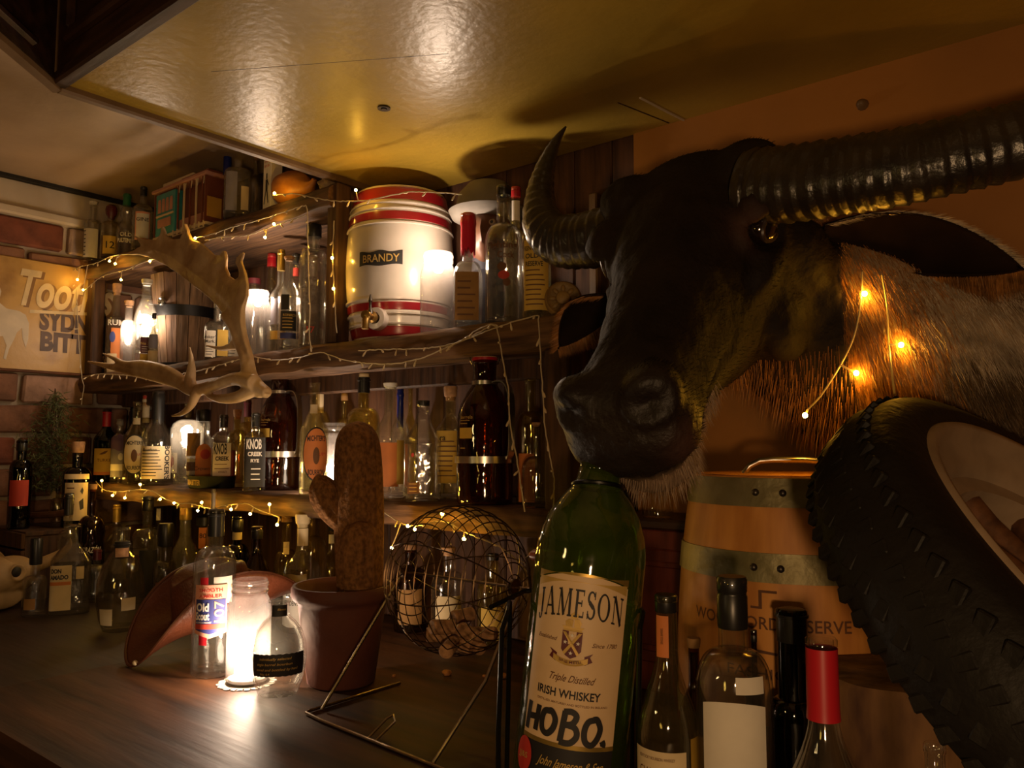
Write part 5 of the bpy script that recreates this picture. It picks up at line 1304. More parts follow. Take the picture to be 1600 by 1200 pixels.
for j in range(m):
    for i in range(n):
        i2 = (i + 1) % n; fs.append((j * n + i, j * n + i2, (j + 1) * n + i2, (j + 1) * n + i))
fs.append(tuple(m * n + i for i in range(n)))
MB().add(vs, fs).build('crown', m_lea, ha, angle=0)
MB().tube([(math.sin(2 * PI * i / 48) * .0685, -math.cos(2 * PI * i / 48) * .0885, .008) for i in range(48)], .004, 6, closed=True).build('hat_band', mat('dark_leather_edge', (.10, .032, .014), .4), ha)
tipw = onZ(202, 1043, CT)
til = math.radians(13)
ha.rotation_euler = Euler((til, 0, math.radians(-6)), 'XYZ')
bpy.context.view_layer.update()
tl = ha.rotation_euler.to_matrix() @ brim(0, 1.0)
ha.location = Vector((tipw.x, tipw.y, CT + .0035)) - tl
MB().sphere(brim(.22, 1.0) + Vector((0, -.002, .004)), .005, 10, 8).build('bead', P['cream'], ha)

# ------------------------------------------------------------------ giant green whiskey bottle in its cradle
jb = onZ(884, 1262, CT); jd = proj(jb)[2]
Hj = .475; Rj = 88 * jd / F
JP = [(.02, .010), (.80, .004), (.93, 0), (.985, .010), (1.0, .03), (1.0, .30), (1.0, .575), (.985, .61), (.93, .65), (.82, .69), (.66, .725), (.50, .75), (.40, .775), (.365, .80), (.352, .81), (.37, .815), (.38, .832), (.345, .838), (.335, .845)]
face = math.atan2(-jb.y, -jb.x)
roll = Matrix.Rotation(math.radians(6.3), 3, (RC @ Vector((0, 0, -1))).normalized())
jrot = (roll @ Euler((0, 0, face)).to_matrix())
jm = thing('giant_whiskey_bottle', 'giant green Jameson whiskey bottle marked HOBO leaning in a black cradle', 'bottle', jb + Vector((0, 0, .006)), rot=jrot.to_euler())
MB().lathe([(r * Rj, h * Hj) for r, h in JP], 64, None, None, True, False).build('glass', G['green'], jm, angle=60)
yj = -.16
def jsurf(u, z, eps):
    r = r_at(JP, z / Hj) * Rj; a = yj + u / r
    return ((r + eps) * math.cos(a), (r + eps) * math.sin(a), z)
hw = .86 * Rj
m_lab = mat('aged_cream_label', (.66, .47, .27), .5, var=.12, scale=9, col2=(.52, .33, .16), lo=.25, hi=.5)
z0l, z1l = .178 * Hj, .560 * Hj
lab = patch_on(jsurf, -hw, hw, z0l, z1l, m_lab, jm, nu=30, shape='arch', cut=.012)
patch_on(jsurf, -hw, hw, z1l - .002, z1l + .0015, P['gold'], lab, 'gold_edge', eps=.0010, nu=30, shape='arch', cut=.012, nz=1)
patch_on(jsurf, -hw * .97, hw * .97, z1l - .0085, z1l - .0079, P['inkg'], lab, 'fine_line', eps=.0010, nu=30, shape='arch', cut=.012, nz=1)
bl = patch_on(jsurf, -hw, hw, .100 * Hj, .170 * Hj, P['inkk'], jm, 'black_label', nu=30)
patch_on(jsurf, -hw, hw, .170 * Hj, .180 * Hj, P['gold'], jm, 'gold_edge', nu=30, nz=1, eps=.0010)
patch_on(jsurf, -hw, hw, .096 * Hj, .101 * Hj, P['silver'], jm, 'silver_edge', nu=30, nz=1, eps=.0010)

def serif_word(word, gap=.12):
    """hand-built roman capitals with serifs, as (verts, faces); cap height .7"""
    V = []; Fs = []
    def quad(*pts):
        o = len(V); V.extend(pts); Fs.append(tuple(range(o, o + len(pts))))
    def bar(x0, y0, x1, y1, w):
        dx, dy = x1 - x0, y1 - y0; l = math.hypot(dx, dy); nx, ny = -dy / l * w / 2, dx / l * w / 2
        quad((x0 - nx, y0 - ny), (x1 - nx, y1 - ny), (x1 + nx, y1 + ny), (x0 + nx, y0 + ny))
    def ser(x, y, w=.22): quad((x - w / 2, y), (x + w / 2, y), (x + w / 2, y + .045), (x - w / 2, y + .045))
    def arc(cx, cy, rx, ry, a0, a1, w0, w1, n=18):
        for i in range(n):
            p = []
            for a in (a0 + (a1 - a0) * i / n, a0 + (a1 - a0) * (i + 1) / n):
                wv = w0 + (w1 - w0) * abs(math.cos(a))
                p.append(((cx + (rx - wv / 2) * math.cos(a), cy + (ry - w0 / 2) * math.sin(a)), (cx + (rx + wv / 2) * math.cos(a), cy + (ry + w0 / 2) * math.sin(a))))
            quad(p[0][0], p[0][1], p[1][1], p[1][0])
    x = 0; T = .125; t = .05
    for ch in word:
        if ch == 'J': bar(x + .16, .06, x + .16, .7, T); ser(x + .16, .655); arc(x + .07, .05, .09, .13, -PI, 0, .05, .1, 10); wd = .27
        elif ch == 'A': bar(x + .08, 0, x + .30, .72, t); bar(x + .30, .72, x + .55, 0, T); bar(x + .16, .24, x + .46, .24, t); ser(x + .08, 0, .18); ser(x + .55, 0, .24); wd = .64
        elif ch == 'M': bar(x + .10, 0, x + .13, .7, t); bar(x + .14, .7, x + .38, .02, T); bar(x + .38, .02, x + .62, .7, t); bar(x + .66, .7, x + .69, 0, T); ser(x + .10, 0, .18); ser(x + .69, 0, .24); ser(x + .11, .655, .18); ser(x + .66, .655, .2); wd = .80
        elif ch == 'E': bar(x + .12, 0, x + .12, .7, T); bar(x + .1, .675, x + .46, .675, t); bar(x + .1, .025, x + .48, .025, t); bar(x + .15, .36, x + .38, .36, t); bar(x + .455, .55, x + .455, .7, t); bar(x + .475, 0, x + .475, .16, t); bar(x + .37, .28, x + .37, .44, t); ser(x + .1, 0, .2); ser(x + .1, .655, .2); wd = .52
        elif ch == 'S': arc(x + .22, .52, .16, .16, .35, PI * 1.35, .05, .11); bar(x + .11, .42, x + .33, .29, T); arc(x + .22, .185, .17, .17, -PI * .9, PI * .35, .05, .11); bar(x + .385, .5, x + .385, .7, t); bar(x + .055, 0, x + .055, .2, t); wd = .44
        elif ch == 'O': arc(x + .32, .35, .27, .33, 0, 2 * PI, .05, .13, 30); wd = .64
        elif ch == 'N': bar(x + .12, 0, x + .12, .7, t); bar(x + .13, .7, x + .56, 0, T); bar(x + .56, 0, x + .56, .7, t); ser(x + .12, 0, .2); ser(x + .1, .655, .18); ser(x + .56, .655, .2); wd = .66
        x += wd + gap
    return V, Fs
text_on(jsurf, '', .0, .495 * Hj, .030, P['inkk'], lab, width=1.80 * hw, arch=2.6, stroke=serif_word('JAMESON'), eps=.0016)
# crest: ship, shield with saltire, ribbon
cx = -.004; czz = .405 * Hj
def jp(pts): return [(cx + a * .001, czz + b * .001) for a, b in pts]
em = flat_poly(jsurf, jp([(-11, 12), (11, 12), (11, -8), (6, -14), (0, -17), (-6, -14), (-11, -8)]), P['inkm'], lab, 'crest_shield', eps=.0014)
for pts in ([(-10.5, 11), (-7, 11), (9, -11), (6.5, -13)], [(10.5, 11), (7, 11), (-9, -11), (-6.5, -13)]):
    flat_poly(jsurf, jp(pts), P['inkg'], em, 'crest_cross', eps=.0019)
for c_ in ((0, -11), (-7, 0), (7, 0), (0, 8)):
    flat_poly(jsurf, jp([(c_[0] + (2.4 if k % 2 == 0 else 1.0) * math.cos(k * PI / 5 + PI / 2), c_[1] + (2.4 if k % 2 == 0 else 1.0) * math.sin(k * PI / 5 + PI / 2)) for k in range(10)]), P['inkw'], em, 'crest_star', eps=.0021)
for pts in ([(-9, 13), (9, 13), (12, 17), (-12, 17)], [(-8, 17), (-1, 17), (0, 24), (-5, 25), (-9, 22)], [(1, 17), (8, 17), (9, 22), (6, 26), (1, 25)], [(-3, 25), (4, 26), (5, 31), (0, 33), (-4, 30)], [(-11, 12), (11, 12), (9, 14), (-9, 14)]):
    flat_poly(jsurf, jp(pts), P['inkg'], em, 'crest_ship', eps=.0016)
rb2 = [(-19 + 38 * i / 12, -20 - 4.5 * (1 - (2 * i / 12 - 1) ** 2)) for i in range(13)]
flat_poly(jsurf, jp(rb2 + [(a, b + 6) for a, b in rb2[::-1]]), P['inkg'], em, 'crest_ribbon', eps=.0017)
text_on(jsurf, 'SINE METU', cx, czz - .0205, .0028, P['inkm'], em, width=.024, arch=-12, eps=.0022)
for sg_ in (-1, 1): flat_poly(jsurf, jp([(sg_ * 16, -22), (sg_ * 24, -18), (sg_ * 21, -13), (sg_ * 24, -9), (sg_ * 15, -13)]), P['inkm'], em, 'crest_ribbon', eps=.0015)
text_on(jsurf, 'Established', -.034, .408 * Hj, .0042, P['inkb'], lab, width=.024, slant=.35)
text_on(jsurf, 'Since 1780', .032, .405 * Hj, .0046, P['inkb'], lab, width=.028, slant=.35)
text_on(jsurf, 'Triple Distilled', -.002, .325 * Hj, .0075, P['inkb'], lab, width=.050, slant=.4)
text_on(jsurf, 'IRISH WHISKEY', -.003, .290 * Hj, .0085, P['inkk'], lab, width=.072, bold=.025)
text_on(jsurf, 'DISTILLED, MATURED AND BOTTLED IN IRELAND', .002, .268 * Hj, .0022, P['inkb'], lab, width=.080)
# marker lettering
def strokes(lines, w):
    V = []; Fs = []
    for ln in lines:
        pts = catmull(ln, 6) if len(ln) > 2 else [tuple(ln[0]), tuple(ln[1])]
        o = len(V)
        for i, (x, y) in enumerate(pts):
            a, b = pts[max(i - 1, 0)], pts[min(i + 1, len(pts) - 1)]
            dx, dy = b[0] - a[0], b[1] - a[1]; l = math.hypot(dx, dy) or 1
            V += [(x - dy / l * w / 2, y + dx / l * w / 2), (x + dy / l * w / 2, y - dx / l * w / 2)]
        for i in range(len(pts) - 1): Fs.append((o + 2 * i, o + 2 * i + 1, o + 2 * i + 3, o + 2 * i + 2))
    return V, Fs
hob = strokes([[(0, .0), (.06, .7)], [(.0, .33), (.34, .38)], [(.30, .04), (.36, .68)],
               [(.70, .62), (.54, .58), (.48, .35), (.52, .12), (.66, .06), (.80, .22), (.84, .45), (.74, .62), (.66, .62)],
               [(1.00, -.06), (1.08, .70)], [(1.04, .68), (1.24, .70), (1.36, .60), (1.28, .42), (1.10, .36)], [(1.10, .38), (1.34, .32), (1.40, .12), (1.24, -.06), (.98, -.06)],
               [(1.82, .56), (1.66, .50), (1.58, .28), (1.62, .02), (1.78, -.06), (1.92, .10), (1.98, .34), (1.88, .56), (1.78, .56)], [(2.08, -.10), (2.10, -.04), (2.06, .04)]], .15)
text_on(jsurf, '', -.004, .222 * Hj, .030, P['inkk'], lab, width=.096, stroke=hob, eps=.0022)
text_on(jsurf, 'John Jameson & Son', .006, .136 * Hj, .0095, P['inkg'], bl, width=.072, slant=.4, eps=.0016)
se_ = patch_on(jsurf, -hw - .006, -hw + .018, .092 * Hj, .172 * Hj, P['inkr'], jm, 'seal', shape='oval', eps=.0024)
text_on(jsurf, 'JJ&S', -hw + .006, .132 * Hj, .006, P['inkg'], se_, width=.014, eps=.0034)
# neck hanger of the cradle and black wire stand
crd = thing('bottle_cradle', 'black wire cradle holding the giant green bottle', 'cradle', jb)
m_bw = mat('black_wire', (.010, .009, .008), .35, .6)
rl = RC @ Vector((1, 0, 0)); rl.z = 0; rl.normalize(); fw = Vector((-rl.y, rl.x, 0))
def cl(a, b, z): return tuple(rl * a + fw * b + Vector((0, 0, z)))
wd = Rj + .012
for s in (-1, 1):
    a = s * wd
    MB().tube([cl(a, -.05, .003), cl(a, -.05, .10), cl(a + .004, -.045, .21), cl(a + .01, -.03, .225), cl(a + .012, .03, .225), cl(a + .012, .05, .20), cl(a + .008, .06, .003)], .003, 7).build('side_frame', m_bw, crd)
MB().tube([cl(-wd, -.05, .003), cl(wd, -.05, .003)], .003, 6).build('foot_bar', m_bw, crd)
MB().tube([cl(-wd, .06, .003), cl(wd, .06, .003)], .003, 6).build('foot_bar', m_bw, crd)
MB().tube([cl(-wd - .01, .0, .225), cl(-wd * .6, .075, .23), cl(0, .088, .232), cl(wd * .6, .075, .23), cl(wd + .01, .0, .225)], .003, 6).build('back_bar', m_bw, crd)
rn_ = r_at(JP, .775) * Rj
ring = [jrot @ Vector(((rn_ + .004) * math.cos(2 * PI * i / 32), (rn_ + .004) * math.sin(2 * PI * i / 32), .772 * Hj + .006 * math.cos(2 * PI * i / 32))) for i in range(32)]
MB().tube(ring, .0024, 6, closed=True).build('neck_ring', m_bw, crd)
q = jrot @ Vector((0, rn_ + .004, .775 * Hj))
MB().tube([q, q + rl * .012 + fw * .02 + Vector((0, 0, -.02)), q + rl * .03 + fw * .075 + Vector((0, 0, -.08)), cl(wd + .01, .06, .20)], .0026, 6).build('neck_arm', m_bw, crd)

# ------------------------------------------------------------------ wooden cask
p, d = spotY(1245, 1.125, CT)
Hw = onY(1245, 741, 1.125).z - CT; Rw = 152 * d / F
wc = thing('wooden_cask', 'small pale wooden Woodford Reserve cask with two tarnished hoops and top handle', 'cask', p)
def rw(h): return Rw * (1.0 + .165 * (1 - (1.45 * (h - .28)) ** 2)) / 1.02 if True else Rw
r1 = rw(1.0)
def rw2(h): return rw(h) * Rw / r1
m_oak = wood('pale_oak', (.58, .26, .055), (.40, .155, .03), .55, 5, (7, 7, .8), .25)
MB().lathe([(.01, .004), (rw2(0) * .96, 0)] + [(rw2(i / 20), Hw * i / 20) for i in range(1, 20)] + [(rw2(1), Hw * .995), (rw2(1) * .99, Hw), (rw2(1) * .985, Hw), (.01, Hw)], 72).build('body', m_oak, wc, angle=50)
MB().lathe([(rw2(1) * .93, Hw), (rw2(1) * .93, Hw + .0015), (.01, Hw + .0015)], 60).build('head_board', m_oak, wc, angle=40)
m_hoop = mat('tarnished_zinc', (.27, .245, .135), .5, .55, var=.0, scale=14, bump=.4, col2=(.15, .125, .055), bscale=60)
fcw = math.atan2(-p.y, -p.x)
for h0, h1 in ((.900, .996), (.655, .750), (.12, .2)):
    hp = MB().lathe([(rw2(h0), h0 * Hw), (rw2(h0) + .0022, h0 * Hw)] + [(rw2(h0 + (h1 - h0) * i / 3) + .0022, (h0 + (h1 - h0) * i / 3) * Hw) for i in (1, 2)] + [(rw2(h1) + .0022, h1 * Hw), (rw2(h1), h1 * Hw)], 72, None, None, False, False).build('hoop', m_hoop, wc, angle=50)
    for du in (-.30, -.06) if h0 > .8 else (-.30, -.085):
        a = fcw + du; hh = (h0 + h1) / 2; r = rw2(hh) + .002
        MB().sphere((r * math.cos(a), r * math.sin(a), hh * Hw), .0048, 10, 6).build('rivet', P['dmetal'], hp)
def wsurf(u, z, eps):
    r = rw2(min(1, max(0, z / Hw))); a = fcw + u / r
    return ((r + eps) * math.cos(a), (r + eps) * math.sin(a), z)
m_burn = mat('burnt_mark', (.10, .035, .012), .7)
zp = .36 * Hw
text_on(wsurf, 'WOODFORD RESERVE', -.035, .525 * Hw, .0145, m_burn, wc, width=.205, bold=.01)
text_on(wsurf, 'FASHIONED', -.020, .365 * Hw, .0125, m_burn, wc, width=.125, bold=.005)
for pts in ([(-.040, .63), (-.018, .63), (-.018, .622), (-.036, .622), (-.036, .57), (-.050, .57), (-.050, .577), (-.040, .577)], [(-.020, .575), (-.004, .565), (-.004, .555), (-.020, .566)], [(-.045, .44), (-.012, .432), (-.012, .424), (-.045, .430)]):
    flat_poly(wsurf, [(a, b * Hw) for a, b in pts], m_burn, wc, 'brand_mark')
# top handle
hdv = Vector((math.cos(fcw + PI / 2), math.sin(fcw + PI / 2), 0)); off = Vector((math.cos(fcw), math.sin(fcw), 0)) * .03
def hp_(a, z): return tuple(hdv * a + off + Vector((0, 0, Hw + z)))
MB().tube([hp_(-.060, .001), hp_(-.052, .012), hp_(-.038, .019), hp_(-.02, .0205), (hp_(.02, .0205)), hp_(.038, .019), hp_(.052, .012), hp_(.060, .001)], .0042, 10).build('handle', P['steel'], wc)

# ------------------------------------------------------------------ old wheel with wooden spokes
Cw = cam_pt((1823.5 - 800) / F * .715, -(952.2 - 600) / F * .715, .715)
nw = (RC @ Vector((.457, .759, .464))).normalized()
wh = thing('old_wheel', 'old rubber-tyred wheel with wooden spokes leaning at the right', 'wheel', Cw)
zq = nw.to_track_quat('Z', 'Y'); wh.rotation_mode = 'QUATERNION'; wh.rotation_quaternion = zq
Ro, Wd = .293, .109
m_rub = mat('old_rubber', (.009, .007, .005), .6, spec=.22, var=.35, scale=18, bump=.4, bscale=90)
m_rim = mat('painted_rim', (.36, .26, .17), .5, var=.35, scale=14, bump=.2)
prt = [(Ro - .050, .002), (Ro - .030, .006), (Ro - .006, .000), (Ro, -.006), (Ro + .014, -Wd * .30), (Ro + .016, -Wd * .5), (Ro + .014, -Wd * .70), (Ro, -Wd + .006), (Ro - .01, -Wd), (Ro - .050, -Wd - .002), (Ro - .056, -Wd * .5), (Ro - .050, .002)]
MB().lathe(prt, 120, None, None, False, False).build('tyre', m_rub, wh, angle=50)
# tread blocks, one mesh shared by all
tb = MB().box((-.0085, -.0065, -.006), (.0085, .0065, .0016), bev=.0014).mesh('tread_block'); tb.materials.append(m_rub)
ntr = 74
for i in range(ntr):
    a = 2 * PI * i / ntr
    for k, (zz, ra) in enumerate(((-Wd * .18, Ro + .008), (-Wd * .42, Ro + .0145), (-Wd * .66, Ro + .0135), (-Wd * .88, Ro + .005))):
        o = bpy.data.objects.new('tread_block', tb); C.objects.link(o); o.parent = wh
        a2 = a + (k % 2) * PI / ntr
        o.matrix_local = Matrix.Rotation(a2, 4, 'Z') @ Matrix.Translation((ra, 0, zz)) @ Matrix.Rotation(PI / 2, 4, 'Y') @ Matrix.Rotation(.35 * (-1) ** k, 4, 'Z')
# rim: pale steel with rolled edge
MB().lathe([(Ro - .045, -.001), (Ro - .052, .006), (Ro - .060, .004), (Ro - .066, -.010), (Ro - .085, -.020), (Ro - .094, -.030), (Ro - .094, -Wd + .03), (Ro - .066, -Wd + .01), (Ro - .052, -Wd - .004), (Ro - .045, -Wd)], 120, None, None, False, False).build('rim', m_rim, wh, angle=60)
MB().lathe([(Ro - .094, -.035), (Ro - .112, -.037), (Ro - .112, -.085), (Ro - .094, -.087)], 96, None, None, False, False).build('felloe', m_rim, wh, angle=40)
m_spk = wood('spoke_wood', (.15, .062, .024), (.06, .024, .010), .6, 8, (1, 8, 8), .3)
for i in range(12):
    a = 2 * PI * i / 12 + .36
    ca, sa = math.cos(a), math.sin(a)
    pts = [(ca * r, sa * r, -.060) for r in (.045, .09, .15, Ro - .110)]
    MB().tube(pts, [.016, .014, .0125, .016], 10).build('spoke', m_spk, wh)
MB().lathe([(.001, -.105), (.05, -.10), (.058, -.09), (.058, -.03), (.05, -.02), (.034, -.01), (.030, .012), (.022, .018), (.001, .019)], 36).build('hub', P['dmetal'], wh, angle=40)

# rough timber stump behind the red-necked bottle
p, d = spotY(1415, .965, CT)
sm = thing('timber_stump', 'rough brown cracked timber stump under the leaning wheel', 'stump', p)
Rs, Hs_ = .085, .165
vs = []; fs = []; n = 72
lv = [(.97, 0), (1.0, .03), (1.0, .33), (1.01, .66), (1.0, .95), (.95, 1.0), (.5, 1.0), (.02, 1.0)]
for r, h in lv:
    for i in range(n):
        a = 2 * PI * i / n
        q = 1 + .05 * mnoise.noise(Vector((math.cos(a) * 2, math.sin(a) * 2, 0))) + (.022 * mnoise.noise(Vector((math.cos(a) * 16, math.sin(a) * 16, h * 2))) if h < .99 else 0)
        vs.append((Rs * r * q * math.cos(a), Rs * r * q * math.sin(a), Hs_ * h))
for j in range(len(lv) - 1):
    for i in range(n):
        i2 = (i + 1) % n; fs.append((j * n + i, j * n + i2, (j + 1) * n + i2, (j + 1) * n + i))
fs.append(tuple(range(n - 1, -1, -1)))
MB().add(vs, fs).build('log', mat('cracked_bark', (.20, .10, .035), .85, var=0, scale=22, bump=1.0, col2=(.05, .018, .008), stretch=(1, 1, .35)), sm, angle=60)

# ------------------------------------------------------------------ antler
def remeshed(mb, voxel, smooth=6, fac=.5):
    me = mb.mesh('tmp'); fix_normals(me)
    o = bpy.data.objects.new('tmp', me); C.objects.link(o)
    r = o.modifiers.new('r', 'REMESH'); r.mode = 'VOXEL'; r.voxel_size = voxel
    s = o.modifiers.new('s', 'SMOOTH'); s.factor = fac; s.iterations = smooth
    dg = bpy.context.evaluated_depsgraph_get(); dg.update()
    out = bpy.data.meshes.new_from_object(o.evaluated_get(dg))
    bpy.data.objects.remove(o); bpy.data.meshes.remove(me)
    return out
YA = 1.065
def apx(px, py): return onY(px, py, YA + .022 * math.sin((px - 200) / 60.0) + .010 * math.sin((py - 360) / 30.0))
palm = [(209, 368), (225, 374), (246, 375), (252, 366), (254, 353), (260, 368), (270, 374), (283, 373), (289, 360), (290, 348), (295, 364), (300, 374), (312, 378), (322, 386), (334, 398), (344, 399), (351, 391), (354, 404), (353, 418), (358, 431), (367, 437), (374, 433), (374, 424), (369, 411), (371, 402), (381, 393), (377, 408), (383, 426), (387, 445), (386, 462), (380, 480), (379, 502), (384, 530), (391, 552), (396, 578), (405, 600), (418, 616), (404, 622), (388, 608), (381, 590), (379, 565), (374, 546), (362, 547), (346, 548), (332, 544), (319, 538), (334, 541), (350, 541), (362, 536), (366, 525), (361, 510), (353, 495), (342, 480), (326, 464), (305, 448), (282, 430), (262, 416), (246, 408), (230, 401), (215, 398), (200, 398), (212, 391), (222, 384), (217, 376)]
import mathutils
tri = mathutils.geometry.tessellate_polygon([[Vector((a, b, 0)) for a, b in palm]])
mb = MB()
front = [apx(a, b) + Vector((0, -.007, 0)) for a, b in palm]; back = [apx(a, b) + Vector((0, .009, 0)) for a, b in palm]
n = len(palm)
fs = [tuple(t) for t in tri] + [tuple(i + n for i in reversed(t)) for t in tri] + [(i, i + n, (i + 1) % n + n, (i + 1) % n) for i in range(n)]
mb.add(front + back, fs)
def atube(path, dy=0):
    pts = catmull([(*onY(a, b, YA + dy), r * 2.0 / F) for a, b, r in path], 5)
    mb.tube([q[:3] for q in pts], [max(q[3], .0008) for q in pts], 12)
atube([(352, 490, 10), (366, 510, 9), (373, 532, 9), (384, 560, 9), (390, 590, 11), (404, 606, 11), (418, 614, 8)], .0)
atube([(137, 565, 2), (165, 571, 5), (200, 578, 9), (240, 586, 11), (278, 598, 10), (303, 610, 10), (335, 602, 9), (368, 592, 10), (398, 598, 12)], -.012)
atube([(160, 552, 1.5), (178, 560, 4), (196, 570, 7), (225, 573, 11), (262, 580, 9), (290, 598, 8)], -.012)
atube([(296, 541, 1.5), (299, 560, 4), (299, 578, 7), (297, 596, 9), (303, 612, 9)], -.014)
atube([(268, 650, 1.5), (284, 646, 4), (298, 634, 6), (305, 618, 8), (312, 606, 8)], -.016)
atube([(318, 609, 1.5), (326, 618, 4), (345, 623, 7), (372, 620, 9), (400, 606, 11)], -.006)
me = remeshed(mb, .0028, 5)
me.name = 'antler'
segs = [(Vector(palm[i]), Vector(palm[(i + 1) % n])) for i in range(n)]
for v in me.vertices:                       # thin the palm towards its edges, with shallow veins
    px_, py_, _d = proj(v.co)
    if py_ > 500 or px_ > 392: continue
    q_ = Vector((px_, py_)); dm = 1e9
    for a_, b_ in segs:
        ab = b_ - a_; t_ = max(0, min(1, (q_ - a_).dot(ab) / max(ab.length_squared, 1e-9)))
        dm = min(dm, (q_ - a_ - ab * t_).length)
    mid = apx(px_, py_).y + .001
    half = min(.012, .0028 + .00062 * dm)
    k_ = max(-1, min(1, (v.co.y - mid) / .0075))
    fade = min(1, (500 - py_) / 40)
    v.co.y = v.co.y * (1 - fade) + (mid + k_ * half + .0018 * mnoise.noise(Vector((px_ * .10 + py_ * .05, py_ * .02 - px_ * .02, 0)))) * fade
m_ant = mat('antler_bone', (.52, .36, .19), .6, var=0, scale=14, bump=.6, col2=(.30, .17, .07), stretch=(1, 1, 1), bscale=55)
an = link('deer_antler', me, m_ant, angle=0, label='broad palmate deer antler with forked tines fixed in front of the shelves', cat='antler')

# ------------------------------------------------------------------ hanging dried plant on the bricks, bleached skull
hp0 = onX(86, 612, XL + .05)
pl = thing('hanging_plant', 'dried green foliage bunch hanging on the brick wall', 'plant', hp0)
rr = random.Random(11)
mb = MB(); zlen = hp0.z - onX(80, 765, XL + .05).z
for i in range(1500):
    t = rr.random() ** .8
    wdt = .055 * math.sin(min(1, t * 1.6) * PI * .55) + .008
    c = Vector((rr.uniform(-.02, .05), rr.gauss(0, wdt * .6) - .02 * t, -t * zlen))
    dv = Vector((rr.uniform(-.1, .5), rr.uniform(-1, 1), rr.uniform(-1, .3))).normalized() * rr.uniform(.012, .030)
    sd = dv.cross(Vector((rr.uniform(-1, 1), rr.uniform(-1, 1), rr.uniform(-1, 1)))).normalized() * .0014
    mb.add([c - sd, c + sd, c + dv * .6 + sd * .8, c + dv, c + dv * .6 - sd * .8], [(0, 1, 2, 3, 4)])
mb.build('foliage', mat('dried_green_leaf', (.10, .115, .035), .8, var=.5, scale=30), pl, smooth=False, kind='stuff', fix=False)
for k in range(5): MB().tube([(0, 0, .01), (.01, rr.uniform(-.02, .02), -zlen * .4), (.02, rr.uniform(-.05, .03), -zlen * rr.uniform(.7, .95))], .0016, 5).build('stem', m_post, pl)

q = onZ(14, 948, CL)
sk = thing('animal_skull', 'bleached animal skull with dark eye socket at the far left', 'skull', (q.x, q.y, CL), math.radians(-60))
mb = MB()
mb.sphere((0, 0, .085), .062, 24, 16, (1.15, .95, .8))
pts = catmull([(.03, 0, .085, .055), (.09, 0, .070, .043), (.15, 0, .048, .030), (.19, 0, .032, .021), (.205, 0, .028, .008)], 5)
mb.tube([a[:3] for a in pts], [a[3] for a in pts], 20)
for s in (-1, 1):
    pts = catmull([(-.02, s * .045, .10, .020), (-.05, s * .09, .125, .015), (-.05, s * .13, .155, .008), (-.03, s * .15, .18, .002)], 4)
    mb.tube([a[:3] for a in pts], [a[3] for a in pts], 12)
    mb.sphere((.035, s * .05, .095), .024, 16, 10)
    mb.sphere((.05, s * .03, .03), .03, 14, 8, (2.2, .35, .9))
me = remeshed(mb, .004, 4)
for v in me.vertices:
    for s in (-1, 1):
        dd = (v.co - Vector((.040, s * .066, .098))).length
        v.co.y -= s * .030 * math.exp(-(dd / .016) ** 2)
link('cranium', me, mat('old_bone', (.50, .33, .15), .65, var=.35, scale=12, bump=.4), sk, angle=0)
for s in (-1, 1): MB().sphere((.040, s * .052, .098), .014, 12, 8, (1.1, .5, 1)).build('eye_socket', P['blackmat'], sk)
# dark wooden sledge runner and barrel cradle seen behind the skull
q = onZ(60, 905, CL)
MB().tube(catmull([tuple(onY(a, b, 1.0)) for a, b in ((-30, 828), (0, 812), (40, 806), (80, 804), (108, 800))], 4), .010, 8).build('driftwood_stick', mat('brown_driftwood', (.20, .09, .035), .7, var=.4, scale=30), label='brown curved stick lying behind the bottles at far left', cat='stick')

# ------------------------------------------------------------------ water buffalo head
Oh = (.240, .197, 1.12)
lv_, fv_, nv_ = (.8, .125, -.585), (-.36, -.68, -.637), (-.478, .72, -.499)
HM = Matrix([[*(RC @ Vector((lv_[0], lv_[1], -lv_[2]))), 0], [*(RC @ Vector((fv_[0], fv_[1], -fv_[2]))), 0], [*(RC @ Vector((nv_[0], nv_[1], -nv_[2]))), 0], [0, 0, 0, 1]]).transposed()
HM.translation = cam_pt(*Oh)
HI = HM.inverted()
def hb_(x, y, z): return HM @ Vector((x, y, z))
wallp = onY(1455, 606, YW)
bf = thing('buffalo_head', 'mounted dark water buffalo head with sweeping ridged horns', 'trophy head', (wallp.x, YW, wallp.z))
BL = Matrix.Translation(-bf.location)
# rings: y, half width, top, bottom, top squareness
RG = [(-.17, .095, .02, -.16), (-.13, .120, .055, -.20), (-.07, .132, .070, -.225), (0, .130, .066, -.225), (.06, .108, .062, -.205), (.12, .088, .056, -.178), (.18, .076, .049, -.150), (.235, .070, .042, -.128), (.28, .074, .042, -.118), (.315, .082, .040, -.112), (.345, .080, .024, -.102), (.365, .066, .000, -.085), (.376, .040, -.020, -.065)]
RI = catmull(RG, 6)
mb = MB(); vs = []; fs = []; n = 56
for y, wv, t, b in RI:
    zc = (t + b) / 2; hz_ = (t - b) / 2
    for k in range(n):
        a = 2 * PI * k / n
        c, s = math.cos(a), math.sin(a)
        ex = .86 if s > 0 else .95
        xx = wv * math.copysign(abs(c) ** ex, c)
        if s < 0: xx *= 1 - .34 * abs(s) ** 1.5
        vs.append((xx, y, zc + hz_ * math.copysign(abs(s) ** .85, s)))
m = len(RI)
for i in range(m - 1):
    for k in range(n):
        k2 = (k + 1) % n; fs.append((i * n + k, i * n + k2, (i + 1) * n + k2, (i + 1) * n + k))
fs.append(tuple(range(n - 1, -1, -1))); fs.append(tuple((m - 1) * n + k for k in range(n)))
mb.add(vs, fs, HM)
def lump(x, y, z, r, sc=(1, 1, 1)):
    t = MB().sphere((0, 0, 0), r, 18, 12, sc)
    mb.add(t.v, t.f, HM @ Matrix.Translation((x, y, z)))
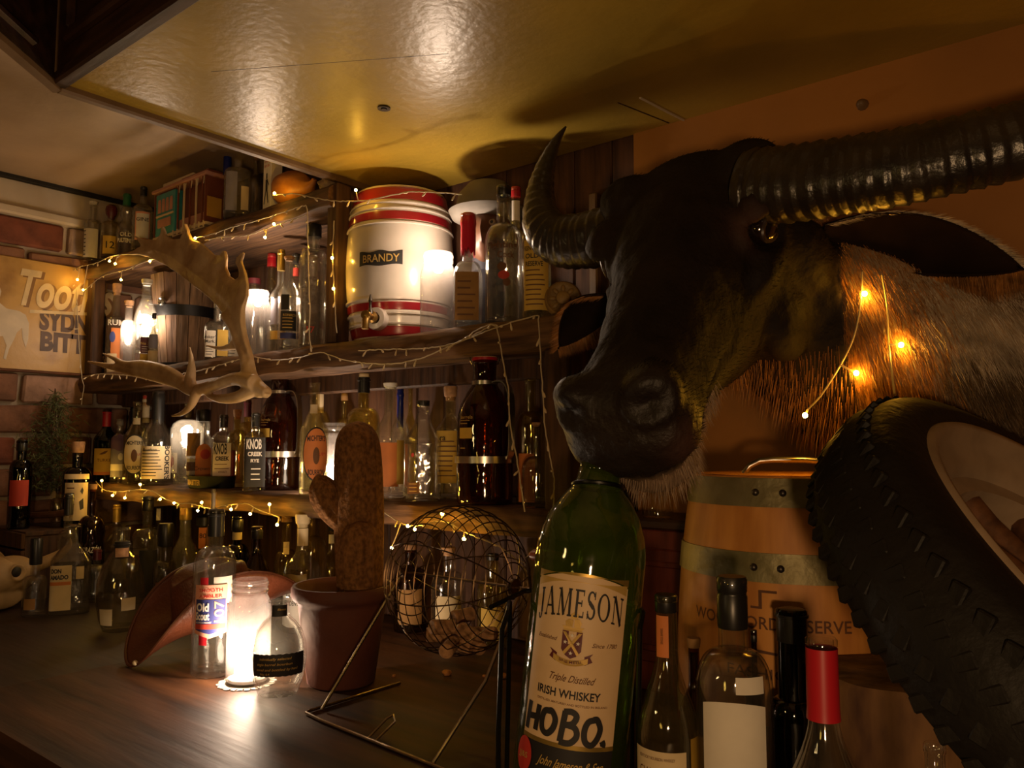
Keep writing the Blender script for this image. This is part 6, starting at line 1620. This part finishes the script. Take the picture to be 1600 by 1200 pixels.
for s in (-1, 1):
    lump(s * .112, -.012, .030, .036, (.8, 1.1, .7))      # brow
    lump(s * .104, .02, -.045, .040, (.7, 1.7, .7))       # cheekbone
    lump(s * .122, -.055, -.115, .064, (.75, .85, 1.4)); lump(s * .108, -.035, -.185, .056, (.75, 1.0, .9)); lump(s * .10, .02, -.14, .05, (.7, 1.4, 1.2)); lump(s * .070, .0, -.165, .050, (.7, 1.3, .9))      # jaw muscle
    lump(s * .046, .325, .012, .036, (.9, 1.0, .9))       # nostril wing
    lump(s * .090, -.085, .045, .05, (1.0, .9, .7))       # horn root
lump(0, -.10, .045, .055, (1.5, .8, .6))                    # poll
lump(0, .315, -.108, .045, (1.15, 1.0, .62))               # chin
lump(0, .350, -.052, .040, (1.5, .7, 1.0))                # lip
# neck down to the wall
npts = catmull([(*hb_(-.01, .02, -.11), .08), (*hb_(.0, -.06, -.12), .105), (*hb_(.0, -.12, -.15), .130), (*(hb_(.0, -.16, -.14) * .45 + Vector((wallp.x - .02, 1.30, wallp.z)) * .55), .150), (wallp.x - .005, 1.325, wallp.z, .172), (wallp.x, YW - .004, wallp.z, .186)], 6)
t = MB(); t.tube([q[:3] for q in npts], [q[3] for q in npts], 40)
mb.add(t.v, t.f)
me = remeshed(mb, .0062, 7, .5)
EYE = {s: Vector((s * .124, .004, -.004)) for s in (-1, 1)}
bm = bmesh.new(); bm.from_mesh(me)
bmesh.ops.recalc_face_normals(bm, faces=bm.faces[:])
col = bm.loops.layers.color.new('tone') if False else None
for v in bm.verts:
    L_ = HI @ v.co
    nrm_ = (HI.to_3x3() @ v.normal)
    dsp = Vector((0, 0, 0))
    for s in (-1, 1):
        de = L_ - EYE[s]
        rr_ = math.sqrt((de.y / 1.35) ** 2 + de.z ** 2 + (de.x * .5) ** 2)
        dsp -= nrm_ * .017 * math.exp(-(rr_ / .020) ** 2)
        dsp += nrm_ * .0065 * math.exp(-((rr_ - .033) / .008) ** 2) * (1.3 if de.z > 0 else .6)
        dn = L_ - Vector((s * .050, .338, .018))
        rn2 = math.sqrt((dn.x * .9) ** 2 + (dn.y * .75) ** 2 + (dn.z * 1.2) ** 2)
        dsp -= nrm_ * .034 * math.exp(-(rn2 / .016) ** 2)
        dsp += nrm_ * .0055 * math.exp(-((rn2 - .026) / .008) ** 2)
        # hollow along the face and creases
        dsp -= nrm_ * .008 * math.exp(-((L_.y - .12) / .06) ** 2 - ((L_.z + .03) / .035) ** 2) * (1 if L_.x * s > 0 else 0)
    if L_.y > .14:
        zm = -.078 + .04 * (.36 - L_.y) / .2 * .2
        dsp -= nrm_ * .009 * math.exp(-((L_.z - zm) / .006) ** 2) * min(1, (L_.y - .14) / .05)
    if L_.y > -.10 and L_.x < .18:
        dsp += nrm_ * (.0034 if L_.y < .28 else .0016) * mnoise.noise(L_ * 30) + nrm_ * .0018 * mnoise.noise(Vector((L_.x * 90, L_.y * 45, L_.z * 90)))
    v.co = HM @ (L_ + dsp)
bmesh.ops.smooth_vert(bm, verts=bm.verts[:], factor=.3)
bm.to_mesh(me); bm.free()
me.transform(BL)
# coat colours by place; the neck's paler right side has light painted in
ca = me.color_attributes.new('coat', 'FLOAT_COLOR', 'POINT')
HB = HI @ Matrix.Translation(bf.location)
face_c, pale_c, neck_c, grey_c = Vector((.012, .0075, .005)), Vector((.30, .20, .13)), Vector((.16, .075, .024)), Vector((.36, .28, .19))
cols = []
for v in me.vertices:
    L_ = HB @ v.co
    nz = mnoise.noise(v.co * 14) * .5 + .5
    back = max(0, min(1, max(L_.x - .172 + .03 * (nz - .5), -.12 - L_.y) / .035)) * max(0, min(1, (.03 - L_.z) / .05))
    chin = max(0, min(1, (-.082 - L_.z) / .012)) * max(0, min(1, (L_.y - .22) / .03))
    patch = .5 * math.exp(-((L_ - Vector((.068, .345, -.045))).length / .025) ** 2) + .30 * math.exp(-((L_ - Vector((.11, .03, .02))).length / .028) ** 2)
    c = face_c * (1 - back) + (neck_c * (1 - nz * .35) + grey_c * nz * .35) * back
    wx = max(0, min(1, ((v.co.x + .30) / .25)))
    c = c * (1 - back * wx * .6) + grey_c * back * wx * .6
    c = c * (1 - chin * .8) + pale_c * chin * .8
    c = c * (1 - min(1, patch)) + Vector((.13, .06, .045)) * min(1, patch)
    cols += [c.x, c.y, c.z, 1]
ca.data.foreach_set('color', cols)
wa = me.attributes.new('wet', 'FLOAT', 'POINT')
wet = []
for v in me.vertices:
    L_ = HB @ v.co
    wet.append(max(0, min(1, (L_.y - .285) / .03)) * max(0, min(1, (L_.z + .075) / .02)))
wa.data.foreach_set('value', wet)
m_hide = bpy.data.materials.new('buffalo_hide'); nt, N, L = nodes(m_hide)
b = N['Principled BSDF']; at = N.new('ShaderNodeAttribute'); at.attribute_name = 'coat'
b.inputs['Roughness'].default_value = .72; b.inputs['Specular IOR Level'].default_value = .16
tc = N.new('ShaderNodeTexCoord'); nz_ = N.new('ShaderNodeTexNoise'); nz_.inputs['Scale'].default_value = 130; nz_.inputs['Detail'].default_value = 5
L.new(tc.outputs['Object'], nz_.inputs['Vector'])
nz2 = N.new('ShaderNodeTexNoise'); nz2.inputs['Scale'].default_value = 9; nz2.inputs['Detail'].default_value = 6
L.new(tc.outputs['Object'], nz2.inputs['Vector'])
mr = N.new('ShaderNodeMapRange'); mr.inputs[1].default_value = .3; mr.inputs[2].default_value = .7; mr.inputs[3].default_value = .6; mr.inputs[4].default_value = 1.6
L.new(nz2.outputs[0], mr.inputs[0])
mm = N.new('ShaderNodeVectorMath'); mm.operation = 'SCALE'
L.new(at.outputs['Color'], mm.inputs[0]); L.new(mr.outputs[0], mm.inputs['Scale'])
L.new(mm.outputs[0], b.inputs['Base Color'])
aw = N.new('ShaderNodeAttribute'); aw.attribute_name = 'wet'
for sock, lo_, hi_ in (('Roughness', .70, .50), ('Specular IOR Level', .16, .30)):
    r_ = N.new('ShaderNodeMapRange'); r_.inputs[3].default_value = lo_; r_.inputs[4].default_value = hi_
    L.new(aw.outputs['Fac'], r_.inputs[0]); L.new(r_.outputs[0], b.inputs[sock])
bp = N.new('ShaderNodeBump'); bp.inputs['Strength'].default_value = .6; bp.inputs['Distance'].default_value = .003
L.new(nz_.outputs[0], bp.inputs['Height']); L.new(bp.outputs[0], b.inputs['Normal'])
skin = link('hide', me, m_hide, bf, angle=0, fix=False)

def part(mb_, name, m_, parent=bf, **kw):
    """mesh given in world space -> child of the trophy"""
    me_ = mb_.mesh(name); me_.transform(BL)
    return link(name, me_, m_, parent, **kw)
m_eye = mat('dark_glass_eye', (.012, .006, .004), .04, spec=.9, coat=1.0)
for s in (-1, 1):
    e = EYE[s] + Vector((-s * .017, 0, 0))
    t = MB(); t.sphere(hb_(*e), .0245, 24, 16); part(t, 'eye', m_eye)
    lid = [hb_(e.x + s * (.0175 - .008 * abs(math.cos(a))), e.y + .0235 * math.cos(a), e.z + .0155 * math.sin(a)) for a in [2 * PI * i / 30 for i in range(30)]]
    t = MB(); t.tube(lid, .0038, 8, closed=True); part(t, 'eyelid', mat('eyelid_skin', (.035, .020, .014), .35))
    t = MB(); t.sphere(hb_(s * .040, .326, -.004), .012, 14, 10); part(t, 'nostril', mat('nostril_skin', (.16, .04, .02), .3))

# horns
def horn(ctrl, name='horn', n=14):
    pts = catmull([(*atD(a, b_, d_), r) for a, b_, d_, r in ctrl], n)
    P_ = []; R_ = []
    acc = 0
    for i, q in enumerate(pts):
        if i: acc += (Vector(q[:3]) - Vector(pts[i - 1][:3])).length
        fade = max(0, 1 - max(0, acc - .30) / .16)
        saw = (acc / .017 + .25 * math.sin(acc * 40)) % 1.0
        P_.append(q[:3]); R_.append(max(.0012, q[3] * (1 + fade * (.085 * saw - .04))))
    def wv(i, a): return (1 + .10 * math.cos(2 * a + .6)) * (1 + .022 * mnoise.noise(Vector((i * .35, math.cos(a) * 2, math.sin(a) * 2))))
    t = MB(); t.tube(P_, R_, 36, wav=wv)
    return part(t, name, m_horn, angle=60)
m_horn = mat('black_horn', (.028, .020, .013), .32, var=0, scale=26, bump=.5, col2=(.014, .010, .007), bscale=70, spec=.6, stretch=(1, 1, 1))
horn([(1010, 352, 1.20, .044), (960, 366, 1.24, .042), (915, 376, 1.28, .040), (874, 376, 1.32, .038), (848, 352, 1.345, .034), (843, 312, 1.365, .027), (850, 268, 1.375, .019), (866, 226, 1.385, .010), (884, 198, 1.39, .002)], n=16)
horn([(1165, 292, 1.07, .047), (1230, 288, 1.03, .046), (1310, 276, .985, .0445), (1400, 262, .945, .043), (1500, 240, .915, .0415), (1600, 216, .895, .040), (1720, 170, .89, .036), (1820, 90, .91, .028), (1870, -20, .95, .012)], n=20)

# hair
def hair(mb_, root, d, ln, wdt, rr_, droop=.3):
    side = d.cross(Vector((rr_.uniform(-1, 1), rr_.uniform(-1, 1), rr_.uniform(-1, 1))))
    if side.length < 1e-4: return
    side = side.normalized() * wdt
    p1 = root + d * ln * .5 + Vector((0, 0, -droop * ln * .12)); p2 = root + d * ln + Vector((0, 0, -droop * ln * .5))
    mb_.add([root - side, root + side, p1 + side * .7, p2, p1 - side * .7], [(0, 1, 2, 4), (4, 2, 3)])
rr = random.Random(5)
vsn = [(v.co + bf.location, v.normal.copy()) for v in me.vertices]
H = {k: MB() for k in ('chin', 'neck', 'grey', 'face', 'dark')}
down = Vector((0, 0, -1)); toW = Vector((.35, .6, -.35)).normalized()
for co, no in vsn:
    L_ = HI @ co
    if (co - CAM).dot(no) > .25 * (co - CAM).length: continue
    if L_.y > .20 and L_.z < -.084:
        for _ in range(2):
            d_ = (no * .6 + down * .9 + RC @ Vector((rr.uniform(-.3, .3), 0, rr.uniform(-.3, .3)))).normalized()
            hair(H['chin'], co, d_, rr.uniform(.010, .024), .00038, rr)
    elif L_.y > -.12 and L_.x < .172:
        if rr.random() < .7:
            hair(H['face'], co, (no * .25 + HM.to_3x3() @ Vector((0, -.8, -.4)) + Vector((rr.uniform(-.2, .2),) * 3)).normalized(), rr.uniform(.006, .013), .0004, rr, .1)
        if L_.z < -.19 and rr.random() < .8:
            hair(H['neck'], co, (no * .4 + down).normalized(), rr.uniform(.012, .035), .0005, rr)
    else:
        if L_.z > -.03:
            if rr.random() < .4: hair(H['face'], co, (no * .25 + HM.to_3x3() @ Vector((0, -.8, -.4))).normalized(), rr.uniform(.005, .012), .0004, rr, .1)
            continue
        k_ = 'grey' if (co.x - bf.location.x) > .015 + .06 * rr.random() else 'neck'  # rusty near the bulbs, grey beyond: their glow and room light painted as colour
        if k_ == 'grey' and co.z < bf.location.z + .035 * rr.random() - .005: k_ = 'dark'  # pale lit tone ends at this height, darker hair below
        for _ in range(7):
            d_ = (no * .22 + down * .9 + Vector((.2, .15, 0)) + Vector((rr.uniform(-.25, .25), rr.uniform(-.25, .25), rr.uniform(-.15, .15)))).normalized()
            hair(H[k_], co + Vector((rr.uniform(-.003, .003), 0, rr.uniform(-.003, .003))), d_, rr.uniform(.014, .036), .00034, rr, .2)
hm = dict(chin=mat('pale_buff_hair', (.36, .24, .15), .6, var=.5, scale=60), neck=mat('rusty_hair', (.40, .17, .04), .5, var=.6, scale=40), grey=mat('grey_tan_hair', (.56, .45, .33), .55, var=.5, scale=35), dark=mat('dark_brown_hair', (.13, .075, .03), .6, var=.5, scale=40), face=mat('black_hair', (.010, .0065, .0045), .7, spec=.12))
for k_, nm in (('chin', 'chin_hair'), ('neck', 'neck_hair'), ('grey', 'mane_hair'), ('dark', 'lower_neck_hair'), ('face', 'face_hair')):
    part(H[k_], nm, hm[k_], smooth=False, kind='stuff', fix=False)

# ears: cupped leaves with hair fringes
def ear(base, tip, up_px, half, nm, fringe_len, cup=.6, rim='grey'):
    b0, t0 = atD(*base), atD(*tip)
    ax = (t0 - b0); ln = ax.length; ax.normalize()
    upv = RC @ Vector((up_px[0], up_px[1], 0)); upv = (upv - ax * upv.dot(ax)).normalized()
    away = ax.cross(upv).normalized()
    if away.dot(t0 - CAM) < 0: away = -away
    vs = []; fs = []; nu, nv = 24, 14
    def pt(s, q):
        hw_ = half * (math.sin(PI * min(1, s * .93 + .10)) ** .75) * (1 - .15 * s)
        ang = q * 1.25
        return b0 + ax * (ln * s) + upv * (hw_ * math.sin(ang)) + away * (hw_ * cup * (math.cos(ang) - .3)) + upv * (.012 * math.sin(PI * s))
    for i in range(nu + 1):
        for j in range(nv + 1): vs.append(pt(i / nu, -1 + 2 * j / nv))
    for i in range(nu):
        for j in range(nv):
            a = i * (nv + 1) + j; fs.append((a, a + 1, a + nv + 2, a + nv + 1))
    o = part(MB().add(vs, fs), nm, mat('dark_ear_skin', (.016, .009, .006), .9, var=.3, scale=20, spec=.05), fix=False)
    so = o.modifiers.new('thick', 'SOLIDIFY'); so.thickness = .005; so.offset = 0
    lo_, hi_ = MB(), MB()
    for _ in range(3500):
        s = rr.random() ** .9
        root = pt(s, -1 + rr.uniform(0, .25))
        d_ = (-upv * 1.0 + ax * rr.uniform(-.1, .5) - away * rr.uniform(0, .4) + down * .5).normalized()
        hair(lo_, root, d_, fringe_len * rr.uniform(.35, 1) * (1 - .55 * s), .0004, rr, .4)
    for _ in range(2200):
        s = rr.random()
        root = pt(s, 1 - rr.uniform(0, .15))
        hair(hi_, root, (ax * 1.0 + upv * rr.uniform(.0, .5) + away * rr.uniform(-.3, .3)).normalized(), rr.uniform(.008, .020), .00038, rr, .1)
    part(lo_, 'ear_fringe', hm['neck'], smooth=False, kind='stuff', fix=False)
    part(hi_, 'ear_rim_hair', hm[rim], smooth=False, kind='stuff', fix=False)
ear((1285, 372, 1.13), (1610, 424, 1.08), (.15, 1), .048, 'ear', .075)
ear((955, 470, 1.29), (872, 545, 1.33), (-.7, .55), .034, 'ear', .035, rim='neck')

# ------------------------------------------------------------------ fairy lights
m_cab = mat('clear_cable', (.42, .34, .22), .45)
m_tip = mat('unlit_bulb', (.55, .44, .28), .3)
m_glow = emis('fairy_glow', (1.0, .52, .05), 300)
me_tip = MB().lathe([(.0012, 0), (.0014, .006), (.0021, .0075), (.0021, .013), (.0012, .0155), (.0003, .016)], 8).mesh('bulb'); me_tip.materials.append(m_tip)
me_lit = MB().sphere((0, 0, 0), .0031, 10, 8).mesh('lit_bulb'); me_lit.materials.append(m_glow)
me_stem = MB().lathe([(.0012, 0), (.0014, .010), (.0020, .011), (.0020, .014)], 8).mesh('bulb_stem'); me_stem.materials.append(m_tip)
rl_ = random.Random(21)
def strand(label, pts, lit=(), Y=1.108, tips=.035, group='strings of fairy lights'):
    """pts, lit: pixels (px, py[, Y]) laid on depth plane Y"""
    P3 = [onY(q[0], q[1], q[2] if len(q) > 2 else Y) for q in pts]
    root = P3[0].copy()
    t = thing('fairy_lights', label, 'fairy lights', root, 0, group)
    c = catmull([tuple(q) for q in P3], 5)
    c = [Vector(q) - root for q in c]
    c2 = [c[0]]
    for a, b_ in zip(c, c[1:]):
        k_ = max(1, int((b_ - a).length / .008))
        for i in range(1, k_ + 1): c2.append(a + (b_ - a) * i / k_ + Vector((rl_.uniform(-.0007, .0007), rl_.uniform(-.0007, .0007), rl_.uniform(-.0008, .0008))))
    MB().tube(c2, .0013, 5).build('cable', m_cab, t)
    acc = 0; nxt = tips * .5
    for a, b_ in zip(c2, c2[1:]):
        acc += (b_ - a).length
        if tips and acc > nxt:
            nxt += tips * rl_.uniform(.7, 1.4)
            o = bpy.data.objects.new('bulb', me_tip); C.objects.link(o); o.parent = t
            o.location = b_
            o.rotation_euler = (rl_.uniform(0, .9), rl_.uniform(1.6, 3.6), rl_.uniform(-.5, .5))
    for q in lit:
        p_ = onY(q[0], q[1], q[2] if len(q) > 2 else Y - .004) - root
        near = min(c2, key=lambda v: (v - p_).length)
        o = bpy.data.objects.new('lit_bulb', me_lit); C.objects.link(o); o.parent = t; o.location = p_
        dv = near - p_
        if .004 < dv.length < .08:
            s_ = MB().tube([p_, p_ + dv * .5 + Vector((0, 0, -.002)), near], .0012, 5).build('bulb_stem', m_tip, t)
    return t
strand('fairy light string along the left front of the top shelf', [(113, 430), (119, 419), (150, 411), (175, 400), (200, 397), (215, 395)], [(171, 408), (180, 412), (121, 437), (130, 453)], Y=1.10, tips=.05)
strand('fairy light string drooping below the top shelf left end', [(134, 452), (160, 432), (195, 422), (225, 410), (250, 402), (300, 385)], [(189, 437), (234, 408), (264, 415)], Y=1.10, tips=.09)
strand('fairy light string rising along the top shelf and dropping beside its end', [(298, 373), (330, 366), (365, 354), (400, 345), (440, 332), (472, 322), (479, 324), (481, 345), (481, 372), (482, 420), (484, 480), (484, 530), (488, 545)], [(305, 372)], Y=1.095, tips=.05)
strand('fairy light string hanging under the top shelf right end', [(320, 376), (350, 370), (385, 368), (420, 356), (450, 346), (478, 336)], [(428, 350), (414, 371)], Y=1.12, tips=.06)
strand('fairy light string past the gourd to the striped barrel', [(426, 305), (460, 303), (490, 309), (525, 314), (560, 314), (585, 311), (640, 300, 1.13), (690, 301, 1.13), (722, 304, 1.15)], [(429, 302), (556, 297)], Y=1.11, tips=.06)
strand('fairy light string hanging down over the beer sign edge', [(118, 420), (120, 470), (123, 530), (128, 590), (131, 605), (127, 632)], [], Y=1.11, tips=.09)
strand('long fairy light string along the middle shelf edge', [(130, 592), (150, 585), (190, 586), (235, 590), (290, 583), (330, 574), (376, 561), (398, 558), (430, 563), (470, 558), (500, 551), (530, 560), (565, 567), (610, 569), (650, 562), (680, 551), (712, 536), (745, 521), (768, 507)], [], Y=1.108, tips=.045)
strand('upper fairy light string on the middle shelf dropping over the right growler', [(560, 548), (600, 546), (650, 545), (695, 541), (715, 536), (745, 516), (770, 507), (778, 520), (786, 565), (794, 605), (796, 655), (804, 700), (812, 745), (820, 800)], [], Y=1.10, tips=.045)
strand('fairy light string turning down along the shelf end post', [(690, 542), (730, 530), (780, 510), (836, 494), (841, 503), (844, 550), (848, 610), (852, 670), (861, 720), (866, 755), (864, 792), (858, 800)], [], Y=1.10, tips=.045)
strand('fairy light string with many lit bulbs under the bottom shelf', [(150, 752), (163, 766), (190, 768), (215, 765), (240, 768), (256, 778), (280, 787), (300, 787), (330, 795), (352, 790), (385, 787), (405, 797), (436, 808)], [(159, 751), (176, 774), (195, 778), (219, 757), (250, 780), (272, 786), (315, 785), (309, 798), (361, 796), (391, 803), (421, 788), (433, 820)], Y=1.10, tips=.08)
strand('fairy light string glinting behind the wire cage', [(600, 800), (640, 822), (690, 815), (735, 835), (790, 860), (830, 900)], [(691, 803), (637, 822), (648, 827), (725, 842), (612, 856)], Y=1.10, tips=.08)
strand('fairy light string on the post left of the brandy barrel', [(522, 345), (520, 403), (522, 451), (526, 520)], [(519, 403), (521, 451)], Y=1.128, tips=.09)
# on the buffalo
m_glow2 = emis('fairy_glow_near', (1.0, .44, .03), 400)
me_lit2 = MB().sphere((0, 0, 0), .0036, 10, 8).mesh('lit_bulb'); me_lit2.materials.append(m_glow2)
from mathutils.bvhtree import BVHTree
hide_bvh = BVHTree.FromPolygons([v.co + bf.location for v in skin.data.vertices], [tuple(p.vertices) for p in skin.data.polygons])
def on_hide(px, py, off=.007, fall=1.2):
    """depth of the hide seen at that pixel, a little in front of it"""
    d_ = ray(px, py); h_ = hide_bvh.ray_cast(CAM, d_.normalized())
    return (px, py, (h_[0] - CAM).dot(RC @ Vector((0, 0, -1))) - off) if h_[0] else (px, py, fall)
def bstrand(label, pts, lit):
    P3 = [atD(*q) for q in pts]; root = P3[0].copy()
    t = thing('fairy_lights', label, 'fairy lights', root, 0, 'strings of fairy lights')
    c = [Vector(q) - root for q in catmull([tuple(q) for q in P3], 6)]
    MB().tube(c, .0013, 5).build('cable', m_cab, t)
    for q in lit:
        p_ = atD(*q) - root; near = min(c, key=lambda v: (v - p_).length)
        o = bpy.data.objects.new('lit_bulb', me_lit2); C.objects.link(o); o.parent = t; o.location = p_
        if (near - p_).length > .004: MB().tube([p_, near], .0016, 5).build('bulb_stem', m_tip, t)
bstrand('fairy lights hanging in the hair behind the buffalo jaw', [on_hide(a, b_) for a, b_ in ((1347, 425), (1345, 470), (1336, 520), (1318, 562))] + [(1285, 615, 1.09), (1262, 640, 1.07)], [on_hide(1351, 459, .011), on_hide(1338, 583, .011), (1258, 649, 1.065)])
bstrand('fairy lights hanging down the buffalo neck onto the wheel', [on_hide(a, b_, .009) for a, b_ in ((1378, 430), (1386, 480), (1388, 530))] + [(1393, 580, 1.0), (1398, 616, .93)], [on_hide(1408, 539, .013)])
